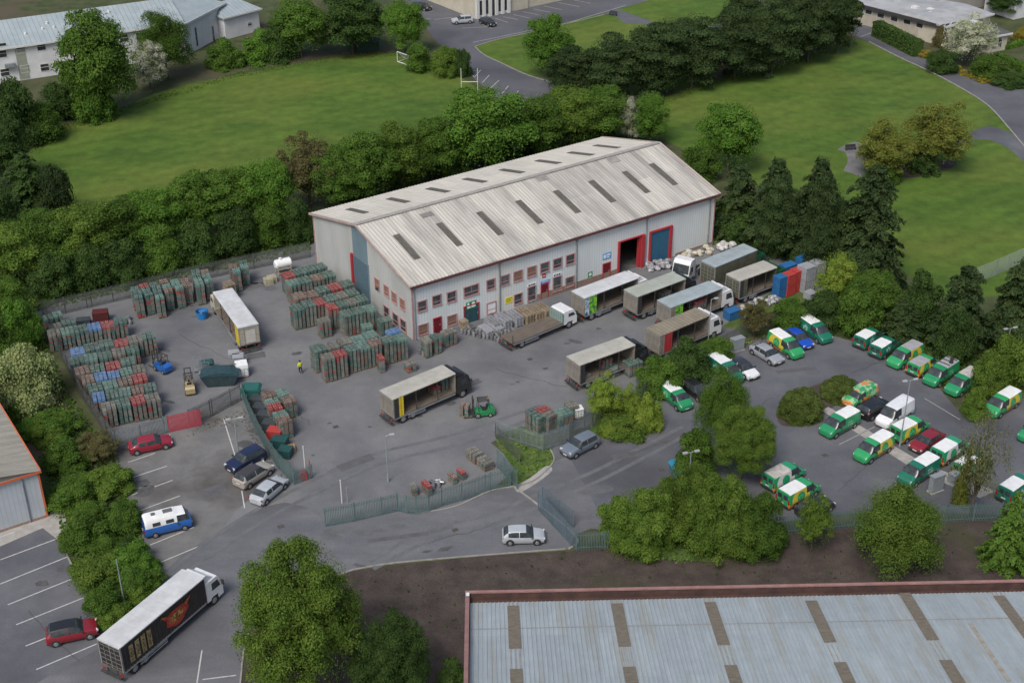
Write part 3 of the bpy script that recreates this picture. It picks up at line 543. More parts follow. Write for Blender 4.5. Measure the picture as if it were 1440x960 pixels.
# bungalow, top right
A, B = g(1195, 30), g(1325, 65)
E_, L_, an = block('care_home', A, B, 14, 4.0, ridge=.6, wall=mat('stone_render', (.42, .38, .31), (.34, .31, .26), scale=.8, rough=.9), roof=mat('felt_roof', (.36, .37, .38), (.27, .28, .29), scale=.4, rough=.85), label='long low stone bungalow with pale flat roof behind the lawn', cat='bungalow')
bwin(E_, A, an, [(1210, 12), (1222, 15), (1239, 20), (1258, 25), (1276, 29), (1294, 34)], 1.6, 1.5)
b = MB(); b.b2(-.6, L_+.6, -.7, -.51, 3.6, 4.25); b.build('fascia', M_dark, E_)
for x, y in ((12, 5), (15, 6), (26, 5), (L_-6, 4)): b = MB(); b.box(x, y, 4.55, 1.3, 1.1, .5); b.build('roof_dome', M_wf, E_)
A, B = g(1326, 66), g(1388, 48)
E_, L_, an = block('care_home_wing', A, B, 12, 4.2, ridge=.7, wall=M_cream, roof=mat('felt_roof', (0, 0, 0)), label='cream bungalow wing with dark glazed doors beside the blossoming tree', cat='bungalow')
bwin(E_, A, an, [(1331, 41), (1340, 39)], 1.3, 2.2)
A, B = g(1388, 75), g(1414, 70)
E_, L_, an = block('garden_room', A, B, 8, 3.4, ridge=.5, wall=M_cream, roof=mat('slate_roof', (.07, .075, .08), (.10, .105, .11), scale=1, rough=.8), label='small cream garden room with dark roof and tall windows', cat='extension')
bwin(E_, A, an, [(1398, 61), (1406, 60)], 1.0, 1.9)
A, B = g(1345, 16), g(1402, 6)
block('grey_house', A, B, 10, 6, ridge=2.5, wall=mat('grey_render', (.25, .24, .23), (.3, .29, .28), scale=1, rough=.9), roof=mat('slate_roof', (0, 0, 0)), label='grey house peeking over the bungalow at the top edge', cat='house')
A, B = g(1425, 28), g(1470, 18)
block('blue_white_house', A, B, 8, 5, ridge=2, wall=M_render, roof=mat('slate_roof', (0, 0, 0)), label='white house with blue gable at the top right corner', cat='house')
# ---------------------------------------------------------------- wheels, cars and vans
M_tyre = M_black; M_rim = mat('alloy_rim', (.35, .36, .37), (.25, .26, .27), scale=6, rough=.4, metal=.5)
M_wind = mat('car_glass', (.022, .028, .032), (.06, .07, .075), scale=1.2, rough=.22, spec=.45)
M_lamp = mat('headlamp', (.55, .57, .58), rough=.15, spec=.8); M_tail = mat('tail_lamp', (.35, .01, .012), rough=.25)
M_bump = mat('black_bumper', (.03, .03, .032), (.045, .045, .045), scale=4, rough=.6)
M_plate = mat('number_plate', (.62, .62, .58), rough=.5)
def wheel(parent, x, y, r=.33, wd=.22, name='wheel'):
    sg = 1 if y > 0 else -1
    b = MB(); b.cyl((0, -wd/2, 0), (0, wd/2, 0), r, n=16); b.cyl((0, sg*wd/2, 0), (0, sg*(wd/2+.015), 0), r*.9, r*.85, n=16)
    o = b.build(name, M_tyre, parent); o.location = (x, y, r)
    b = MB(); b.cyl((0, sg*(wd/2+.012), 0), (0, sg*(wd/2+.03), 0), r*.62, r*.55, n=10); b.cyl((0, sg*(wd/2+.03), 0), (0, sg*(wd/2+.045), 0), r*.18, n=8)
    b.build('rim', M_rim, o); return o
def loft(E, st, parts, body, glass, roofm=None):
    """st: stations front->rear (x, halfwidth, z0, zbelt, wrail, zrail, ztop); parts: dict of (station range,row)->part name"""
    def pchip(X, Y, q):
        """monotone cubic through (X,Y); X decreasing"""
        h = np.diff(X); d = np.diff(Y)/h; m_ = np.zeros(len(X)); m_[0] = d[0]; m_[-1] = d[-1]
        for i in range(1, len(X)-1):
            if d[i-1]*d[i] > 0: w1 = 2*h[i]+h[i-1]; w2 = h[i]+2*h[i-1]; m_[i] = (w1+w2)/(w1/d[i-1]+w2/d[i])
        i, t = q; H = h[i]; return Y[i]*(1+2*t)*(1-t)**2 + m_[i]*H*t*(1-t)**2 + Y[i+1]*t*t*(3-2*t) + m_[i+1]*H*t*t*(t-1)
    A_ = np.array(st, float); X = A_[:, 0]; dense = []; src = []
    for i in range(len(st)-1):
        for t in ((0, .33, .67) if abs(X[i]-X[i+1]) > .12 else (0,)):
            dense.append([X[i]+(X[i+1]-X[i])*t]+[pchip(X, A_[:, c], (i, t)) for c in range(1, 7)]); src.append(i)
    dense.append(list(A_[-1]))
    rows = []
    for x, w_, z0, zb, wr, zr, zt in dense:
        rows.append([(x, w_*.90, z0), (x, w_, z0+.18), (x, w_*1.005, (z0+zb)/2+.08), (x, w_*.99, zb-.10), (x, w_*.955, zb), (x, (w_*.955+wr)/2+.015, (zb+zr)/2), (x, wr, zr), (x, wr*.86, (zr+zt)/2+(zt-zr)*.28), (x, wr*.5, zt-.012), (x, 0, zt)])
    JM = (0, 0, 1, 2, 3, 3, 4, 4, 5)
    B = {}
    for sgn in (1, -1):
        for i in range(len(rows)-1):
            for j in range(9):
                nm = parts(src[i], JM[j]); B.setdefault(nm, MB())
                q = [rows[i][j], rows[i+1][j], rows[i+1][j+1], rows[i][j+1]]; q = [(x, sgn*y, z) for x, y, z in q]
                B[nm].add(q, [(0, 1, 2, 3)])
    bb = B['body']
    for k in (0, -1):
        r = rows[k]; bb.add([(x, y, z) for x, y, z in r] + [(x, -y, z) for x, y, z in reversed(r[:-1])], [tuple(range(2*len(r)-1))])
    z0 = [r[0] for r in rows]; bb.add([p for p in z0]+[(x, -y, z) for x, y, z in reversed(z0)], [tuple(range(2*len(z0)))])
    for nm, b in B.items():
        M = body if nm == 'body' else (roofm if nm == 'roof_panel' else glass)
        o = b.build(nm, M, E)
        me = o.data; bm = bmesh.new(); bm.from_mesh(me); bmesh.ops.remove_doubles(bm, verts=bm.verts, dist=.0005)
        if nm == 'body': bmesh.ops.recalc_face_normals(bm, faces=bm.faces)
        else:
            for f in bm.faces:
                c = f.calc_center_median()
                if f.normal.dot(Vector((c.x*.1, c.y, 1.0))) < 0: f.normal_flip()
        bm.to_mesh(me); bm.free()
        for p in me.polygons: p.use_smooth = True
        me.set_sharp_from_angle(angle=math.radians(32))
def lights(E, xf, xr, w_, zf, zr, van=False):
    for s in (1, -1):
        b = MB(); b.box(xf, s*w_*.72, zf, .16, w_*.34, .16, rz=-s*.45); b.build('headlight', M_lamp, E)
        b = MB(); b.box(xr, s*w_*.86, zr, .08, w_*.18, .55 if van else .18); b.build('tail_light', M_tail, E)
        b = MB(); b.box(xf*.42, s*(w_+.09), zf+.35, .12, .2, .15); b.build('mirror', M_bump, E)
    b = MB(); b.box(xf+.09, 0, .38, .1, w_*1.7, .2); b.build('front_bumper', M_bump, E)
    b = MB(); b.box(xr-.02, 0, .42, .1, w_*1.8, .2); b.build('rear_bumper', M_bump, E)
    b = MB(); b.box(xf+.15, 0, .45, .02, .5, .11); b.build('number_plate', M_plate, E)
    b = MB(); b.box(xr-.08, 0, .75, .02, .5, .11); b.build('number_plate', M_plate, E)
def car(name, body, roofm=None, kind='hatch', label=None):
    E = empty(name, label=label, cat='car')
    if kind == 'saloon':
        L = [(2.28, .66, .28, .60, .60, .64, .66), (2.18, .82, .25, .72, .76, .77, .80), (1.5, .88, .22, .86, .79, .92, .96), (1.2, .89, .22, .91, .80, .96, 1.01), (.50, .90, .22, .93, .68, 1.36, 1.43), (-.36, .90, .22, .94, .69, 1.39, 1.47), (-.43, .90, .22, .94, .69, 1.39, 1.47), (-1.25, .90, .22, .95, .67, 1.34, 1.41), (-1.85, .89, .22, .96, .74, 1.02, 1.07), (-2.15, .84, .25, .90, .74, .95, .97), (-2.28, .72, .30, .74, .62, .78, .80)]
        gl = (4, 5, 6, 7)
    elif kind == 'suv':
        L = [(2.2, .66, .35, .66, .6, .70, .73), (2.1, .84, .30, .80, .78, .86, .88), (1.25, .92, .28, .98, .84, 1.04, 1.08), (1.0, .92, .28, 1.02, .84, 1.07, 1.11), (.40, .93, .28, 1.05, .70, 1.54, 1.62), (-.32, .93, .28, 1.06, .70, 1.57, 1.66), (-.39, .93, .28, 1.06, .70, 1.57, 1.66), (-1.75, .92, .28, 1.09, .68, 1.52, 1.60), (-2.08, .90, .28, 1.10, .74, 1.14, 1.18), (-2.2, .84, .32, .95, .70, .98, 1.0)]
        gl = (4, 5, 6, 7)
    else:
        L = [(2.08, .62, .30, .54, .55, .58, .60), (1.98, .80, .25, .68, .74, .73, .75), (1.25, .87, .22, .86, .78, .92, .95), (.98, .88, .22, .91, .79, .95, .99), (.25, .89, .22, .93, .64, 1.40, 1.48), (-.36, .89, .22, .94, .64, 1.42, 1.51), (-.43, .89, .22, .94, .64, 1.42, 1.51), (-1.45, .88, .22, .97, .62, 1.36, 1.43), (-1.92, .86, .24, .97, .70, 1.02, 1.06), (-2.05, .80, .28, .82, .68, .86, .88)]
        gl = (4, 5, 6, 7)
    n = len(L)
    def parts(i, j):
        if i == 3 and j in (4, 5): return 'windscreen'
        if i == 3 and j == 3: return 'windscreen'
        if i in (4, 6) and j == 3: return 'side_window'
        if i == 7 and j in (4, 5): return 'rear_window'
        if roofm is not None and 4 <= i <= 6 and j in (4, 5): return 'roof_panel'
        return 'body'
    loft(E, L, parts, body, M_wind, roofm)
    wx = L[0][0]-.78, L[-1][0]+.75; W = L[4][1]
    for x in wx:
        for s in (1, -1):
            wheel(E, x, s*(W-.11), .35 if kind == 'suv' else .32)
            b = MB(); b.cyl((x, s*(W-.02), .36), (x, s*(W+.004), .36), .41, n=16); b.build('wheel_arch', M_bump, E)
    lights(E, L[1][0]-.02, L[-2][0]-.04, W, .68 if kind != 'suv' else .82, .85 if kind != 'suv' else 1.0)
    return E
def livery(name, base, ring, disc, text, big=True):
    M = mat(name, base, tuple(c*.85 for c in base), scale=2, rough=.35, coat=.5, spec=.5)
    N = M.node_tree.nodes; L = M.node_tree.links; b = N['Principled BSDF']; prev = b.inputs['Base Color'].links[0].from_socket
    tc = N.new('ShaderNodeTexCoord'); sp = N.new('ShaderNodeSeparateXYZ'); L.new(tc.outputs['Object'], sp.inputs[0])
    def math_(op, a, c=0.0, d=None):
        x = N.new('ShaderNodeMath'); x.operation = op
        for k, v in enumerate((a, c) if d is None else (a, c, d)):
            if isinstance(v, bpy.types.NodeSocket): L.new(v, x.inputs[k])
            else: x.inputs[k].default_value = v
        return x.outputs[0]
    ax = sp.outputs[0]; az = sp.outputs[2]; ay = math_('ABSOLUTE', sp.outputs[1])
    side = math_('GREATER_THAN', ay, .70)
    def disk(cx, cz, r, sq=1):
        dx = math_('MULTIPLY', math_('SUBTRACT', ax, cx), sq); dz_ = math_('SUBTRACT', az, cz)
        return math_('LESS_THAN', math_('ADD', math_('MULTIPLY', dx, dx), math_('MULTIPLY', dz_, dz_)), r*r)
    def mix(fac, A, Bc):
        x = N.new('ShaderNodeMix'); x.data_type = 'RGBA'; L.new(math_('MULTIPLY', fac, side), x.inputs[0]); L.new(A, x.inputs[6]); x.inputs[7].default_value = (*Bc, 1); return x.outputs[2]
    col = prev
    if ring: 
        col = mix(disk(-.75, .95, 1.12, .85), col, ring)
        col = mix(math_('MULTIPLY', disk(-1.6, .3, 1.0, .6), math_('LESS_THAN', az, .75)), col, (.60, .25, .03))
    if disc: col = mix(disk(-.72, 1.10, .56), col, disc)
    if text:
        n = N.new('ShaderNodeTexNoise'); n.inputs['Scale'].default_value = 7; L.new(tc.outputs['Object'], n.inputs['Vector'])
        col = mix(math_('MULTIPLY', disk(-.72, 1.12, .36, .8), math_('GREATER_THAN', n.outputs['Fac'], .52)), col, text)
    L.new(col, b.inputs['Base Color']); return M
G1 = (.03, .32, .11); G2 = (.012, .165, .10)
LV = {'a': livery('light_green_livery', G1, (.55, .45, .05), (.02, .26, .09), (.10, .40, .18)),
      'b': livery('plain_green_livery', (.02, .26, .10), None, None, (.25, .48, .33)),
      'd': livery('dark_green_livery', G2, None, (.02, .17, .115), (.35, .50, .45)),
      'e': livery('white_patch_livery', (.02, .30, .13), (.55, .58, .55), (.02, .30, .13), None),
      'w': paint('white_van_paint', (.72, .73, .75)),
      'c': mat('patchwork_livery', (.04, .30, .10), (.30, .48, .28), scale=1.1, rough=.35, coat=.5, lo=.5, hi=.52, c3=(.62, .22, .06), s3=.75, lo3=.53, hi3=.54)}
M_vroof = mat('white_van_roof', (.76, .77, .77), (.66, .67, .66), scale=1, rough=.4, fine=.03); M_vroofg = mat('grey_van_roof', (.36, .36, .38), (.28, .28, .29), scale=1.2, rough=.5)
M_vroofd = mat('dirty_van_roof', (.52, .50, .47), (.36, .34, .31), scale=2.2, rough=.6)
def van(name, lv, roof, size='mid', label=None, rearglass=True):
    E = empty(name, label=label, cat='van'); S = 1.0
    H = 1.97; k = 1.0
    if size == 'small': H = 1.8; k = .88
    if size == 'tall': H = 2.15; k = 1.02
    L = [(2.50*k, .64, .32, .66, .62, .72, .76), (2.40*k, .86, .28, .84, .80, .90, .93), (1.85*k, .94, .26, 1.06, .86, 1.14, 1.20), (1.68*k, .95, .26, 1.10, .86, 1.18, 1.26), (.98*k, .96, .26, 1.14, .76, H-.17, H-.04), (.10*k, .96, .26, 1.16, .79, H-.10, H), (0.0, .96, .26, 1.16, .80, H-.10, H), (-2.38*k, .96, .26, 1.16, .80, H-.10, H), (-2.48*k, .94, .30, 1.14, .78, H-.14, H-.04)]
    def parts(i, j):
        if i == 3 and j >= 3: return 'windscreen'
        if i == 4 and j == 3: return 'side_window'
        if roof is not None and i in (5, 6) and j in (4, 5): return 'roof_panel'
        return 'body'
    loft(E, L, parts, LV[lv], M_wind, roof)
    for x in (1.58*k, -1.55*k):
        for s in (1, -1):
            wheel(E, x, s*.85, .34); b = MB(); b.cyl((x, s*.94, .38), (x, s*.964, .38), .42, n=16); b.build('wheel_arch', M_bump, E)
    lights(E, 2.32*k, -2.47*k, .93, .84, 1.05, van=True)
    xr = -2.485*k
    b = MB(); b.box(xr-.012, 0, .95, .02, .03, 1.3); b.box(xr-.02, .12, 1.0, .03, .08, .22); b.build('rear_door', M_bump, E)
    if rearglass:
        for s in (1, -1): b = MB(); b.box(xr-.012, s*.37, H-.55, .03, .52, .5); b.build('rear_window', M_wind, E)
    b = MB()
    for s in (1, -1): b.box(-.2, s*.962, .62, 3.0*k, .02, .1)
    b.build('side_moulding', M_bump, E)
    return E
def place(E, rear, front, z=.8, proto=None):
    a = g(*rear, z); c = g(*front, z); d = c-a; m_ = (a+c)/2; E.location = (m_.x, m_.y, 0.02); E.rotation_euler = (0, 0, math.atan2(d.y, d.x)); return E
VAN = {}
def vv(lv, roof, size, rear, front, label, name='parked_van', group='delivery vans in the car park'):
    key = (lv, roof.name if roof else '', size)
    if key in VAN: E = dup(VAN[key])
    else: E = van(name, lv, roof, size); VAN[key] = E
    E['label'] = label; E['group'] = group; E['category'] = 'van'
    return place(E, rear, front)
W_, GY, DT = M_vroof, M_vroofg, M_vroofd
vv('b', W_, 'small', (934, 545), (968, 572), 'green van with white roof beside the lime green bush, nearest the yard')
vv('d', W_, 'mid', (1001, 507), (1040, 534), 'dark green van with white roof beside the white car with sunroof')
vv('a', W_, 'mid', (1085, 472), (1126, 500), 'green and yellow van between the silver saloon and the bright blue car')
vv('d', W_, 'mid', (1126, 451), (1167, 479), 'dark green van parked right of the bright blue car')
vv('d', W_, 'small', (1207, 484), (1236, 466), 'dark green van at the left end of the upper right row, showing its back doors')
vv('d', W_, 'small', (1229, 497), (1259, 478), 'dark green van, second from the left in the upper right row')
vv('a', GY, 'mid', (1293, 489), (1251, 513), 'green and yellow van with grey roof, third in the upper right row')
vv('a', GY, 'small', (1281, 523), (1314, 503), 'green and yellow van seen from behind, fourth in the upper right row')
vr = vv('b', GY, 'mid', (1342, 513), (1303, 538), 'green van with a black rack on its grey roof')
b = MB()
for x in (-2.0, -1.2, -.4): b.box(x, 0, 2.08, .06, 1.5, .05)
b.box(-1.5, .3, 2.14, 1.3, .4, .08, rz=.4); b.build('roof_rack', M_bump, vr)
vv('b', DT, 'mid', (1373, 527), (1334, 551), 'green van with leaf littered roof half under the bush')
vv('a', W_, 'mid', (1429, 555), (1388, 581), 'green and yellow van parked alone near the right edge')
vv('b', W_, 'mid', (1478, 592), (1438, 617), 'green van cut off by the right edge of the photo')
vv('c', None, 'small', (1227, 546), (1190, 566), 'small patchwork van in orange, green and blue beside the clipped bush')
vv('w', None, 'tall', (1281, 567), (1234, 598), 'plain white van among the green vans')
vv('b', W_, 'mid', (1202, 584), (1158, 608), 'green van with white roof in front of the clipped bushes')
vv('a', W_, 'mid', (1258, 614), (1300, 592), 'green and yellow van beside the plain white van and tall lamp post')
vv('a', W_, 'mid', (1250, 617), (1206, 644), 'green and yellow van left of the tall lamp post, facing the camera')
vv('e', W_, 'mid', (1316, 645), (1354, 620), 'green van behind the dark red car, streaked white roof')
vv('b', W_, 'mid', (1345, 668), (1388, 640), 'green van with marked white roof behind the bare twiggy tree')
vv('d', W_, 'mid', (1312, 650), (1270, 676), 'dark green van beside the grey cabinets at the end of the island')
vv('d', W_, 'mid', (1410, 700), (1450, 672), 'green van at the right edge behind the palisade fence')
vv('e', DT, 'mid', (1078, 682), (1126, 656), 'green van with a white side patch and dusty roof beside the big tree')
vv('a', W_, 'mid', (1098, 706), (1148, 678), 'green and yellow van nearest the palisade fence, beside the black car')

P = dict(red=paint('dark_red_car_paint', (.22, .012, .022)), redm=paint('crimson_car_paint', (.26, .012, .03)), silver=paint('silver_car_paint', (.30, .32, .35)), white=paint('white_car_paint', (.72, .73, .75)), blue=paint('bright_blue_car_paint', (.008, .07, .45)),
         black=paint('black_car_paint', (.015, .015, .018)), navy=paint('navy_car_paint', (.010, .018, .055)), beige=paint('champagne_car_paint', (.34, .31, .28)), steel=paint('steel_blue_car_paint', (.14, .17, .21)), pale=paint('pale_silver_car_paint', (.40, .43, .46)))
def cc(pc, kind, rear, front, label, roofm=None):
    E = car('parked_car', P[pc], roofm, kind); E['label'] = label; E['category'] = 'car'; return place(E, rear, front, .6)
cc('white', 'hatch', (1030, 507), (1062, 530), 'white car with black sunroof next to the dark green van', mat('black_sunroof', (.03, .03, .035), rough=.1, spec=.8))
cc('silver', 'saloon', (1059, 486), (1097, 509), 'silver saloon car facing the camera beside the green and yellow van')
cc('blue', 'hatch', (1108, 466), (1138, 487), 'bright blue car between two green vans')
cc('black', 'hatch', (964, 538), (995, 560), 'black car half hidden by the tree beside the white roofed green van')
cc('black', 'suv', (1212, 584), (1246, 565), 'black car wedged between the patchwork van and the white van')
cc('red', 'saloon', (1322, 608), (1285, 632), 'dark red car between green vans on the far side of the island')
cc('black', 'hatch', (1126, 722), (1166, 704), 'black car beside the green and yellow van at the palisade fence')
cc('steel', 'suv', (836, 616), (795, 637), 'grey blue estate car parked outside the palisade corner')
cc('pale', 'hatch', (708, 753), (764, 752), 'silver hatchback alone on the entrance road')
cc('redm', 'saloon', (182, 630), (240, 618), 'crimson saloon car under the grey palisade fence')
cc('navy', 'suv', (370, 634), (321, 660), 'navy blue car at the top of the row of three')
cc('beige', 'suv', (334, 682), (379, 653), 'champagne estate car with panoramic roof, middle of the row of three', mat('panoramic_roof', (.05, .045, .045), rough=.1, spec=.8))
cc('pale', 'saloon', (359, 705), (397, 673), 'silver saloon car at the bottom of the row of three')
cc('red', 'suv', (69, 895), (134, 881), 'dark red car with black roof in the lower left bays', mat('black_car_roof', (.018, .018, .02), rough=.15, spec=.7))
cc('pale', 'suv', (663, 28), (637, 30), 'small silver car in front of the cream house')
cc('black', 'hatch', (674, 27), (698, 36), 'small black car in front of the white columned hall')
cc('black', 'suv', (583, 8), (603, 12), 'dark car at the top edge beside the cream house')
# blue and white camper van
E = empty('camper_van', label='blue camper van with white raised roof and rooflights in the left parking bays', cat='camper van')
L = [(2.28, .70, .35, .85, .66, .9, .92), (2.25, .90, .30, 1.12, .84, 1.18, 1.2), (2.1, .93, .30, 1.22, .84, 1.28, 1.32), (1.75, .93, .30, 1.25, .78, 1.90, 2.0), (.9, .93, .30, 1.25, .78, 1.92, 2.1), (.8, .93, .30, 1.25, .78, 1.94, 2.14), (-1.9, .93, .30, 1.25, .78, 1.94, 2.14), (-2.2, .92, .30, 1.25, .74, 1.80, 1.98), (-2.3, .88, .32, 1.0, .70, 1.1, 1.15)]
loft(E, L, lambda i, j: 'windscreen' if i == 2 and j >= 3 else ('side_window' if i == 3 and j == 3 else ('roof_panel' if i >= 4 and i < 7 and j >= 3 or i == 3 and j >= 4 else 'body')), paint('blue_camper_paint', (.02, .12, .42)), M_wind, M_vroof)
for x in (1.5, -1.35):
    for s in (1, -1): wheel(E, x, s*.84, .33)
for x, w_, l_ in ((-1.2, .4, .4), (.2, .55, .9)): b = MB(); b.box(x, .1, 2.16, l_, w_, .1); b.build('roof_vent', mat('smoked_rooflight', (.12, .12, .12), rough=.3), E)
lights(E, 2.2, -2.3, .92, .8, 1.0)
for s in (1, -1):
    for x in (.2, -1.1): b = MB(); b.box(x, s*.868, 1.56, .75, .04, .36, rx=s*.22); b.build('side_window', M_wind, E)
place(E, (203, 742), (266, 726), .9)

# ---------------------------------------------------------------- lorries
M_deck = mat('dusty_wood_deck', (.15, .125, .10), (.095, .08, .066), scale=1.5, rough=.9, stretch=(.5, 4, 1)); M_grime = mat('grimy_grey_body', (.24, .22, .19), (.15, .138, .118), scale=1.2, rough=.8, fine=.08)
M_roofw = mat('white_lorry_roof', (.55, .57, .58), (.44, .45, .45), scale=.7, rough=.55, fine=.05, stripe=(0, 1.2, (.40, .42, .43), .03)); M_roofc = mat('cream_lorry_roof', (.42, .41, .36), (.33, .32, .28), scale=.7, rough=.6, fine=.05)
M_roofgn = mat('greenish_lorry_roof', (.35, .39, .34), (.30, .31, .27), scale=.7, rough=.6, fine=.05); M_roofbr = mat('brown_ribbed_lorry_roof', (.26, .23, .17), (.19, .17, .13), scale=.9, rough=.8, stripe=(0, .55, (.16, .14, .10), .2), bump=.2)
M_roofbl = mat('bluegrey_lorry_roof', (.32, .38, .40), (.25, .29, .30), scale=.7, rough=.6, fine=.05)
M_far = mat('dark_inner_curtain', (.115, .10, .085), (.075, .068, .058), scale=1.2, rough=.85)  # darker than the lorry bodies, so the open interiors read dark
M_olive = mat('olive_curtain', (.07, .075, .05), (.10, .10, .075), scale=1, rough=.7)
M_cabw = paint('white_cab_paint', (.70, .71, .72)); M_cabb = paint('black_cab_paint', (.018, .018, .02)); M_cabg = paint('green_cab_paint', (.015, .09, .04)); M_cabc = mat('cream_cab_paint', (.50, .48, .40), (.38, .36, .30), scale=2, rough=.5)
M_yel = mat('yellow_curtain', (.62, .47, .03), (.50, .38, .03), scale=2, rough=.5); M_lime = mat('lime_curtain', (.22, .50, .03), (.03, .16, .06), scale=1.6, rough=.5, lo=.45, hi=.55); M_icy = mat('icy_curtain', (.45, .55, .60), (.05, .10, .22), scale=2.5, rough=.5, lo=.45, hi=.55)
def lorry(rear, front, zr, roofm, cabm, label, side='open', L=None, W=2.5, body=M_grime, curtain=None, near=-1, cab='big', tail=True, load=True, axles=3, cabz=0):
    """rear/front: photo pixels of the middle of the roof's back and front edges. The thing's +x points to the cab; near: side (-1/+1 in y) that faces the camera"""
    a = g(*rear, zr); c = g(*front, zr); d = c-a; L = L or d.length; ang = math.atan2(d.y, d.x)
    E = empty('lorry', (a.x, a.y, .02), ang, label, 'lorry')
    zd = 1.15
    b = MB(); b.b2(.1, L+2.0, -.45, -.3, .75, 1.0); b.b2(.1, L+2.0, .3, .45, .75, 1.0)
    for x in np.linspace(.6, L+1, 6): b.b2(x, x+.12, -.4, .4, .8, .98)
    b.b2(2.9, 4.2, -1.1, -.5, .45, .95); b.b2(3.2, 4.4, .5, 1.1, .45, .95); b.build('chassis', M_dark, E)
    b = MB(); b.b2(0, L, -W/2, W/2, zd-.15, zd); b.build('deck', M_deck, E)
    if side != 'flat':
        b = MB(); b.b2(L-.08, L, -W/2, W/2, zd, zr-.1); b.build('headboard', body, E)
        b = MB(); b.b2(0, .1, -W/2, W/2, zd, zr-.1)
        b.build('rear_doors', body, E)
        b = MB()
        for y0 in (-W/2-.02, W/2-.08): b.b2(-.03, .12, y0, y0+.1, zd-.1, zr-.05)
        b.b2(-.03, .0, -W/2, W/2, zr-.25, zr-.05); b.b2(-.03, 0, -.03, .03, zd, zr-.25)
        for z in np.linspace(zd+.2, zr-.5, 5): b.b2(-.02, 0, -W/2+.15, W/2-.15, z, z+.03)
        for y in (-.6, .6): b.b2(-.05, -.03, y-.02, y+.02, zd, zr-.3)
        b.build('rear_frame', mat('door_frame_grey', (.26, .26, .25), (.18, .17, .15), scale=2, rough=.6), E)
        b = MB(); pr = [(-W/2-.03, zr-.12), (W/2+.03, zr-.12), (W/2+.03, zr-.01), (W/2-.2, zr+.03), (-W/2+.2, zr+.03), (-W/2-.03, zr-.01)]
        n = 6; b.add([(-.04, y, z) for y, z in pr]+[(L+.02, y, z) for y, z in pr], [tuple(range(n)), tuple(range(n, 2*n))[::-1]]+[(i, n+i, n+(i+1) % n, (i+1) % n) for i in range(n)])
        b.build('roof', roofm, E)
        # far curtain always drawn; near side as asked
        def curt(y, x0, x1, M, nm='curtain', wav=True):
            b = MB(); n = max(2, int((x1-x0)/.18)); sgn = 1 if y > 0 else -1
            pts = [(x0+(x1-x0)*i/n, y+sgn*(.02 if i % 2 else -.01)*(1 if wav else 0)) for i in range(n+1)]
            b.add([(x, yy, zd-.1) for x, yy in pts]+[(x, yy, zr-.12) for x, yy in pts]+[(x, yy-sgn*.04, zd-.1) for x, yy in pts]+[(x, yy-sgn*.04, zr-.12) for x, yy in pts],
                  [(i, i+1, n+2+i, n+1+i) for i in range(n)]+[(2*n+2+i, 3*n+3+i, 3*n+4+i, 2*n+3+i) for i in range(n)]+[(0, n+1, 3*n+3, 2*n+2), (n, 3*n+2, 4*n+3, 2*n+1)]); return b.build(nm, M, E)
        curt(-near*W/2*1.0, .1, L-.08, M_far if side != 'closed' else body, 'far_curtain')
        if side == 'closed': curt(near*W/2, .1, L-.08, body)
        else:
            cm = curtain or [body]; x = .12
            for M in cm: curt(near*(W/2+.03), x, x+.62, M, 'bunched_curtain'); x += .62
            b = MB()
            for q in np.linspace(L*.36, L*.7, 2): b.b2(q-.035, q+.035, near*W/2-.06, near*W/2+.03, zd, zr-.12)
            b.build('side_post', M_dark, E)
    else:
        b = MB(); b.b2(L-.12, L, -W/2, W/2, zd, zd+1.25); b.build('headboard', mat('teal_headboard', (.10, .20, .18), (.2, .24, .22), scale=1.5, rough=.7, stripe=(1, .35, (.25, .32, .30), .3)), E)
        b = MB(); b.b2(0, .06, -W/2, -W/2+.08, zd, zd+1.1); b.b2(0, .06, W/2-.08, W/2, zd, zd+.3); b.build('rear_post', M_dark, E)
    b = MB(); b.b2(.1, L-.1, near*W/2-.03, near*W/2+.03, zd-.3, zd-.152); b.b2(1.9, L*.5, near*W/2-.03, near*W/2+.02, .45, .55); b.b2(1.9, L*.5, near*W/2-.03, near*W/2+.02, .7, .8); b.build('side_rail', M_ugrey, E)
    if tail: b = MB(); b.b2(-.35, -.08, -W/2+.1, W/2-.1, .45, .6); b.b2(-.12, -.04, -.6, -.5, .45, .98); b.b2(-.12, -.04, .5, .6, .45, .98); b.build('tail_lift', M_dark, E)
    for s in (1, -1): b = MB(); b.box(-.06, s*1.0, .72, .06, .3, .14); b.build('tail_light', M_tail, E)
    xs = [1.5] if axles == 2 else [1.3, 2.6]
    if cab != 'none': xs.append(L+1.0)
    for x in xs:
        for s in (1, -1): wheel(E, x, s*(W/2-.2), .5, .3)
    if cab != 'none':
        h = 2.85 if cab == 'big' else 2.5; x0 = L+.12+cabz; w2 = 1.2
        b = MB(); pr = [(x0, .75), (x0, h-.1), (x0+.15, h), (x0+1.55, h), (x0+1.75, h-.2), (x0+2.05, 1.75), (x0+2.15, 1.5), (x0+2.15, .5), (x0+1.5, .45), (x0+1.5, .95), (x0+.6, .95), (x0+.6, .75)]
        b.prism(pr, -w2, w2); cb = b.build('cab', cabm, E, smooth=None)
        b = MB(); b.add([(x0+1.80, s*y, z) for s, y, z in ((-1, 1.05, h-.27), (1, 1.05, h-.27))]+[(x0+2.075, s*1.12, 1.78) for s in (1, -1)], [(0, 1, 2, 3)]); 
        for s_ in (1,):
            b.add([(x0+1.75, -1.05, h-.29), (x0+1.75, 1.05, h-.29), (x0+2.03, 1.12, 1.76), (x0+2.03, -1.12, 1.76)], [(3, 2, 1, 0)])
        b.build('windscreen', M_wind, cb)
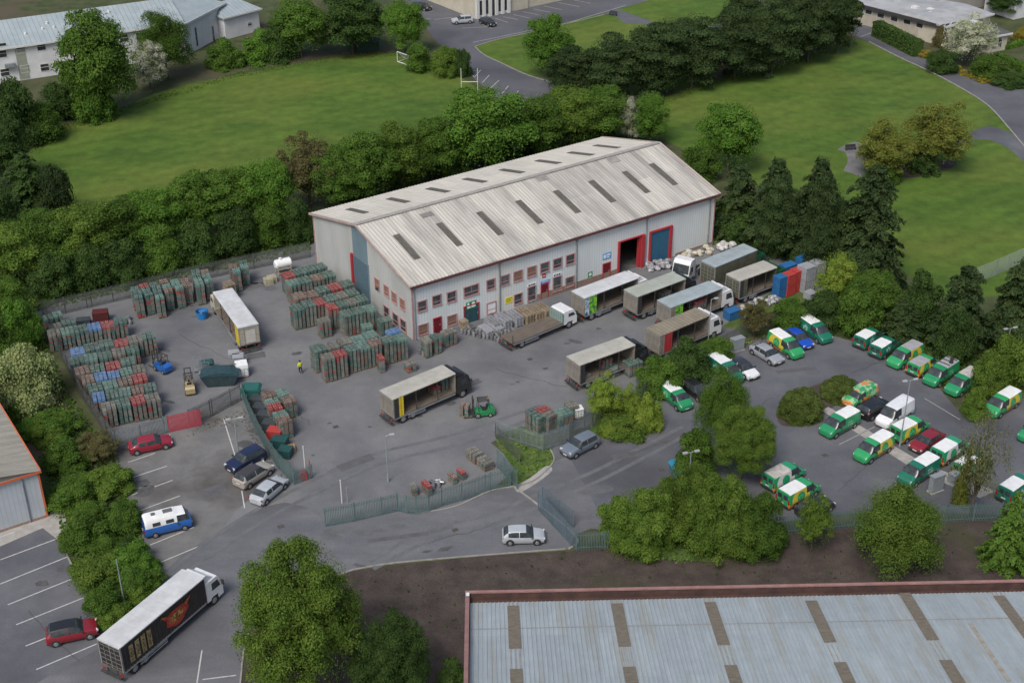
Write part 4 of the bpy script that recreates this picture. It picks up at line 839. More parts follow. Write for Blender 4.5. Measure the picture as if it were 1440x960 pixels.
        for s in (1, -1):
            b = MB(); b.prism([(x0+.75, 1.65), (x0+.75, h-.4), (x0+1.55, h-.4), (x0+1.85, 1.65)], s*(w2-.01), s*(w2+.012)); b.build('side_window', M_wind, cb)
            b = MB(); b.box(x0+1.95, s*(w2+.22), 1.95, .14, .22, .5); b.box(x0+1.85, s*(w2+.1), 2.15, .05, .2, .05); b.build('mirror', M_dark, cb)
            b = MB(); b.box(x0+2.13, s*.9, .85, .1, .36, .2); b.build('headlight', M_lamp, cb)
        b = MB(); b.b2(x0+2.1, x0+2.19, -1.15, 1.15, .42, .72); b.b2(x0+2.14, x0+2.17, -.65, .65, .95, 1.45); b.build('grille', M_bump, cb)
        if cab == 'big':
            b = MB(); b.prism([(x0+.1, h-.02), (x0+.1, min(zr, h+.75)), (x0+.35, min(zr, h+.75)), (x0+1.3, h-.02)], -1.05, 1.05); b.build('air_deflector', cabm, cb)
    return E, L, zd, W
LR = []
E1, *_ = lorry((349, 458), (313, 408), 3.6, M_roofw, M_cabc, 'lorry with bright yellow bunched curtains facing the back fence', curtain=[M_yel, M_yel], near=1, cab='small', body=mat('beige_body', (.38, .35, .29), (.27, .25, .2), scale=1, rough=.7)); LR.append(E1)
b = MB(); b.b2(.12, 1.36, -1.32, -1.24, 1.0, 3.4); b.build('bunched_curtain', M_yel, E1)
b = MB(); b.b2(-.06, -.035, -.75, .45, 1.3, 3.0); b.build('roller_shutter', mat('pale_shutter', (.50, .48, .44), (.42, .40, .36), scale=1, rough=.6, stripe=(2, .2, (.32, .31, .29), .2)), E1)
E2, L2, zd, _ = lorry((543, 555), (631, 519), 3.6, M_roofc, M_cabb, 'black cab lorry with open side standing alone in the middle of the yard', curtain=[M_bump, M_yel], near=-1); LR.append(E2)
E3, L3, _, _ = lorry((712, 478), (783, 449), 1.15, None, M_cabw, 'white cab flatbed lorry with empty deck in front of the warehouse', side='flat', near=-1, axles=2, cab='small'); LR.append(E3)
E4, *_ = lorry((813, 414), (888, 386), 3.6, M_roofw, M_cabw, 'white roofed lorry with lime green bunched curtain nearest the warehouse wall', curtain=[M_icy, M_lime, M_lime], near=-1); LR.append(E4)
E5, *_ = lorry((887, 412), (955, 387), 3.6, M_roofgn, M_cabb, 'lorry with greenish roof and open side in the row by the loading doors', curtain=[M_bump], near=-1); LR.append(E5)
E6, *_ = lorry((934, 427), (1006, 400), 3.6, M_roofbl, M_cabw, 'pale blue roofed lorry with white cab and green lettered curtain', curtain=[M_grime, M_lime, M_lime], near=-1); LR.append(E6)
E7, *_ = lorry((918, 467), (988, 438), 3.6, M_roofbr, M_cabw, 'brown ribbed roof lorry with red bunched curtain beside the boundary', curtain=[M_grime, M_red, M_red], near=-1); LR.append(E7)
E8, *_ = lorry((806, 507), (884, 479), 3.6, M_roofc, M_cabb, 'pale roofed lorry with black cab behind the lime green tree', curtain=[M_bump], near=-1); LR.append(E8)
E9, *_ = lorry((996, 371), (1055, 347), 3.9, M_roofbl, M_cabg, 'tall dark olive curtain sided lorry with green cab, farthest in the row', side='closed', body=M_olive, near=-1); LR.append(E9)
E10, *_ = lorry((1031, 390), (1083, 371), 3.6, M_roofc, M_cabg, 'cream roofed lorry with open side beside the blue and red containers', body=M_olive, curtain=[M_bump, M_olive], near=-1); LR.append(E10)
# big lorry leaving at the lower left
Mblk = mat('black_printed_curtain', (.02, .02, .022), (.035, .033, .032), scale=1.5, rough=.45)
E11, L11, zd, W11 = lorry((152, 904), (271, 806), 3.8, M_roofw, M_cabw, 'long black sided lorry with red emblem driving on the entrance road', side='closed', body=Mblk, near=-1, cab='big'); LR.append(E11)
y = -W11/2-.05
b = MB(); cx, cz = L11*.64, 2.35
for k in range(3):
    r = (1.05, .8, .55)[k]; pts = [(cx+(r*1.35)*math.cos(t)*(1+.10*math.cos(5*t)), cz+r*.85*math.sin(t)*(1+.12*math.sin(3*t))) for t in [2*math.pi*i/26 for i in range(26)]]
    b.k = k; n = 26; b.add([(x, y-.01*k, z) for x, z in pts], [tuple(range(n))])
b.k = 1
for s in (-1, 1): b.add([(cx+s*1.2, y-.02, cz+.2), (cx+s*1.9, y-.02, cz+.95), (cx+s*1.75, y-.02, cz+1.02), (cx+s*.9, y-.02, cz+.6)], [(0, 1, 2, 3)])
b.build('side_emblem', [mat('emblem_red', (.45, .05, .03), (.25, .03, .02), scale=2, rough=.5), mat('emblem_dark', (.10, .02, .015), (.5, .12, .05), scale=4, rough=.5), mat('emblem_gold', (.42, .28, .10), (.2, .05, .02), scale=5, rough=.5, lo=.45, hi=.55)], E11)
b = MB()
for k in range(4):
    x = .9+k*.72; b.k = 0; b.b2(x, x+.5, y-.005, y, 1.45, 3.3); b.k = 1; b.b2(x+.1, x+.4, y-.015, y-.006, 1.7, 2.9)
b.build('side_print', [mat('gold_print', (.34, .27, .14), (.16, .12, .06), scale=3, rough=.6, lo=.42, hi=.58), mat('dark_print', (.05, .04, .02), (.30, .24, .13), scale=6, rough=.6, lo=.42, hi=.6)], E11)
M_cream = MATS['cream_render']
# tractor unit beside the tall olive lorry
def tractor(rear, front, z, label):
    a = g(*rear, z); c = g(*front, z); d = (c-a); E = empty('tractor_unit', (a.x, a.y, .02), math.atan2(d.y, d.x), label, 'lorry cab')
    b = MB(); b.b2(-3.2, 1, -.45, -.3, .7, .95); b.b2(-3.2, 1, .3, .45, .7, .95); b.b2(-2.6, -1.6, -.5, .5, .95, 1.1); b.build('chassis', M_dark, E)
    b = MB(); b.prism([(0, .8), (0, 3.1), (.3, 3.4), (1.4, 3.4), (1.75, 3.0), (2.1, 1.7), (2.2, 1.4), (2.2, .45), (1.5, .45), (1.5, .95), (.6, .95)], -1.2, 1.2); cb = b.build('cab', M_cabw, E)
    b = MB(); b.add([(1.80, -1.08, 2.9), (1.80, 1.08, 2.9), (2.12, 1.12, 1.75), (2.12, -1.12, 1.75)], [(0, 1, 2, 3)]); b.build('windscreen', M_wind, cb)
    for s in (1, -1):
        b = MB(); b.prism([(.8, 1.7), (.8, 2.5), (1.5, 2.5), (1.9, 1.7)], s*1.19, s*1.212); b.build('side_window', M_wind, cb); b = MB(); b.box(1.95, s*1.42, 2.1, .14, .22, .5); b.build('mirror', M_dark, cb)
    for x in (-2.1, 1.05):
        for s in (1, -1): wheel(E, x, s*1.05, .5, .3)
    return E
tractor((966, 378), (955, 388), 1.5, 'white tractor unit beside the tall dark olive lorry')

# forklifts
def forklift(loc_rear, loc_front, M, label, guardm=M_dark, cabin=True):
    E = empty('forklift', label=label, cat='forklift')
    b = MB(); b.prism([(-1.25, .3), (-1.3, .95), (-1.1, 1.15), (-.55, 1.15), (-.45, .8), (.35, .75), (.45, .95), (.85, .9), (.95, .25)], -.55, .55); b.build('body', M, E)
    b = MB()
    for x, y in ((-.75, .48), (-.75, -.48), (.55, .48), (.55, -.48)): b.cyl((x, y, .9), (x*.85, y, 2.1), .04, n=6)
    for y in np.linspace(-.5, .5, 6): b.b2(-.7, .55, y-.03, y+.03, 2.08, 2.14)
    b.b2(-.72, -.64, -.52, .52, 2.06, 2.14); b.b2(.47, .55, -.52, .52, 2.06, 2.14); b.build('overhead_guard', guardm, E)
    b = MB()
    for s in (-.35, .35): b.b2(1.0, 1.12, s-.05, s+.05, .1, 2.5)
    for z in (.4, 1.3, 2.4): b.b2(1.02, 1.1, -.35, .35, z, z+.1)
    b.build('mast', M_dark, E)
    for s in (-.28, .28): b = MB(); b.b2(1.12, 1.2, s-.06, s+.06, .1, .8); b.b2(1.2, 2.2, s-.06, s+.06, .1, .15); b.build('fork', M_dark, E)
    b = MB(); b.b2(-.45, .05, -.28, .28, .8, .95); b.box(-.5, 0, 1.15, .12, .5, .5, ry=-.15); b.build('seat', M_black, E)
    b = MB(); b.cyl((.35, 0, .95), (.2, 0, 1.25), .03, n=6); b.cyl((.19, 0, 1.25), (.17, 0, 1.28), .17, n=10); b.build('steering_wheel', M_black, E)
    for x, r in ((-.8, .27), (.6, .34)):
        for s in (1, -1): wheel(E, x, s*.5, r, .2)
    b = MB(); b.cyl((-.62, 0, 2.14), (-.62, 0, 2.26), .06, n=8); b.build('beacon', mat('amber_beacon', (.7, .25, .02), rough=.3), E)
    return place(E, loc_rear, loc_front, .7)
forklift((692, 575), (665, 578), paint('green_machine_paint', (.02, .22, .07)), 'green forklift holding red crates beside the black cab lorry')
forklift((240, 520), (215, 508), paint('blue_machine_paint', (.02, .12, .42)), 'blue and black forklift at the end of the left crate rows')
forklift((268, 553), (265, 532), paint('tan_machine_paint', (.38, .30, .16)), 'black forklift with tan counterweight beside the grey fence')

# ---------------------------------------------------------------- crates
M_teal = mat('teal_crate', (.042, .108, .097), (.085, .158, .142), scale=9, rough=.65, lo=.4, hi=.6, rnd=.18, fine=.25)
M_tealg = mat('greyish_crate', (.12, .13, .12), (.19, .18, .16), scale=9, rough=.7, lo=.4, hi=.6, rnd=.18, fine=.25)
M_crred = mat('red_crate', (.34, .035, .042), (.25, .055, .055), scale=9, rough=.6, lo=.4, hi=.6, rnd=.12, fine=.2)
M_crblue = mat('blue_crate', (.06, .17, .40), (.11, .24, .45), scale=9, rough=.6, lo=.4, hi=.6, rnd=.12, fine=.2)
M_crbrown = mat('brown_crate', (.20, .11, .09), (.15, .13, .11), scale=9, rough=.7, lo=.4, hi=.6, rnd=.2, fine=.25)
M_bottle = mat('crate_bottles', (.34, .33, .29), (.14, .13, .10), scale=11, rough=.4, lo=.42, hi=.58, rnd=.2)
M_mint = mat('pale_teal_crate', (.13, .25, .22), (.09, .18, .16), scale=9, rough=.65, rnd=.15, fine=.2)
M_pallet = mat('pallet_wood', (.22, .16, .10), (.15, .115, .08), scale=3, rough=.9, rnd=.2)
CM = [M_teal, M_tealg, M_crred, M_crblue, M_crbrown, M_bottle, M_mint]
def column_mesh(w_, d_, h, topk, seed):
    """one column of stacked crates: tray rim, bottle band, small gap"""
    r = random.Random(seed); b = MB(); n = max(2, round((h-.15)/.29)); t = (h-.15)/n
    for i in range(n):
        z = .15+i*t; jx, jy = r.uniform(-.012, .012), r.uniform(-.012, .012)
        k = r.choices([0, 1, 4, 2], [4, 4.5, 2, .5])[0] if i < n-1 else topk
        q_ = 1.0 if i == n-1 else .86
        b.k = k; b.box(jx, jy, z+t*.30, w_*q_, d_, t*.56)
        b.k = 5; b.box(jx, jy, z+t*.70, w_*.80*q_, d_*.9, t*.26)
        b.k = k; b.box(jx, jy, z+t*.91, w_*.98*q_, d_*.98, t*.14)
    # divider cells on the top crate
    z = h; b.k = topk
    for u in np.linspace(-.5, .5, 4): b.box(u*w_*.92, 0, z+.012, .02, d_*.9, .03)
    for u in np.linspace(-.5, .5, 3): b.box(0, u*d_*.92, z+.012, w_*.9, .02, .03)
    b.k = 5
    for u in (-.31, 0, .31):
        for v_ in (-.25, .25): b.box(u*w_, v_*d_, z+.004, w_*.17, d_*.22, .03)
    return b.mesh('crate_column', CM)
pm = MB()
for y in np.linspace(-.44, .44, 5): pm.b2(-.5, .5, y-.05, y+.05, .12, .145)
for y in (-.42, 0, .42): pm.b2(-.5, .5, y-.05, y+.05, .0, .12)
PALM = pm.mesh('pallet', M_pallet)
CACHE = {}
def colm(w_, d_, h, k, v_):
    key = (round(w_, 2), round(d_, 2), round(h, 1), k, v_)
    if key not in CACHE: CACHE[key] = column_mesh(w_, d_, h, k, hash(key) % 9999)
    return CACHE[key]
TOPN = {0: 'teal topped', 1: 'grey topped', 2: 'red topped', 3: 'blue topped', 4: 'brown topped', 6: 'pale teal topped', 5: 'bottle'}
NST = [0]
def crate_stack(x, y, ang, wl, wd, h, k, label, group, rnd):
    E = empty('crate_stack', (x, y, .03), ang, label, 'crate stack', group)
    p = bpy.data.objects.new('pallet', PALM); COL.objects.link(p); p.parent = E; p.scale = (wl*.98, wd*.96, 1)
    nx = max(1, round(wl/.52)); ny = max(1, round(wd/.55)); cw, cd = wl/nx, wd/ny
    hh = h+rnd.choice([0, 0, 0, -.05, .04, -.2])
    for i in range(nx):
        for j in range(ny):
            me = colm(cw-.07, cd-.05, hh, k, rnd.randrange(4))
            c = bpy.data.objects.new('crate_column', me); COL.objects.link(c); c.parent = E
            c.location = (-wl/2+cw*(i+.5)+rnd.uniform(-.015, .015), -wd/2+cd*(j+.5)+rnd.uniform(-.03, .03), 0); c.rotation_euler = (rnd.uniform(-.012, .012), rnd.uniform(-.012, .012), rnd.uniform(-.04, .04))
    NST[0] += 1; return E
ORD = ['first', 'second', 'third', 'fourth', 'fifth', 'sixth', 'seventh', 'eighth', 'ninth', 'tenth', 'eleventh', 'twelfth', 'thirteenth', 'fourteenth', 'fifteenth']
def crate_row(p0, p1, wd, h, where, marks={}, step=1.55, base=(0, 0, 0, 0, 1, 6, 4, 0)):
    """p0,p1: photo pixels of the row's top centreline ends; marks: fraction along -> top colour"""
    rnd = random.Random(int(p0[0]*31+p0[1]*7)); a = g(*p0, h); c = g(*p1, h); d = c-a; Ln = d.length; n = max(1, round(Ln/step)); st = Ln/n; ang = math.atan2(d.y, d.x); d.normalize()
    ks = [rnd.choice(base) for _ in range(n)]
    for f, k in marks.items(): ks[min(n-1, int(f*n))] = k
    for i in range(n):
        q = a + d*(st*(i+.5)); nn = Vector((-d.y, d.x, 0))*rnd.uniform(-.13, .13)
        vert = abs(p1[1]-p0[1]) > abs(p1[0]-p0[0]); o_ = ORD[i] if n > 1 else ''; frm = ('back' if vert else 'left')
        crate_stack(q.x+nn.x, q.y+nn.y, ang+rnd.uniform(-.04, .04), st-.05, wd, h, ks[i], (f'{TOPN[ks[i]]} crates, {o_} from {frm} in {where}' if n > 1 else f'{TOPN[ks[i]]} crate stack forming {where}'), where, rnd)
# left block
crate_row((60, 446), (87, 440), 1.5, 1.5, 'the back left corner stub', base=(6,))
crate_row((66, 459), (106, 450), 1.4, 1.8, 'the short back left row')
crate_row((66, 470), (178, 449), 1.85, 2.2, 'the first long row of the left block', {.62: 3, .8: 2})
crate_row((98, 493), (219, 470), 1.85, 2.3, 'the second long row of the left block', {.1: 3, .62: 2})
crate_row((98, 508), (196, 489), 1.85, 2.2, 'the third row of the left block', {.2: 6})
crate_row((104, 522), (190, 505), 1.85, 2.2, 'the fourth row of the left block', {.5: 2, .6: 2, .1: 4})
crate_row((114, 534), (204, 516), 1.85, 2.2, 'the fifth row of the left block', {.2: 3, .3: 3, .45: 3})
crate_row((123, 546), (207, 529), 1.85, 2.2, 'the sixth row of the left block', {.95: 2})
crate_row((130, 559), (220, 542), 1.85, 2.2, 'the seventh row of the left block', {.05: 3, .45: 6})
crate_row((142, 573), (224, 556), 1.85, 2.3, 'the front row of the left block', {.6: 2, .7: 2, .8: 1})
# against the back fence
k = 0
for p0, p1, h, t, w in (((189, 403), (197, 419), 2.9, 0, 'leftmost'), ((201, 399), (210, 415), 2.9, 2, 'second from the left'), ((215, 397), (226, 419), 2.9, 0, 'third from the left'), ((229, 392), (237, 409), 2.9, 4, 'fourth from the left'), ((243, 391), (253, 406), 2.9, 6, 'fifth from the left'), ((258, 391), (264, 403), 2.6, 4, 'sixth from the left'), ((272, 379), (282, 401), 2.9, 0, 'left of the yellow curtained lorry'), ((287, 379), (294, 396), 2.7, 4, 'touching the yellow curtained lorry'), ((327, 371), (333, 383), 2.9, 4, 'right of the yellow curtained lorry'), ((341, 366), (346, 377), 2.6, 0, 'nearest the white tank')):
    crate_row(p0, p1, 1.05, h, 'the fence row '+w.replace(' curtained', ''), {.02: t}, step=1.3, base=(0, 0, 6, t))
# middle block
crate_row((398, 388), (457, 372), 1.85, 2.6, 'the far row of the gable door block', {.02: 2})
crate_row((403, 399), (470, 384), 1.85, 2.7, 'the second row of the gable door block', {.1: 6, .5: 4})
crate_row((411, 418), (495, 396), 1.85, 2.8, 'the third row of the gable door block', {.05: 4, .7: 2})
crate_row((409, 432), (503, 409), 1.85, 2.9, 'the fourth row of the gable door block', {.35: 2, .45: 2})
crate_row((459, 432), (516, 418), 1.7, 2.9, 'the fifth row of the gable door block', {.1: 2})
crate_row((480, 443), (527, 431), 1.85, 2.8, 'the sixth row of the gable door block')
crate_row((447, 452), (464, 448), 1.4, 2.2, 'the low pair before the gable block')
crate_row((508, 459), (524, 456), 1.3, 1.4, 'the low dark green pair by the gable')
crate_row((531, 451), (549, 446), 1.3, 2.0, 'the pair under the gable windows')
crate_row((438, 491), (530, 468), 1.85, 2.9, 'the back row of the front block')
crate_row((452, 503), (486, 494), 1.5, 3.1, 'the left part of the front block', {.7: 2})
crate_row((486, 491), (534, 478), 1.6, 3.0, 'the middle part of the front block', {.9: 4})
crate_row((538, 479), (570, 470), 1.7, 3.0, 'the right part of the front block', {})
crate_row((543, 468), (562, 462), 1.2, 3.1, 'the red and blue pair atop the front block', {.1: 2, .9: 3}, base=(3,))
crate_row((531, 503), (540, 501), 1.2, 1.9, 'the single low red stack before the front block', {.1: 2}, base=(2,))
crate_row((570, 512), (584, 508), 1.2, 1.1, 'the low pair at the warehouse corner', base=(0, 1))
crate_row((594, 478), (604, 475), 1.4, 2.3, 'the tall pair left of the red door', base=(1, 5))
crate_row((607, 474), (617, 471), 1.4, 2.2, 'the tall pair under the red door', base=(0, 6))
crate_row((622, 469), (640, 463), 1.3, 1.8, 'the grey boards right of the red door', base=(1, 4))
# by the mid yard fence
crate_row((374, 549), (402, 594), 1.5, 2.2, 'the row beside the slanting fence', {.55: 2, .8: 6, .95: 4})
crate_row((394, 547), (409, 566), 1.4, 2.1, 'the short row near the slanting fence', {.9: 4}, base=(0, 6))
# by the front palisade
crate_row((744, 574), (764, 587), 1.4, 2.2, 'the left row behind the palisade corner', base=(0, 1))
crate_row((757, 572), (778, 585), 1.5, 2.2, 'the second row behind the palisade corner', {.1: 2}, base=(1, 0))
crate_row((785, 574), (796, 584), 1.7, 2.2, 'the third row behind the palisade corner', {.1: 6}, base=(0, 6))
crate_row((800, 563), (808, 572), 1.3, 1.7, 'the dark row behind the palisade corner', base=(1,))
crate_row((662, 628), (688, 650), 1.2, 1.1, 'the low row inside the front fence', base=(1, 4, 5))
crate_row((596, 681), (604, 678), 1.4, 1.2, 'the crimson pile inside the front fence', base=(2,))
crate_row((577, 684), (586, 682), 1.3, 1.0, 'the grey pile inside the front fence', base=(1,))
crate_row((633, 669), (640, 666), 1.2, .9, 'the dark piles inside the front fence', base=(4,))
crate_row((645, 663), (652, 660), 1.2, .9, 'the red piles inside the front fence', base=(2, 4))
def on_deck(E, x, y, zd, wl, wd, h, k, label, grp):
    M_ = Matrix.Translation(E.location) @ Matrix.Rotation(E.rotation_euler.z, 4, 'Z'); p = M_ @ Vector((x, y, 0))
    s = crate_stack(p.x, p.y, E.rotation_euler.z, wl, wd, h, k, label, grp, random.Random(int(x*10+y*5))); s.location.z = zd+.02+.002; return s
on_deck(E2, L2-1.9, .3, 1.15, 1.1, 1.2, 1.1, 2, 'red crate stack riding inside the black cab lorry, nearer the rear', None)
on_deck(E2, L2-.75, .3, 1.15, 1.0, 1.2, 1.5, 0, 'teal crate stack riding inside the black cab lorry, at its headboard', None)
on_deck(E6, 5.6, 0, 1.15, 2.2, 1.6, 1.3, 2, 'red crate stack riding inside the pale blue roofed lorry', None)
on_deck(E5, 5.6, .2, 1.15, 1.6, 1.6, 1.0, 1, 'grey crate stack riding inside the greenish roofed lorry', None)
on_deck(E8, 4.6, .2, 1.15, 1.6, 1.5, 1.2, 4, 'brown crate stack riding inside the pale roofed lorry by the lime tree', None)
p = g(654, 583); crate_stack(p.x, p.y, -.2, 1.1, 1.1, 1.3, 4, 'red brown crate stack held on the forks of the green forklift', None, random.Random(3))
crate_row((857, 518), (868, 512), 1.5, 1.2, 'the teal tubs beside the pale roofed lorry', base=(6, 0)); crate_row((880, 512), (900, 505), 1.6, 1.6, 'the teal tubs behind the lime green tree', base=(6, 0))
crate_row((818, 523), (828, 528), 1.2, 1.5, 'the black stack behind the pale roofed lorry', base=(1,))
print('crate stacks', NST[0])

# wooden and grey pallets in front of the warehouse
def pile(name, px, py, ang, wl, wd, h, M, label, grp=None, n=None, cat='pallet stack'):
    q = g(px, py, h); E = empty(name, (q.x, q.y, .02), ang, label, cat, grp); n = n or max(2, int(h/.145)); t = h/n
    for i in range(n):
        b = MB(); z = i*t; jx, jy = random.uniform(-.02, .02), random.uniform(-.02, .02)
        for x in np.linspace(-wl/2+.07, wl/2-.07, max(5, int(wl/.2))): b.b2(x-.05+jx, x+.05+jx, -wd/2+jy, wd/2+jy, z+t*.8, z+t)
        for y in (-wd/2+.06, 0, wd/2-.06): b.b2(-wl/2+jx, wl/2+jx, y-.05+jy, y+.05+jy, z, z+t*.8)
        b.build('pallet', M, E)
    return E
M_pal2 = mat('tan_pallet', (.30, .24, .17), (.22, .18, .13), scale=2, rough=.9, rnd=.15); M_pal3 = mat('grey_plastic_pallet', (.32, .33, .36), (.25, .26, .28), scale=2, rough=.7, rnd=.15)
aW = .595398+math.pi/2
for i, (x, y, M, h, w) in enumerate(((691, 449, M_pal3, 1.0, 'leftmost, grey'), (706, 444, M_pal3, 1.3, 'second, grey'), (722, 440, M_pal3, 1.3, 'third, grey topped'), (737, 436, M_pal2, 1.4, 'fourth, tan'), (750, 433, M_pal2, 1.4, 'fifth, tan'), (763, 430, M_pal2, 1.5, 'sixth, tan'))):
    for k in range(2):
        v_ = Vector((math.cos(aW), math.sin(aW), 0)); q = g(x, y, h)+v_*(1.3*k-.9)
        E = pile('pallet_stack', x, y, aW, 1.2, 1.05, h, M, f'pallet stack of the {w} row before the warehouse, {["front", "back"][k]} one'); E.location = (q.x, q.y, .02)
for i, (x, y) in enumerate(((684, 461), (697, 457))):
    pile('pallet_stack', x, y, aW, 2.2, 1.0, .7, M_pal3, f'low grey pallet stack left of the flatbed lorry, {["left", "right"][i]} one')
pile('pallet_stack', 407, 628, .3, 1.2, 1.0, .5, mat('orange_wood', (.42, .25, .10), (.3, .18, .08), scale=2, rough=.8), 'small orange wooden pallet stack at the end of the slanting fence row')
pile('pallet_stack', 322, 398, aW, 1.5, 1.2, 2.2, M_pal2, 'tan pallet stack behind the yellow curtained lorry')
pile('pallet_stack', 652, 450, .6, .9, .9, 1.3, M_pal2, 'brown cardboard coloured stack beside the teal glazed door')
# beer kegs
M_keg = mat('steel_keg', (.42, .43, .44), (.20, .20, .20), scale=5, rough=.35, metal=.6, rnd=.3)
kb = MB(); kb.cyl((0, 0, .03), (0, 0, .5), .20, n=12); kb.cyl((0, 0, 0), (0, 0, .05), .17, n=12); kb.cyl((0, 0, .5), (0, 0, .57), .17, .185, n=12); kb.cyl((0, 0, .16), (0, 0, .19), .212, n=12); kb.cyl((0, 0, .36), (0, 0, .39), .212, n=12)
KEG = kb.mesh('beer_keg', M_keg, 40)
def kegs(poly, n, label, group, two=.2, M=None):
    P_ = [g(*p) for p in poly]; rr = random.Random(n); k = 0; xs = [p.x for p in P_]; ys = [p.y for p in P_]; pts = []; tries = 0
    def inside(x, y):
        c = False; j = len(P_)-1
        for i in range(len(P_)):
            if (P_[i].y > y) != (P_[j].y > y) and x < (P_[j].x-P_[i].x)*(y-P_[i].y)/(P_[j].y-P_[i].y)+P_[i].x: c = not c
            j = i
        return c
    while k < n and tries < 9000:
        tries += 1; x, y = rr.uniform(min(xs), max(xs)), rr.uniform(min(ys), max(ys))
        if not inside(x, y) or any((x-a)**2+(y-c)**2 < .44**2 for a, c in pts): continue
        pts.append((x, y)); o = bpy.data.objects.new('beer_keg', KEG); COL.objects.link(o); o.location = (x, y, .02)
        tag(o, label, 'keg', group); k += 1
        if rr.random() < .12: o.rotation_euler = (math.pi/2, 0, rr.uniform(0, 3)); o.location.z = .23
kegs([(648, 470), (690, 478), (712, 486), (700, 474), (735, 468), (690, 466), (655, 462)], 60, 'steel beer keg standing loose in front of the teal glazed door', 'kegs before the teal glazed door')
kegs([(600, 502), (612, 490), (598, 488), (588, 497)], 7, 'steel beer keg at the front corner of the warehouse', 'kegs at the warehouse corner')
kegs([(603, 690), (622, 686), (615, 676), (600, 680)], 9, 'pale steel keg inside the front palisade', 'kegs inside the front palisade')
kegs([(165, 458), (186, 456), (184, 448), (168, 449)], 9, 'steel keg near the back fence, left of the fence rows', 'kegs near the back fence')
# white bulk bags
M_bag = mat('white_bulk_bag', (.58, .58, .57), (.40, .39, .37), scale=3, rough=.85, rnd=.15); M_bagd = mat('clear_sack', (.40, .40, .42), (.08, .08, .09), scale=4, rough=.5, lo=.42, hi=.6, rnd=.3); M_bagc = mat('cream_sack', (.52, .49, .40), (.38, .35, .28), scale=4, rough=.8, rnd=.2)
def bagmesh(M, seed):
    me = bpy.data.meshes.new('sack'); bm = bmesh.new(); bmesh.ops.create_icosphere(bm, subdivisions=3, radius=.5); r = random.Random(seed); ph = [r.uniform(0, 6) for _ in range(6)]
    for v_ in bm.verts:
        c = v_.co; k = 1+.12*math.sin(5*c.x+ph[0])*math.cos(6*c.y+ph[1])+.06*math.sin(11*c.z+ph[2]+7*c.x)+.05*math.sin(17*c.y+ph[3])
        c *= k; c.z *= .8; c.x *= 1.15; c.z = max(c.z, -.32)
    for v_ in bm.verts: v_.co.z += .32
    bm.to_mesh(me); bm.free(); me.materials.append(M)
    for p in me.polygons: p.use_smooth = True
    return me
BG = {k: [bagmesh(M, i) for i in range(3)] for k, M in (('w', M_bag), ('d', M_bagd), ('c', M_bagc))}
def bags(x0, x1, y0, y1, n, k, s, label, group, lift=.25):
    rr = random.Random(n+int(x0))
    for i in range(n):
        f = rr.random(); p = g(x0+(x1-x0)*f, y0+(y1-y0)*f+rr.uniform(-5, 5)); o = bpy.data.objects.new('sack', rr.choice(BG[k])); COL.objects.link(o)
        o.location = (p.x, p.y, rr.choice([0.0, 0.0, .35])*s+.01); o.scale = (s*rr.uniform(.7, 1.1),)*3; o.rotation_euler = (rr.uniform(-.3, .3), rr.uniform(-.3, .3), rr.uniform(0, 6)); tag(o, label, 'sack', group)
bags(908, 940, 378, 373, 34, 'd', .8, 'shiny clear sack of bottles heaped before the blue roller door', 'sacks before the blue roller door')
bags(955, 972, 372, 362, 8, 'd', .8, 'shiny sack beside the white tractor unit', 'sacks beside the tractor unit')
bags(962, 1000, 364, 352, 26, 'c', .8, 'cream sack heaped along the wall behind the white tractor unit', 'cream sacks along the wall')
bags(1008, 1034, 352, 344, 12, 'w', .95, 'big white bulk bag behind the tall olive lorry', 'white bulk bags behind the olive lorry')
bags(1052, 1095, 430, 424, 16, 'd', .75, 'grey rubbish sack in the scrap heap below the open cream roofed lorry', 'rubbish sacks in the scrap heap')
bags(1036, 1048, 442, 436, 4, 'c', .7, 'orange brown sack beside the scrap heap', 'sacks beside the scrap heap')
# stacked containers at the yard's right corner
def container(px, py, wl, wd, h, M, label, ang=.6, tiers=2):
    p = g(px, py); E = empty('stacked_bins', (p.x, p.y, .02), ang, label, 'stacked bins')
    for i in range(tiers):
        b = MB(); t = h/tiers; z = i*t; b.b2(-wl/2, wl/2, -wd/2, wd/2, z+.08, z+t-.04)
        for x in np.linspace(-wl/2, wl/2, 6): b.b2(x-.04, x+.04, -wd/2-.04, wd/2+.04, z+.06, z+t-.02)
        b.b2(-wl/2-.05, wl/2+.05, -wd/2-.05, wd/2+.05, z+t-.10, z+t-.015); b.build('bin', M, E)
    return E
M_bb = mat('blue_bin', (.02, .10, .26), (.03, .13, .30), scale=2, rough=.5); M_rb = mat('red_bin', (.40, .05, .04), (.33, .05, .05), scale=2, rough=.5); M_gb = mat('grey_bin', (.30, .32, .34), (.24, .25, .27), scale=2, rough=.6)
container(1095, 417, 1.3, 1.2, 3.0, M_bb, 'dark blue stacked bins at the left of the coloured containers')
container(1107, 414, 1.3, 1.2, 3.1, M_rb, 'red stacked bins next to the dark blue bins'); container(1117, 409, 1.2, 1.2, 3.1, M_rb, 'red stacked bins touching the grey bins')
container(1131, 408, 1.7, 1.6, 3.6, M_gb, 'left grey stacked bins beside the red bins', tiers=2); container(1146, 402, 1.5, 1.5, 3.6, M_gb, 'right grey stacked bins beside the small bright tree', tiers=2)
container(1106, 398, 2.0, 1.2, 2.8, M_bb, 'long blue bins behind the red bins', tiers=1); container(1127, 388, 1.6, 1.2, 2.8, M_bb, 'small blue bins farthest back in the corner', tiers=1)
container(1139, 420, 1.2, 1.2, 1.0, M_gb, 'low white grey bin in front of the grey bins', tiers=1); container(1029, 447, 1.8, 1.2, 1.2, M_bb, 'low navy bin beside the brown roofed lorry', tiers=1)
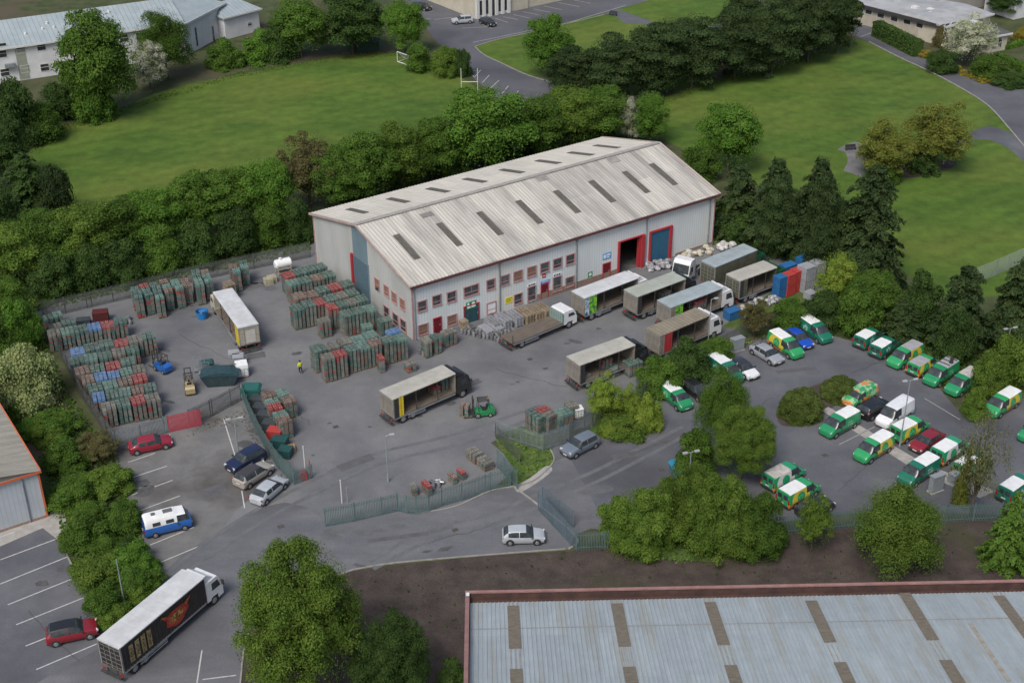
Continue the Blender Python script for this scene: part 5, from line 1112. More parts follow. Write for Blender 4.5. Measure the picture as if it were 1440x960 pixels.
for px, py, k, lb in ((363, 566, 'd', 'upper'), (368, 577, 'd', 'second'), (374, 588, 'd', 'third'), (381, 600, 'd', 'fourth')): container(px, py+5, 1.5, 1.2, 1.2, mat('dark_bin', (.035, .045, .05), (.06, .07, .075), scale=2, rough=.6), f'{lb} dark bin along the slanting palisade fence', ang=-.2, tiers=1)
container(388, 617, 1.5, 1.2, 1.3, M_rb, 'red topped bin along the slanting palisade fence', ang=-.2, tiers=1); container(394, 628, 1.6, 1.2, 1.1, mat('teal_bin', (.02, .08, .075), (.02, .06, .06), scale=2, rough=.5), 'teal bin near the bottom of the slanting palisade fence', ang=-.2, tiers=1)
container(402, 641, 1.3, 1.2, 1.0, mat('teal_bin', (0, 0, 0)), 'teal bin at the gate end of the slanting palisade fence', ang=-.2, tiers=1)
for px, py, lb in ((330, 508, 'upper'), (336, 513, 'lower')): container(px, py, 1.2, 1.1, 1.3, M_gb, f'{lb} grey cage bin behind the white tank in the yard', ang=.2, tiers=2)
container(143, 452, 1.8, 1.2, 1.5, mat('dark_red_bin', (.10, .02, .02), (.07, .02, .02), scale=2, rough=.6), 'dark red bin under the back fence', ang=.2, tiers=1)
container(118, 456, 1.6, 1.0, .8, mat('dark_bin', (0, 0, 0)), 'low dark bin under the back fence', ang=.2, tiers=1)
# tanks, skip, tub, cabinet
def ibc(px, py, label, h=1.1, w=1.0, M=None):
    p = g(px, py); E = empty('bulk_tank', (p.x, p.y, .02), .3, label, 'tank'); M = M or M_vroof
    b = MB(); b.box(0, 0, .15+h/2, w, w, h); b.cyl((0, 0, .15+h), (0, 0, .22+h), .14, n=10); me = b.build('tank', M, E); bv = me.modifiers.new('bevel', 'BEVEL'); bv.width = .1; bv.segments = 3
    b = MB()
    for s in (-1, 1):
        for z in (.35, .65, .95, 1.15): b.box(0, s*(w/2+.02), z, w+.06, .03, .03); b.box(s*(w/2+.02), 0, z, .03, w+.06, .03)
        for q in (-.45, -.15, .15, .45): b.box(q*w, s*(w/2+.02), .65, .03, .03, 1.1); b.box(s*(w/2+.02), q*w, .65, .03, .03, 1.1)
    b.build('cage', M_ugrey, E); b = MB(); b.box(0, 0, .07, w+.1, w+.1, .12); b.build('pallet', M_pallet, E); return E
ibc(341, 527, 'white square tank in a cage beside the dark skip', 1.5, 1.4); ibc(813, 586, 'white square tank behind the palisade corner')
p = g(399, 384); E = empty('water_tank', (p.x, p.y, .02), .5, 'white horizontal tank on a frame near the back fence', 'tank')
b = MB(); b.cyl((-1.0, 0, 1.5), (1.0, 0, 1.5), .62, n=20); b.cyl((-1.15, 0, 1.5), (-1.0, 0, 1.5), .45, .62, n=20); b.cyl((1.0, 0, 1.5), (1.15, 0, 1.5), .62, .45, n=20); b.cyl((-.3, 0, 2.05), (-.3, 0, 2.3), .22, n=12); b.build('tank', M_vroof, E, smooth=35)
b = MB()
for x in (-.9, .9):
    for y in (-.5, .5): b.b2(x-.06, x+.06, y-.06, y+.06, 0, 1.1)
    b.b2(x-.06, x+.06, -.6, .6, .88, 1.0)
for y in (-.5, .5): b.b2(-1, 1, y-.05, y+.05, .2, .3); b.b2(-1, 1, y-.05, y+.05, .8, .88)
b.build('frame', mat('cream_frame', (.45, .42, .32), (.3, .28, .2), scale=2, rough=.7), E)
for k, (px, py) in enumerate(((382, 388), (377, 391))):
    pile('pallet_stack', px, py, .5, 1.1, 1.0, .9, mat('cream_frame', (0, 0, 0)), f'cream frame stack left of the white horizontal tank, {["nearer", "farther"][k]} one')
p = g(311, 538); E = empty('skip', (p.x, p.y, .02), .1, 'dark blue green covered skip beside the grey fence', 'skip')
b = MB(); b.prism([(-1.5, .05), (1.5, .05), (2.2, 1.35), (-2.2, 1.35)], -.95, .95); b.build('body', mat('dark_teal_steel', (.016, .033, .042), (.03, .05, .055), scale=1.5, rough=.6), E)
b = MB(); b.prism([(-2.25, 1.33), (2.25, 1.33), (1.2, 1.75), (-1.0, 1.8)], -1.0, 1.0); b.build('tarpaulin', mat('teal_tarpaulin', (.018, .045, .055), (.035, .07, .08), scale=2, rough=.5), E)
b = MB(); b.cyl((-2.0, -1.02, 1.3), (1.8, 1.02, 1.85), .05); b.cyl((-.8, -1.02, 1.4), (-.8, 1.02, 1.85), .05); b.build('strap', M_dark, E)
p = g(285, 447); E = empty('tub', (p.x, p.y, .02), 0, 'round bright blue tub left of the yellow curtained lorry', 'tub')
b = MB(); n = 18; b.cyl((0, 0, 0), (0, 0, .95), .62, .78, n=n, caps=False); b.cyl((0, 0, .95), (0, 0, .06), .72, .58, n=n, caps=False); b.cyl((0, 0, .02), (0, 0, .06), .6, .6, n=n); b.cyl((0, 0, .90), (0, 0, 1.0), .80, .80, n=n, caps=False); b.build('body', mat('blue_plastic', (.02, .16, .42), (.03, .20, .46), scale=2, rough=.4), E)
b = MB()
for i in range(7): b.box(random.uniform(-.35, .35), random.uniform(-.35, .35), .72+random.uniform(0, .12), .3, .25, .2, rz=random.uniform(0, 3))
b.build('contents', M_crblue, E)
def wheelie(px, py, label, M, s=1.6, ang=0):
    p = g(px, py); E = empty('waste_bin', (p.x, p.y, .02), ang, label, 'bin'); b = MB(); b.prism([(-.42*s, .15), (.42*s, .15), (.55*s, .8*s), (-.55*s, .8*s)], -.4*s, .4*s); b.build('body', M, E)
    b = MB(); b.prism([(-.6*s, .8*s), (.6*s, .8*s), (.45*s, .95*s), (-.45*s, .95*s)], -.45*s, .45*s); b.build('lid', M, E)
    for x in (-.35*s, .35*s):
        for y in (-.3*s, .3*s): b = MB(); b.cyl((x, y-.03, .08), (x, y+.03, .08), .08, n=10); b.build('wheel', M_black, E)
wheelie(355, 562, 'large teal waste bin at the top of the slanting palisade fence', mat('teal_plastic', (.02, .12, .10), (.03, .10, .09), scale=2, rough=.4), 1.9)
wheelie(293, 521, 'tall green waste bin beside the cage trolleys', mat('bottle_green', (.02, .09, .08), (.03, .07, .07), scale=2, rough=.5), 1.3, .3); wheelie(955, 668, 'bright blue waste bin beside the bushes', paint('blue_bin_paint', (.02, .20, .30)), 1.7, .3)
for k, (px, py) in enumerate(((279, 522), (285, 526), (291, 530))):
    p = g(px, py); E = empty('cage_trolley', (p.x, p.y, .02), .2, ['leftmost', 'middle', 'rightmost'][k]+' wire cage trolley beside the dark skip', 'cage trolley')
    b = MB()
    for x in np.linspace(-.4, .4, 7):
        for y in (-.35, .35): b.cyl((x, y, .2), (x, y, 1.8), .015, n=4)
    for z in (.2, .7, 1.2, 1.8):
        for y in (-.35, .35): b.cyl((-.4, y, z), (.4, y, z), .02, n=4)
        for x in (-.4, .4): b.cyl((x, -.35, z), (x, .35, z), .02, n=4)
    b.build('cage', M_ugrey, E); b = MB(); b.box(0, 0, .18, .8, .7, .05); b.build('base', M_ugrey, E); b = MB()
    for x in (-.35, .35):
        for y in (-.3, .3): b.cyl((x, y-.02, .08), (x, y+.02, .08), .08, n=8)
    b.build('castors', M_black, E)
def cabinet(px, py, wl, wd, h, label, ang=.5):
    p = g(px, py); E = empty('utility_cabinet', (p.x, p.y, .02), ang, label, 'cabinet'); b = MB(); b.b2(-wl/2, wl/2, -wd/2, wd/2, .1, h); b.b2(-wl/2-.05, wl/2+.05, -wd/2-.05, wd/2+.05, h, h+.08); b.build('body', mat('cabinet_grey', (.24, .27, .28), (.2, .22, .23), scale=2, rough=.6), E)
    b = MB(); b.b2(-wl/2-.1, wl/2+.1, -wd/2-.1, wd/2+.1, 0, .1); b.build('base', M_conc, E)
    for s in (-1, 1): b = MB(); b.b2(s*wl/4-wl/4+.05, s*wl/4+wl/4-.05, -wd/2-.03, -wd/2-.002, .2, h-.08); b.build('door', mat('cabinet_grey', (0, 0, 0)), E)
cabinet(1036, 492, 1.6, .8, 1.6, 'grey utility cabinet behind the silver saloon'); cabinet(1315, 690, 1.5, .6, 1.9, 'grey steel cabinet at the end of the traffic island'); cabinet(1342, 678, 1.3, .8, 1.1, 'low pale cabinet behind the grey steel cabinet')

# ---------------------------------------------------------------- fences
M_pal = mat('galvanised_palisade', (.22, .26, .27), (.16, .19, .20), scale=1, rough=.6, metal=.2); M_palg = mat('grey_green_palisade', (.13, .20, .19), (.10, .16, .16), scale=1, rough=.6, metal=.2); M_pald = mat('dull_palisade', (.12, .13, .12), (.08, .085, .08), scale=1, rough=.7)
def palisade(pts, h, M, label, name='palisade_fence', cat='fence', pitch=.15, wdt=.07, z0=.03):
    P_ = [g(*p) for p in pts]; E = empty(name, P_[0], 0, label, cat); o0 = P_[0]
    A = MB(); R_ = MB(); Ps = []
    for a, c in zip(P_[:-1], P_[1:]):
        d = c-a; Ln = d.length; d.normalize(); n = Vector((-d.y, d.x, 0)); an = math.atan2(d.y, d.x); k = int(Ln/pitch)
        for i in range(k):
            q = a+d*(i+.5)*Ln/k-o0; A.add([q-d*wdt/2+Vector((0, 0, z0)), q+d*wdt/2+Vector((0, 0, z0)), q+d*wdt/2+Vector((0, 0, h-.08)), q+Vector((0, 0, h)), q-d*wdt/2+Vector((0, 0, h-.08))], [(0, 1, 2, 3, 4)])
        for z in (.35, h-.4): m_ = (a+c)/2-o0; R_.box(m_.x+n.x*.03, m_.y+n.y*.03, z, Ln, .04, .06, rz=an)
        for i in range(int(Ln/2.75)+2):
            q = a+d*min(Ln, i*2.75)-o0+n*.08; Ps.append(q)
    A.build('pales', M, E); R_.build('rails', M, E)
    for q in Ps[:60]:
        b = MB(); b.box(q.x, q.y, h/2, .08, .1, h-.1); b.build('post', M, E)
    return E
palisade([(62, 448), (130, 432), (190, 418), (250, 402), (330, 384), (437, 362)], 2.4, M_pald, 'long dull palisade fence along the back of the yard below the hedge')
palisade([(68, 458), (88, 508), (118, 566), (150, 612), (163, 628)], 2.4, M_pald, 'dull palisade fence down the left side of the crate rows')
palisade([(163, 632), (200, 622), (238, 608)], 2.3, M_pal, 'grey palisade fence behind the crimson saloon car')
palisade([(268, 600), (300, 585), (340, 563)], 2.3, M_pald, 'dull palisade fence in front of the dark skip')
E = palisade([(239, 608), (284, 598)], 2.2, mat('red_gate_bars', (.40, .06, .08), (.34, .07, .09), scale=1, rough=.6), 'red barred panel in the fence beside the crimson saloon car', 'fence_panel', 'fence panel', pitch=.12, wdt=.09)
palisade([(342, 562), (352, 590), (372, 630), (392, 660), (412, 680)], 2.3, M_palg, 'grey green palisade fence slanting past the three parked cars', pitch=.13, wdt=.085)
palisade([(414, 682), (440, 672)], 1.8, M_palg, 'short grey green gate leaf at the end of the slanting fence', 'gate', 'gate')
palisade([(458, 741), (500, 733), (560, 719), (572, 722), (586, 723), (604, 720), (622, 712), (650, 704), (690, 690), (718, 684)], 2.3, M_palg, 'grey green palisade fence curving along the yard entrance', pitch=.16)
palisade([(728, 688), (700, 658)], 2.4, M_palg, 'open steel gate leaf at the tip of the grass island', 'gate', 'gate', pitch=.13)
palisade([(696, 614), (730, 650)], 1.8, M_pald, 'rusty low fence behind the grass island', pitch=.2)
palisade([(764, 634), (700, 614)], 2.2, M_pal, 'palisade fence on the far side of the grass island')
palisade([(764, 634), (800, 622), (834, 600)], 2.4, M_pal, 'grey palisade fence behind the grey blue estate car', wdt=.09, pitch=.13)
palisade([(834, 600), (870, 590), (935, 538), (1000, 500), (1060, 470), (1140, 446), (1190, 428)], 2.2, M_pald, 'overgrown dull palisade fence between the lorries and the van park')
palisade([(756, 716), (808, 772)], 2.4, mat('bluegrey_palisade', (.16, .22, .26), (.12, .17, .2), scale=1, rough=.5, metal=.2), 'blue grey palisade fence beside the silver hatchback', pitch=.13, wdt=.085)
palisade([(762, 708), (805, 742)], 2.2, mat('bluegrey_palisade', (0, 0, 0)), 'open blue grey gate leaf swung into the van park', 'gate', 'gate', pitch=.14)
palisade([(810, 774), (855, 772)], 2.2, M_palg, 'short green palisade fence stub beside the large bush')
palisade([(1000, 768), (1090, 752), (1200, 742), (1330, 735), (1500, 726)], 2.2, M_palg, 'long grey green palisade fence below the van park')
# high net by the park lawn and goal posts
def netf(pts, h, label, name='mesh_fence'):
    P_ = [g(*p) for p in pts]; E = empty(name, P_[0], 0, label, 'fence'); b = MB(); W = MB()
    for a, c in zip(P_[:-1], P_[1:]):
        d = c-a; Ln = d.length; d.normalize()
        for i in range(int(Ln/2.5)+1): q = a+d*i*2.5-P_[0]; b.cyl(q, q+Vector((0, 0, h)), .04, n=6)
        for i in range(int(Ln/.12)): q = a+d*i*.12-P_[0]; W.box(q.x, q.y, h/2, .012, .012, h, rz=math.atan2(d.y, d.x))
        for z in np.linspace(.1, h, 16): m_ = (a+c)/2-P_[0]; W.box(m_.x, m_.y, z, Ln, .012, .012, rz=math.atan2(d.y, d.x))
    b.build('post', M_ugrey, E); W.build('wire', mat('pale_wire', (.35, .42, .40), rough=.5), E)
netf([(1364, 402), (1400, 387), (1450, 365)], 2.4, 'pale green wire mesh fence on the lawn at the right edge')
p = g(649, 131); q = g(672, 131); d = q-p; E = empty('goalposts', p, math.atan2(d.y, d.x), 'tall white goalposts at the corner of the playing field', 'goalposts'); Ln = d.length
for x in (0, Ln): b = MB(); b.cyl((x, 0, 0), (x, 0, 4.6), .06, n=8); b.build('post', M_wf, E)
b = MB(); b.cyl((0, 0, 2.1), (Ln, 0, 2.1), .06, n=8); b.build('crossbar', M_wf, E)
p = g(559, 87); q = g(590, 98); d = q-p; E = empty('goal', p, math.atan2(d.y, d.x), 'small netted football goal beside the round tree', 'goal'); Ln = d.length
b = MB()
for x in (0, Ln): b.cyl((x, 0, 0), (x, 0, 2), .07); b.cyl((x, 0, 2), (x, 2, .05), .04); b.cyl((x, 0, .05), (x, 2, .05), .05)
b.cyl((0, 0, 2), (Ln, 0, 2), .07); b.cyl((0, 0, .04), (Ln, 0, .04), .08); b.build('frame', M_wf, E)
b = MB()
for x in np.linspace(0, Ln, 22): b.cyl((x, 0, 2), (x, 2, .05), .012, n=3, caps=False)
for t in np.linspace(0, 1, 10): b.cyl((0, 2*t, 2-1.95*t), (Ln, 2*t, 2-1.95*t), .012, n=3, caps=False)
b.build('net', mat('goal_net', (.40, .42, .42), rough=.7), E)
# shelter and benches
p = g(512, 72); E = empty('equipment_shelter', p, .1, 'small dark green open shelter at the far edge of the playing field', 'shelter')
b = MB(); b.b2(-3, 3, 0, 2, 0, 1.8); b.build('body', mat('dark_green_boards', (.02, .05, .03), (.03, .06, .04), scale=1, rough=.8), E); b = MB(); b.b2(-3.2, 3.2, -.3, 2.2, 1.802, 1.95); b.build('roof', M_dark, E)
for x, y in ((-1.2, .4), (.2, .9)): b = MB(); b.box(x, y, 2.1, .8, .6, .3); b.build('box', M_wf, E)
def bench(px, py, ang, label):
    p = g(px, py); E = empty('park_bench', p, ang, label, 'bench'); b = MB(); b.b2(-.9, .9, -.25, .2, .42, .48); b.build('seat', M_dark, E); b = MB(); b.b2(-.9, .9, .2, .26, .48, .9); b.build('backrest', M_dark, E)
    for x in (-.8, .8): b = MB(); b.b2(x-.04, x+.04, -.2, .2, 0, .42); b.build('leg', M_dark, E)
bench(1196, 211, .2, 'dark bench on the paved patch beside the olive tree'); bench(862, 22, -.5, 'dark bench at the gap between the two small lawns')

# ---------------------------------------------------------------- lamp posts and small posts
M_gal = mat('galvanised_pole', (.33, .36, .38), (.26, .29, .30), scale=2, rough=.5, metal=.3)
def lamp(bx, by, ty, label, heads=1, tx=None):
    p = g(bx, by); lo, hi = 2.0, 16.0
    for _ in range(40):
        h = (lo+hi)/2; q = p+Vector((0, 0, h)); v_ = q-Vector((0, 0, CAM_H)); y = 480+F_PX*v_.dot(_D)/v_.dot(_F)
        if y > ty: lo = h
        else: hi = h
    E = empty('lamp_post', p, .3, label, 'lamp post'); b = MB(); b.cyl((0, 0, 0), (0, 0, 1), .11, n=10); b.cyl((0, 0, 1), (0, 0, h), .075, .05, n=10); b.build('pole', M_gal, E)
    for s in {0: (), 1: (1,), 2: (-1, 1)}[heads]:
        b = MB(); b.cyl((0, 0, h), (s*.45, 0, h+.08), .035, n=6); o = b.build('arm', M_gal, E); b = MB(); b.box(s*.65, 0, h+.07, .5, .26, .12); b.build('lamp_head', mat('lamp_head_grey', (.40, .42, .43), (.30, .31, .32), scale=3, rough=.4), o)
lamp(546, 677, 613, 'single headed lamp post in the middle of the yard, with dark head'); lamp(177, 858, 786, 'pale lamp post in the hedge beside the long black sided lorry', 0); lamp(336, 642, 589, 'twin headed lamp post among the left parking bays', 2)
lamp(1265, 628, 535, 'tall twin headed lamp post on the traffic island', 2); lamp(1411, 512, 462, 'twin headed lamp post in the bushes at the right edge', 2); lamp(968, 690, 636, 'lamp post rising from the large bushes beside the blue bin', 2); lamp(995, 492, 421, 'lamp post beside the brown roofed lorry', 1)
def spost(x, y, h, label, M): p = g(x, y); b = MB(); b.cyl((0, 0, 0), (0, 0, h), .06, .05, n=8); b.cyl((0, 0, h), (0, 0, h+.03), .07, n=8); o = b.build('barrier_post', M, None); o.location = p; tag(o, label, 'post')
spost(481, 707, 2.8, 'thin white post inside the front fence end', M_wf); spost(430, 668, 3.6, 'tall white post at the gate end of the slanting fence', M_wf); spost(437, 672, 2.2, 'red and white post at the gate end of the slanting fence', M_red); spost(489, 706, 1.8, 'short grey post beside the thin white post', M_gal)
p = g(428, 673); b = MB(); b.prism([(-.4, 0), (.4, 0), (.3, .8), (-.3, .8)], -.3, .3); b.prism([(-.32, .8), (.32, .8), (.2, .95), (-.2, .95)], -.32, .32); o = b.build('road_barrier', M_red); o.location = p; tag(o, 'small red plastic barrier at the gate end of the slanting fence', 'barrier')
# person in a hi-vis jacket
p = g(423, 525)
P_ = empty('person', (p.x, p.y, .02), 2.2, 'person in a yellow hi-vis jacket and dark trousers walking past the crates', 'person')
def skin(name, J, Ed, M, root=0, sub=2):
    me = bpy.data.meshes.new(name); me.from_pydata([j[:3] for j in J], Ed, []); o = bpy.data.objects.new(name, me); COL.objects.link(o)
    s = o.modifiers.new('skin', 'SKIN'); 
    for i, j in enumerate(J): v_ = me.skin_vertices[0].data[i]; v_.radius = (j[3], j[4] if len(j) > 4 else j[3]); v_.use_root = (i == root)
    s.use_smooth_shade = True; u = o.modifiers.new('sub', 'SUBSURF'); u.levels = sub; u.render_levels = sub; me.materials.append(M); return o
J = [(0, 0, .95, .13, .15), (0, 0, 1.15, .12, .15), (0, 0, 1.36, .12, .17), (0, 0, 1.48, .07), (.01, 0, 1.56, .06), (.02, 0, 1.66, .095), (.02, 0, 1.74, .08)]
Ed = [(0, 1), (1, 2), (2, 3), (3, 4), (4, 5), (5, 6)]
for s in (1, -1):
    n = len(J); f = .16*s
    J += [(0, s*.19, 1.40, .065), (-.04*s, s*.25, 1.14, .05), (.08-.06*s, s*.27, .90, .038), (.12-.06*s, s*.27, .83, .035)]; Ed += [(2, n), (n, n+1), (n+1, n+2), (n+2, n+3)]
    m0 = len(J)
    for q, (dx, dz_) in enumerate(((.03, -.08), (.015, -.095), (0, -.09), (-.015, -.075))): J.append((.12-.06*s+dx, s*.27, .83+dz_, .01)); Ed.append((n+3, m0+q))
    J.append((.16-.06*s, s*.25, .79, .012)); Ed.append((n+3, m0+4))
    n = len(J); J += [(0, s*.10, .88, .095), (f*.6, s*.11, .50, .065), (f*.5-.06, s*.11, .12, .045), (f*.5-.05, s*.11, .05, .045), (f*.5+.12, s*.12, .03, .035)]; Ed += [(0, n), (n, n+1), (n+1, n+2), (n+2, n+3), (n+3, n+4)]
M_skin = mat('skin', (.45, .27, .20), rough=.6)
bd = skin('body', J, Ed, M_skin); bd.parent = P_
Jk = [(0, 0, .98, .155, .17), (0, 0, 1.15, .14, .17), (0, 0, 1.37, .14, .19), (0, 0, 1.46, .09)]; Ek = [(0, 1), (1, 2), (2, 3)]
for s in (1, -1): n = len(Jk); Jk += [(0, s*.20, 1.40, .085), (-.04*s, s*.26, 1.14, .07), (.06-.06*s, s*.275, .93, .055)]; Ek += [(2, n), (n, n+1), (n+1, n+2)]
o = skin('jacket', Jk, Ek, mat('hi_vis_yellow', (.60, .72, .03), (.50, .62, .03), scale=4, rough=.6)); o.parent = P_
Jt = [(0, 0, .98, .14, .16), (0, 0, .92, .14, .15)]; Et = [(0, 1)]
for s in (1, -1): n = len(Jt); f = .16*s; Jt += [(0, s*.10, .84, .11), (f*.6, s*.11, .50, .082), (f*.5-.06, s*.11, .10, .062)]; Et += [(1, n), (n, n+1), (n+1, n+2)]
o = skin('trousers', Jt, Et, mat('dark_trousers', (.02, .022, .03), rough=.8)); o.parent = P_
b = MB(); b.cyl((.0, 0, 1.70), (-.01, 0, 1.80), .105, .07, n=12); b.cyl((-.03, 0, 1.62), (-.03, 0, 1.72), .095, .108, n=12); b.build('hair', mat('dark_hair', (.03, .02, .015), rough=.8), P_, smooth=50)
b = MB(); b.box(.115, 0, 1.66, .03, .025, .04); b.box(.105, .035, 1.69, .012, .02, .01); b.box(.105, -.035, 1.69, .012, .02, .01); b.box(.105, 0, 1.615, .015, .05, .012); b.build('face', mat('skin', (0, 0, 0)), P_)
# ---------------------------------------------------------------- trees and shrubs
rng = np.random.default_rng(11)
def leaves(cen, nor, size, jitter=.5, elong=1.5):
    """one small four-cornered leaf clump per point; arrays (n,3),(n,3),(n,)"""
    n = len(cen); nor = nor + rng.normal(0, jitter, (n, 3)); nor /= np.linalg.norm(nor, axis=1)[:, None]
    r = rng.normal(0, 1, (n, 3)); a = np.cross(nor, r); a /= np.linalg.norm(a, axis=1)[:, None]; c = np.cross(nor, a)
    s = size[:, None]; bend = nor*s*.25
    V = np.stack([cen+a*s*elong*.5, cen+c*s*.5-bend, cen-a*s*elong*.5, cen-c*s*.5-bend], 1)
    return V
def leafmesh(name, V):
    n = len(V); me = bpy.data.meshes.new(name); me.vertices.add(n*4); me.vertices.foreach_set('co', V.reshape(-1).astype(np.float32))
    me.loops.add(n*4); me.loops.foreach_set('vertex_index', np.arange(n*4, dtype=np.int32)); me.polygons.add(n); me.polygons.foreach_set('loop_start', np.arange(0, n*4, 4, dtype=np.int32))
    me.polygons.foreach_set('loop_total', np.full(n, 4, dtype=np.int32)); me.update(); me.validate(); me.materials.append(None); return me
def unit(n):
    v = rng.normal(0, 1, (n, 3)); return v/np.linalg.norm(v, axis=1)[:, None]
def crown_round(nc, per, size, flat=1.0, low=-.75, clump=.30, gap=.0, droop=0.0, name='crown', rough=.18, flat_=.8, zmap=(1, 1), fuzz=1.12):
    """unit crown: fits radius 1, z from 0 to 2; clumps of leaves through the outer volume"""
    out = []; cs = []
    for i in range(nc*3):
        if len(cs) >= nc: break
        d = unit(1)[0]
        if d[2] < low: continue
        r = rng.uniform(.62, .86) if rng.random() < .8 else rng.uniform(.2, .6)
        cs.append(d*r*(1+rng.uniform(-rough, rough)))
    for c in cs:
        if rng.random() < gap: continue
        cr = clump*rng.uniform(.65, 1.25); n = int(per*(cr/clump)**2); u = unit(n); u[:, 2] = np.where(u[:, 2] < -.3, -u[:, 2], u[:, 2])
        q = c + u*cr*rng.uniform(.55, 1.08, (n, 1))*np.array([1+(.8-flat_)*.8, 1+(.8-flat_)*.8, flat_])
        if droop: q[:, 2] -= droop*np.linalg.norm(q[:, :2], axis=1)**2*rng.uniform(.3, 1.3, n)
        nn = u*.8+np.array([0, 0, .5]); out.append(leaves(q, nn, size*rng.uniform(.6, 1.3, n)))
    n = int(per*nc*.14); u = unit(n); q = u*rng.uniform(.8, fuzz, (n, 1)); out.append(leaves(q[q[:, 2] > -.7], u[q[:, 2] > -.7], size*rng.uniform(.4, .9, (q[:, 2] > -.7).sum()), 1.0))
    n = int(per*nc*.12); u = unit(n); q = u*rng.uniform(.3, .6, (n, 1)); out.append(leaves(q, u, size*1.7*np.ones(n), .6))
    V = np.concatenate(out); V[:, :, 2] = V[:, :, 2]*zmap[0]+zmap[1]; return leafmesh(name, V)
def crown_conifer(levels, per, size, name='conifer', spread=.30, base=.0, prof=.75):
    """unit conifer: z 0..2, radius 1 at the base; layered drooping boughs"""
    out = []
    for i in range(levels):
        t = (i+.5)/levels; z = base+2*t*(1-base/2); r = (1-t)**prof*rng.uniform(.75, 1.15)+.04; nb = int(5+12*(1-t))
        for k in range(nb):
            a = rng.uniform(0, 2*math.pi); L = r*rng.uniform(.65, 1.15); n = max(8, int(per*L)); s = rng.random(n)**.7
            w_ = rng.normal(0, 1, n)*spread*.30*(1.15-s)*(.4+L); x = np.cos(a)*s*L-np.sin(a)*w_; y = np.sin(a)*s*L+np.cos(a)*w_
            zz = z + .10*s*L*4*(1-s)*.5 - .16*s*s*L + rng.normal(0, .018, n)
            out.append(leaves(np.stack([x, y, zz], 1), np.tile([0, 0, 1.0], (n, 1))+np.stack([np.cos(a)*s, np.sin(a)*s, 0*s], 1)*.5, size*rng.uniform(.5, 1.2, n), .35, 2.2))
    return leafmesh(name, np.concatenate(out))
CR = {'round': [crown_round(85, 420, .042, clump=.27, rough=.24) for _ in range(4)],
      'big': [crown_round(170, 520, .021, clump=.19, rough=.22, fuzz=1.0) for _ in range(2)],
      'loose': [crown_round(70, 330, .038, gap=.12, clump=.23, rough=.32) for _ in range(3)],
      'willow': [crown_round(80, 620, .027, droop=.35, clump=.25, rough=.25) for _ in range(3)],
      'bush': [crown_round(60, 380, .055, low=-.25, clump=.30, rough=.32, zmap=(1.5, .42)) for _ in range(4)],
      'bigbush': [crown_round(150, 560, .026, low=-.25, clump=.20, rough=.3, fuzz=1.0, zmap=(1.5, .42)) for _ in range(3)],
      'dome': [crown_round(260, 330, .036, low=-.25, clump=.18, rough=.02, fuzz=.95, zmap=(1.7, .3)) for _ in range(2)],
      'conifer': [crown_conifer(26, 110, .05) for _ in range(3)],
      'cedar': [crown_conifer(20, 170, .050, spread=.6, prof=.45) for _ in range(3)],
      'cypress': [crown_round(90, 420, .045, clump=.26, rough=.34, low=-.95, flat_=.5) for _ in range(4)],
      'sparse': [crown_round(60, 60, .035, clump=.30, rough=.4, gap=.2) for _ in range(2)]}
def fol(name, c, c2, v=.3, s3=.5):
    c = tuple(x*1.32 for x in c); c2 = tuple(x*1.32 for x in c2)
    M = mat(name, c, c2, scale=.55, rough=.75, world=True, fine=.25, rnd=.18, lo=.35, hi=.65, spec=.15)
    b = M.node_tree.nodes['Principled BSDF']
    try: b.inputs['Subsurface Weight'].default_value = 0
    except Exception: pass
    N = M.node_tree.nodes; L = M.node_tree.links; out = [n for n in N if n.type == 'OUTPUT_MATERIAL'][0]; tr = N.new('ShaderNodeBsdfTranslucent'); mx = N.new('ShaderNodeMixShader'); mx.inputs[0].default_value = .22
    L.new(b.inputs['Base Color'].links[0].from_socket, tr.inputs[0]); L.new(b.outputs[0], mx.inputs[1]); L.new(tr.outputs[0], mx.inputs[2]); L.new(mx.outputs[0], out.inputs[0])
    return M
FM = {'mid': fol('leaf_mid_green', (.038, .080, .011), (.070, .125, .019)), 'bright': fol('leaf_bright_green', (.050, .115, .014), (.090, .175, .024)), 'dark': fol('leaf_dark_green', (.024, .052, .012), (.046, .080, .018)),
      'conif': fol('needle_dark_green', (.020, .039, .013), (.040, .062, .019)), 'dome': fol('clipped_olive_leaf', (.046, .070, .014), (.074, .100, .024)), 'olive': fol('leaf_olive_yellow', (.085, .105, .018), (.13, .14, .028)), 'lime': fol('leaf_lime_green', (.10, .17, .02), (.17, .22, .035)),
      'spring': fol('leaf_spring_green', (.056, .104, .014), (.098, .150, .024)), 'brown': fol('leaf_brownish_green', (.07, .07, .025), (.11, .10, .04)), 'blossom': fol('white_blossom', (.38, .38, .31), (.13, .17, .06)), 'gold': fol('leaf_golden', (.24, .20, .03), (.17, .15, .03)),
      'pale': fol('leaf_pale_green', (.14, .18, .06), (.20, .23, .10)), 'twig': fol('bare_twig', (.13, .14, .055), (.09, .11, .035))}
M_bark = mat('bark', (.07, .055, .04), (.11, .09, .07), scale=3, rough=.95, stretch=(1, 1, .3)); M_barkp = mat('pale_bark', (.20, .18, .13), (.14, .12, .08), scale=3, rough=.95)
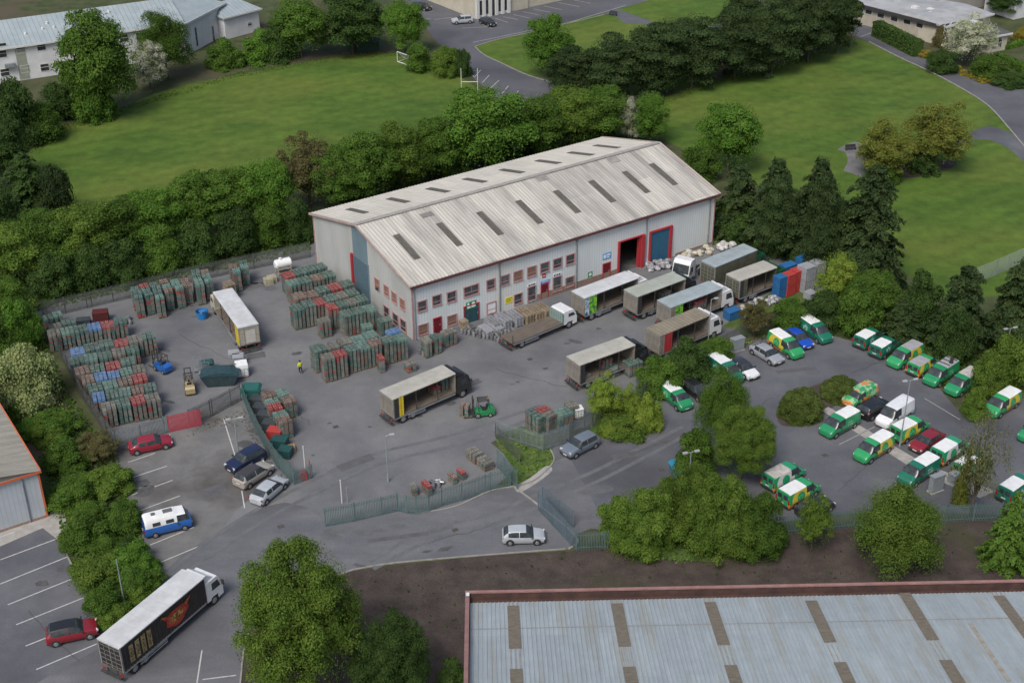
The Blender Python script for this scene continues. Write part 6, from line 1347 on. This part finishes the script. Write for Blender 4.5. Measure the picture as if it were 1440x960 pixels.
def trunk_mesh(seed, thin=False):
    r = random.Random(seed); b = MB(); b.cyl((0, 0, 0), (.02, 0, .8), .06, .042, n=8)
    for i in range(6 if not thin else 16):
        a = r.uniform(0, 6.28); z = r.uniform(.35, .8); L = r.uniform(.35, .7); e = (math.cos(a)*L, math.sin(a)*L, z+r.uniform(.3, .9)); m_ = (e[0]*.45+.02, e[1]*.45, z+(e[2]-z)*.35); b.cyl((.01, 0, z), m_, .028, .018, n=5); b.cyl(m_, e, .018, .007, n=5)
    b.cyl((.02, 0, .8), (0, .03, 1.65), .042, .01, n=6); return b.mesh('trunk', M_bark)
TR = [trunk_mesh(i) for i in range(3)]; TRT = [trunk_mesh(i+9, True) for i in range(2)]
def tree(x0, x1, yt, yb, kind, col, label, name=None, cat=None, group=None, hmax=99, hmin=0):
    """bounding box of the plant in photo pixels -> real position on the ground, radius and height"""
    cx = (x0+x1)/2; k = ppm(yb); r = (x1-x0)/2/k*.90; dep = math.asin(CAM_H/((g(cx, yb)-Vector((0, 0, CAM_H))).length))
    low = kind in ('bush', 'dome', 'bigbush'); off = r*k*math.sin(dep)*(.85 if low or kind in ('conifer', 'cedar') else .45)
    p = g(cx, yb-off); lo, hi = .5, 30.0
    for _ in range(30):
        h = (lo+hi)/2; q = p+Vector((0, 0, h*(.93 if kind not in ('conifer', 'cedar') else 1))); v_ = q-Vector((0, 0, CAM_H)); y = 480+F_PX*v_.dot(_D)/v_.dot(_F)
        y -= (r*.28*k*math.sin(dep) if kind not in ('conifer', 'cedar') else 0)
        if y > yt: lo = h
        else: hi = h
    h = max(hmin, min(h, hmax)); ran = random.Random(int(x0*13+yt*7))
    E = empty(name or ('shrub' if low else 'conifer_tree' if kind in ('conifer', 'cedar', 'cypress') else 'tree'), (p.x, p.y, .0), ran.uniform(0, 6.28), label, cat or ('shrub' if low else 'tree'), group)
    c = bpy.data.objects.new('foliage' if low else 'crown', ran.choice(CR[kind])); COL.objects.link(c); c.parent = E
    z0 = 0 if low or kind in ('conifer', 'cedar', 'cypress') else h*.07
    c.scale = (r*ran.uniform(.97, 1.07), r*ran.uniform(.97, 1.07), (h-z0)/2); c.location = (0, 0, z0 if not low else -.1)
    c.material_slots[0].link = 'OBJECT'; c.material_slots[0].material = FM[col]
    t = bpy.data.objects.new('stem' if low else 'trunk', ran.choice(TRT if kind == 'sparse' else TR)); COL.objects.link(t); t.parent = E; tw = min(r, h*.4); t.scale = (max(.8, tw*.9),)*2+(h/1.9 if not low else h/2.6,)
    if kind in ('conifer', 'cedar'): t.scale = (r*.45, r*.45, h/1.75)
    return E
T_ = tree
# upper left
T_(92, 205, 27, 172, 'round', 'mid', 'large dark green tree in front of the white school')
T_(196, 276, 20, 116, 'willow', 'mid', 'feathery tree before the right part of the school roof')
T_(182, 242, 62, 130, 'loose', 'blossom', 'white blossoming hawthorn between the two school trees')
T_(100, 165, 105, 175, 'bush', 'bright', 'bright shrub at the foot of the large school tree')
T_(55, 112, 118, 175, 'bush', 'dark', 'dark shrub at the lawn edge before the school'); T_(-20, 62, 112, 215, 'bush', 'dark', 'dark bush at the left edge below the school')
T_(30, 92, 150, 205, 'bush', 'mid', 'mid green shrub at the left tip of the playing field')
T_(-30, 52, 170, 265, 'round', 'dark', 'dark tree at the left edge beside the playing field'); T_(0, 92, 215, 320, 'cedar', 'dark', 'dark conifer bush at the left end of the playing field')
T_(52, 112, 235, 320, 'bush', 'conif', 'blackish green bush by the lower left playing field corner'); T_(-50, 40, 265, 370, 'round', 'dark', 'dark tree at the left edge above the hedge')
T_(290, 345, 60, 100, 'bush', 'mid', 'small bush left of the annexe hedge'); T_(340, 398, 48, 92, 'bush', 'bright', 'bright bush below the annexe'); T_(362, 420, 38, 90, 'bush', 'dark', 'dark bush right of the annexe')
T_(378, 470, 2, 86, 'round', 'mid', 'broad green tree at the top edge right of the annexe'); T_(448, 545, -8, 80, 'round', 'dark', 'darker broad tree beside the dark green shelter'); T_(540, 600, 4, 80, 'round', 'bright', 'round bright green tree behind the small football goal')
T_(568, 612, 62, 104, 'bush', 'mid', 'green shrub right of the small football goal'); T_(604, 650, 66, 112, 'bush', 'spring', 'yellow green shrub beside the school drive'); T_(638, 664, 70, 110, 'bush', 'dark', 'dark shrub at the first diagonal parking bay')
# conifer belt, upper middle
T_(733, 806, 27, 112, 'round', 'bright', 'light green tree on the small lawn at the end of the conifer belt')
for i, (a, b_, c, d, k) in enumerate(((765, 850, 72, 140, 'cypress'), (815, 900, 58, 148, 'cypress'), (868, 960, 42, 140, 'cypress'), (930, 1015, 28, 128, 'cypress'), (990, 1075, 18, 116, 'cypress'), (1045, 1125, 2, 108, 'cypress'), (1100, 1172, -10, 92, 'cypress'), (1148, 1203, -20, 78, 'cypress'), (905, 985, 30, 100, 'cypress'), (1010, 1080, -15, 80, 'cypress'), (1080, 1150, -25, 70, 'cypress'))):
    T_(a, b_, c, d, k, 'conif', ['blackish conifer, first of the upper belt beside the light green tree', 'blackish conifer, second of the upper belt', 'blackish conifer, third of the upper belt', 'blackish conifer, fourth of the upper belt', 'blackish conifer, fifth of the upper belt', 'blackish conifer, sixth of the upper belt', 'blackish conifer, seventh of the upper belt', 'blackish conifer, last of the upper belt beside the park road', 'conifer in the rear line of the upper belt, left', 'conifer in the rear line of the upper belt, middle', 'conifer in the rear line of the upper belt, right'][i], group='conifers of the upper belt')
# hedge behind the yard and warehouse
hd = [(-30, 62, 318, 415, 'round', 'spring'), (28, 112, 300, 392, 'round', 'mid'), (85, 170, 290, 385, 'round', 'spring'), (135, 212, 282, 365, 'round', 'mid'), (185, 262, 270, 352, 'round', 'bright'), (240, 318, 250, 335, 'round', 'mid'), (290, 362, 240, 325, 'round', 'mid'), (345, 412, 228, 322, 'round', 'bright'), (398, 475, 195, 300, 'loose', 'brown'), (440, 500, 212, 300, 'round', 'mid'), (480, 552, 192, 288, 'round', 'mid'), (530, 600, 178, 272, 'round', 'spring'), (575, 640, 172, 258, 'round', 'mid'), (628, 738, 128, 252, 'round', 'bright'), (718, 790, 138, 226, 'round', 'mid'), (770, 835, 126, 214, 'round', 'spring'), (815, 878, 124, 205, 'round', 'mid')]
wh = ['at the left edge', 'second from the left edge', 'above the left fence corner', 'above the left crate rows', 'left of the middle of the yard', 'behind the left fence rows', 'behind the middle fence rows', 'behind the yellow curtained lorry', 'brownish and thin, left of the warehouse', 'behind the left roof corner', 'behind the left end of the warehouse roof', 'behind the first back rooflights', 'left of the small blossom tree', 'tallest and brightest, behind the warehouse', 'right of the tallest hedge tree', 'behind the right part of the roof', 'at the hedge end by the blossom']
for q, s in zip(hd, wh): q = (q[0]-9, q[1]+9)+q[2:]; T_(*q, f'hedge tree {s}')
T_(612, 656, 172, 246, 'loose', 'blossom', 'small white blossoming tree behind the warehouse'); T_(866, 908, 140, 204, 'loose', 'blossom', 'white blossoming tree at the far corner of the warehouse roof'); T_(884, 942, 134, 208, 'round', 'bright', 'bright tree right of the far corner blossom')
for i, (a, b_, c, d, m_) in enumerate(((40, 110, 360, 425, 'dark'), (95, 165, 345, 415, 'dark'), (150, 215, 338, 402, 'dark'), (200, 265, 325, 390, 'mid'), (250, 315, 312, 380, 'dark'), (300, 365, 300, 368, 'dark'), (350, 415, 290, 352, 'mid'), (400, 445, 282, 345, 'dark'))):
    T_(a, b_, c, d, 'bush', m_, ['undergrowth bush above the left fence corner', 'undergrowth bush behind the left end of the back fence', 'undergrowth bush behind the left crate rows by the fence', 'undergrowth bush behind the leftmost fence row', 'undergrowth bush behind the tall fence rows', 'undergrowth bush behind the yellow curtained lorry', 'undergrowth bush left of the warehouse gable', 'undergrowth bush touching the warehouse corner'][i])
for i, (a, b_, c, d) in enumerate(((470, 540, 225, 285), (535, 605, 212, 268), (600, 670, 198, 254), (665, 735, 182, 238), (730, 800, 170, 222), (795, 865, 158, 208))):
    T_(a, b_, c, d, 'bush', 'dark', ['first', 'second', 'third', 'fourth', 'fifth', 'sixth'][i]+' dark bush from the left along the back eaves of the warehouse')
# right side
T_(978, 1068, 148, 248, 'round', 'bright', 'broad bright tree standing on the park lawn beyond the warehouse'); T_(950, 1010, 205, 262, 'bush', 'mid', 'bush at the right roof corner of the warehouse')
T_(1198, 1284, 172, 258, 'loose', 'olive', 'olive yellow tree beside the flower bed'); T_(1262, 1362, 150, 244, 'loose', 'olive', 'larger olive tree at the bend of the park path'); T_(1272, 1320, 200, 248, 'bush', 'dark', 'dark bush between the two olive trees'); T_(1210, 1270, 225, 262, 'bush', 'mid', 'low green bush under the olive yellow tree')
T_(1322, 1398, 26, 96, 'loose', 'blossom', 'large white blossoming tree before the bungalow wing')
for i, (a, b_, c, d, k, m_, s) in enumerate(((990, 1080, 232, 345, 'cedar', 'conif', 'first dark conifer right of the warehouse'), (1035, 1135, 222, 360, 'cedar', 'conif', 'second dark conifer right of the warehouse'), (1088, 1195, 222, 385, 'cedar', 'conif', 'tall dark conifer behind the containers'), (1145, 1280, 232, 425, 'cedar', 'conif', 'widest dark conifer by the park lawn'), (1120, 1180, 262, 400, 'cypress', 'conif', 'dense conifer filling the gap behind the containers'), (1060, 1120, 262, 370, 'cypress', 'conif', 'dense conifer behind the olive lorry'), (1010, 1068, 285, 345, 'bush', 'dark', 'dark undergrowth right of the warehouse corner'), (1060, 1120, 310, 365, 'bush', 'dark', 'dark undergrowth behind the cream roofed lorry'), (1110, 1165, 330, 385, 'bush', 'dark', 'dark undergrowth behind the containers'),
                                (1140, 1205, 358, 440, 'loose', 'lime', 'small bright lime tree beside the grey bins'), (1035, 1085, 425, 478, 'loose', 'brown', 'orange tinged shrub above the silver saloon'), (1080, 1135, 420, 470, 'bush', 'mid', 'green shrub above the green and yellow van'), (1120, 1190, 412, 470, 'bush', 'dark', 'dark shrub beneath the lime tree'), (1165, 1235, 400, 476, 'bush', 'mid', 'shrub at the top corner of the van park'), (1185, 1260, 385, 455, 'round', 'mid', 'mid green tree above the dark green vans'), (1255, 1320, 395, 480, 'bush', 'dark', 'dark bush behind the upper right row of vans'),
                                (1290, 1400, 375, 505, 'cedar', 'conif', 'dark conifer behind the upper right row of vans'), (1375, 1470, 362, 500, 'cedar', 'conif', 'dark conifer at the right edge'), (1230, 1310, 425, 490, 'cedar', 'conif', 'low dark conifer above the grey roofed vans'), (1310, 1370, 440, 520, 'bush', 'dark', 'dark bush behind the green van with rack'),
                                (1360, 1412, 498, 566, 'bush', 'spring', 'yellow green bush beside the leaf littered van'), (1378, 1450, 472, 552, 'bush', 'spring', 'yellow green bush at the right edge'), (1350, 1386, 550, 592, 'bush', 'spring', 'small bush at the corner of the upper right row'),
                                (930, 1000, 482, 545, 'bush', 'dark', 'dark bush below the brown roofed lorry'), (975, 1035, 475, 520, 'bush', 'mid', 'bush above the first dark green van'), (895, 960, 500, 560, 'bush', 'mid', 'bush at the bend of the overgrown fence'),
                                (820, 878, 530, 602, 'loose', 'lime', 'lime green tree covering the pale roofed lorry'), (862, 904, 545, 600, 'loose', 'lime', 'small lime green tree next to the teal tubs'), (842, 880, 590, 618, 'bush', 'lime', 'low lime green bush above the grey blue estate car'), (888, 932, 560, 612, 'bush', 'lime', 'lime green bush on the island outside the fence'), (838, 915, 575, 620, 'bush', 'spring', 'low spreading shrub at the island edge'),
                                (975, 1050, 522, 640, 'willow', 'mid', 'green tree top left of the big car park tree'), (988, 1094, 572, 686, 'big', 'spring', 'big bright tree in the middle of the car park'), (948, 1010, 605, 680, 'bush', 'mid', 'shrub beside the blue waste bin'),
                                (842, 955, 682, 792, 'bigbush', 'spring', 'large bush left of the lamp post below the van park'), (915, 1025, 650, 770, 'bigbush', 'spring', 'broad bush just left of the lamp post below the van park'), (955, 1065, 668, 796, 'bigbush', 'spring', 'large bush around the lamp post below the van park'), (1005, 1106, 690, 792, 'bigbush', 'mid', 'large bush left of the palisade fence vans'), (868, 930, 720, 790, 'bush', 'mid', 'lower bush at the green fence stub'),
                                (1114, 1166, 700, 782, 'loose', 'spring', 'small tree standing at the lower fence near the black car'), (1186, 1318, 685, 815, 'willow', 'spring', 'wide willow like tree in front of the lower fence'), (1362, 1462, 690, 815, 'conifer', 'mid', 'green pyramidal tree at the lower right edge'),
                                (1322, 1405, 580, 740, 'sparse', 'twig', 'bare twiggy tree in front of the green vans'), (1334, 1366, 615, 715, 'conifer', 'olive', 'thin olive conifer beside the bare twiggy tree'),
                                (1392, 1445, 100, 125, 'bush', 'dark', 'dark shrub at the park road corner'), (1300, 1345, 70, 106, 'bush', 'dark', 'dark shrub left of the blossoming tree foot'), (1360, 1420, 78, 116, 'bush', 'mid', 'shrub right of the blossoming tree foot'), (1310, 1332, 40, 68, 'bush', 'brown', 'brown shrub at the bungalow wall'), (1385, 1432, -15, 25, 'round', 'dark', 'dark round tree at the top edge right of the bungalow'), (1422, 1450, 40, 62, 'bush', 'gold', 'golden hedge shrub at the top right edge'))):
    T_(a, b_, c, d, k, m_, s)
T_(1090, 1160, 543, 598, 'dome', 'dome', 'larger clipped dome shrub, nearer the camera', 'clipped_shrub', hmin=2.3); T_(1150, 1211, 527, 570, 'dome', 'dome', 'smaller clipped dome shrub behind the patchwork van', 'clipped_shrub', hmin=2.1)
gs = [(1290, 1308, 70, 82), (1308, 1326, 80, 91), (1322, 1336, 86, 95), (1333, 1352, 91, 102), (1349, 1362, 98, 107), (1359, 1372, 102, 111), (1371, 1390, 106, 117), (1386, 1406, 108, 119)]
for q in gs: T_(*q, 'bush', 'gold', 'golden clipped shrub in the row lining the park road', group='golden shrubs along the park road')
# left bank between the sheds
for i, (a, b_, c, d, k, m_, s) in enumerate(((-20, 50, 395, 470, 'round', 'mid', 'green tree at the left edge beside the back fence corner'), (10, 68, 425, 500, 'bush', 'bright', 'bright bush left of the first crate rows'), (-30, 45, 455, 540, 'bush', 'mid', 'bush at the left edge above the pale shrub'), (-10, 92, 488, 590, 'bush', 'pale', 'pale yellow green shrub above the orange trimmed shed'), (40, 112, 540, 625, 'bush', 'mid', 'bush at the left side fence'), (60, 130, 590, 670, 'bush', 'mid', 'bush beside the crimson saloon car fence'), (110, 172, 575, 650, 'loose', 'brown', 'brownish bush at the end of the left side fence'), (62, 140, 650, 725, 'bush', 'mid', 'bush at the corner of the orange trimmed shed'), (120, 190, 625, 705, 'bush', 'spring', 'bright bush left of the parking bays'),
                                (85, 160, 700, 780, 'bush', 'mid', 'bush below the orange trimmed shed'), (140, 205, 685, 760, 'bush', 'mid', 'bush left of the blue camper van'), (98, 175, 755, 835, 'bush', 'spring', 'yellow green bush in the middle of the left bank'), (150, 218, 740, 818, 'bush', 'bright', 'bush at the last parking bays'), (120, 190, 800, 880, 'bush', 'mid', 'bush around the lower lamp post'), (160, 222, 790, 850, 'bush', 'mid', 'bush touching the long black sided lorry'))):
    T_(a, b_, c, d, k, m_, s, hmax=2.8 if i > 3 else 99)
BR = ['beside the shed wall', 'below the brownish bush', 'nearest the shed corner downpipe', 'in the middle of the bank', 'right of the middle', 'above the long lorry', 'beside the lower lamp post', 'at the foot of the lower lamp post', 'behind the camper van', 'at the upper bays', 'below the side fence', 'by the orange trim', 'against the long lorry', 'between lorry and last bay', 'beside the red car bays', 'above the orange trimmed roof', 'at the upper left roof edge', 'between pale shrub and side fence']
for i, (x, y) in enumerate(((100, 690), (128, 725), (112, 745), (150, 770), (182, 775), (200, 800), (140, 845), (165, 868), (178, 720), (160, 672), (88, 640), (118, 690), (196, 845), (205, 822), (135, 800), (45, 600), (30, 580), (72, 612))):
    r_ = 20+(i*7) % 14
    T_(x-r_, x+r_, y-r_, y+r_*.7, 'bush', ['bright', 'mid', 'spring', 'mid', 'dark'][i % 5], 'low bramble clump on the left bank, '+BR[i], group='bramble clumps on the left bank', hmax=1.6+(i % 3)*.4)
# bottom
T_(334, 526, 766, 1015, 'big', 'spring', 'largest tree, bright green, at the bottom centre left'); T_(492, 616, 868, 1015, 'big', 'dark', 'dark green tree right of the largest bottom tree'); T_(612, 660, 865, 985, 'bush', 'dark', 'dark shrub against the pink parapet shed', hmax=3.2)
# clipped hedge by the bungalow
def hedge(pts, w_, h, M, label):
    P_ = [g(*p) for p in pts]; E = empty('clipped_hedge', P_[0], 0, label, 'hedge'); out = []; b = MB()
    for a, c in zip(P_[:-1], P_[1:]):
        d = c-a; Ln = d.length; d.normalize(); n_ = np.array([-d.y, d.x, 0]); n = int(Ln*w_*h*60)
        s = rng.uniform(0, Ln, n); f = rng.uniform(-.5, .5, n)*w_; z = rng.uniform(.05, h, n); face = rng.integers(0, 3, n); f = np.where(face == 0, -w_/2, np.where(face == 1, w_/2, f)); z = np.where(face == 2, h, z)
        nor = np.where((face == 2)[:, None], [0, 0, 1.], n_[None, :]*np.sign(f)[:, None]+[0, 0, .2]); q = np.array(a-P_[0])+s[:, None]*np.array(d)+f[:, None]*n_+z[:, None]*np.array([0, 0, 1.]); q += rng.normal(0, .05, q.shape)
        out.append(leaves(q, nor, .3*rng.uniform(.6, 1.2, n), .5)); m_ = (a+c)/2-P_[0]; b.box(m_.x, m_.y, h/2, Ln, w_*.9, h*.95, rz=math.atan2(d.y, d.x))
    c = bpy.data.objects.new('foliage', leafmesh('hedge_leaves', np.concatenate(out))); COL.objects.link(c); c.parent = E; c.data.materials[0] = M; b.build('inner_growth', M, E)
hedge([(1231, 50), (1290, 80)], 2.0, 3.0, FM['dark'], 'tall clipped dark hedge beside the top of the park road'); hedge([(1400, 85), (1445, 105)], 1.5, 1.5, FM['mid'], 'low clipped hedge in the garden at the right edge'); hedge([(1412, 70), (1450, 60)], 1.2, 1.0, FM['bright'], 'low bright hedge beside the garden room')
# rough grass and weeds, uncountable
def tufts(name, polys, dens, size, M, label):
    out = []
    for poly in polys:
        P_ = np.array([g(*p)[:2] for p in poly]); mn, mx = P_.min(0), P_.max(0); n = int((mx-mn).prod()*dens); q = rng.uniform(mn, mx, (n, 2)); ins = np.zeros(n, bool); j = len(P_)-1
        for i in range(len(P_)):
            cnd = ((P_[i, 1] > q[:, 1]) != (P_[j, 1] > q[:, 1])) & (q[:, 0] < (P_[j, 0]-P_[i, 0])*(q[:, 1]-P_[i, 1])/(P_[j, 1]-P_[i, 1]+1e-9)+P_[i, 0]); ins ^= cnd; j = i
        q = q[ins]; c = np.concatenate([q, rng.uniform(.03, .25, (len(q), 1))], 1); out.append(leaves(c, np.tile([0, 0, 1.], (len(q), 1)), size*rng.uniform(.5, 1.3, len(q)), .8))
    o = bpy.data.objects.new(name, leafmesh(name, np.concatenate(out))); COL.objects.link(o); o.data.materials[0] = M; tag(o, label, 'undergrowth', kind='stuff')
tufts('weeds', [[(0, 500), (60, 470), (100, 560), (165, 640), (180, 700), (222, 815), (165, 885), (120, 830), (90, 765), (62, 660)], [(45, 440), (0, 420), (0, 390), (440, 300), (437, 352)], [(440, 300), (870, 190), (940, 200), (845, 200)], [(1005, 280), (1200, 330), (1300, 420), (1400, 480), (1440, 560), (1340, 560), (1210, 470), (1150, 452), (1190, 400), (1090, 350), (1000, 345)]], 13, .30, FM['mid'], 'rough undergrowth on the banks and along the fences')
tufts('weeds', [[(697, 612), (735, 600), (765, 612), (778, 648), (728, 682), (722, 660)], [(826, 600), (900, 555), (930, 590), (850, 617)], [(935, 520), (1060, 470), (1150, 452), (1150, 462), (1060, 482), (1000, 505), (940, 545)], [(850, 765), (960, 745), (1090, 738), (1100, 760), (960, 795), (880, 785)]], 9, .22, FM['bright'], 'bright weeds on the grass islands and verges')
tufts('field_edge_grass', [[(100, 300), (190, 322), (300, 305), (400, 272), (480, 238), (600, 212), (640, 195), (645, 205), (600, 226), (480, 255), (400, 290), (300, 325), (180, 338), (90, 312)], [(45, 210), (75, 182), (150, 157), (330, 103), (480, 77), (570, 73), (570, 79), (480, 84), (330, 110), (150, 166), (80, 190), (55, 215)], [(925, 140), (1010, 110), (1130, 80), (1205, 57), (1205, 63), (1130, 88), (1010, 120), (925, 150)]], 9, .20, FM['spring'], 'long uncut grass fringing the mown lawns')
tufts('weeds', [[(350, 900), (500, 800), (860, 770), (1440, 735), (1440, 815), (655, 825), (650, 960), (560, 960)]], .5, .2, FM['dark'], 'sparse weeds on the bare soil')
tufts('weeds', [[(270, 605), (345, 575), (350, 600), (300, 600), (262, 615)], [(350, 590), (380, 645), (410, 680), (404, 682), (370, 645), (345, 600)]], 9, .14, FM['brown'], 'moss and weeds at the foot of the fences')
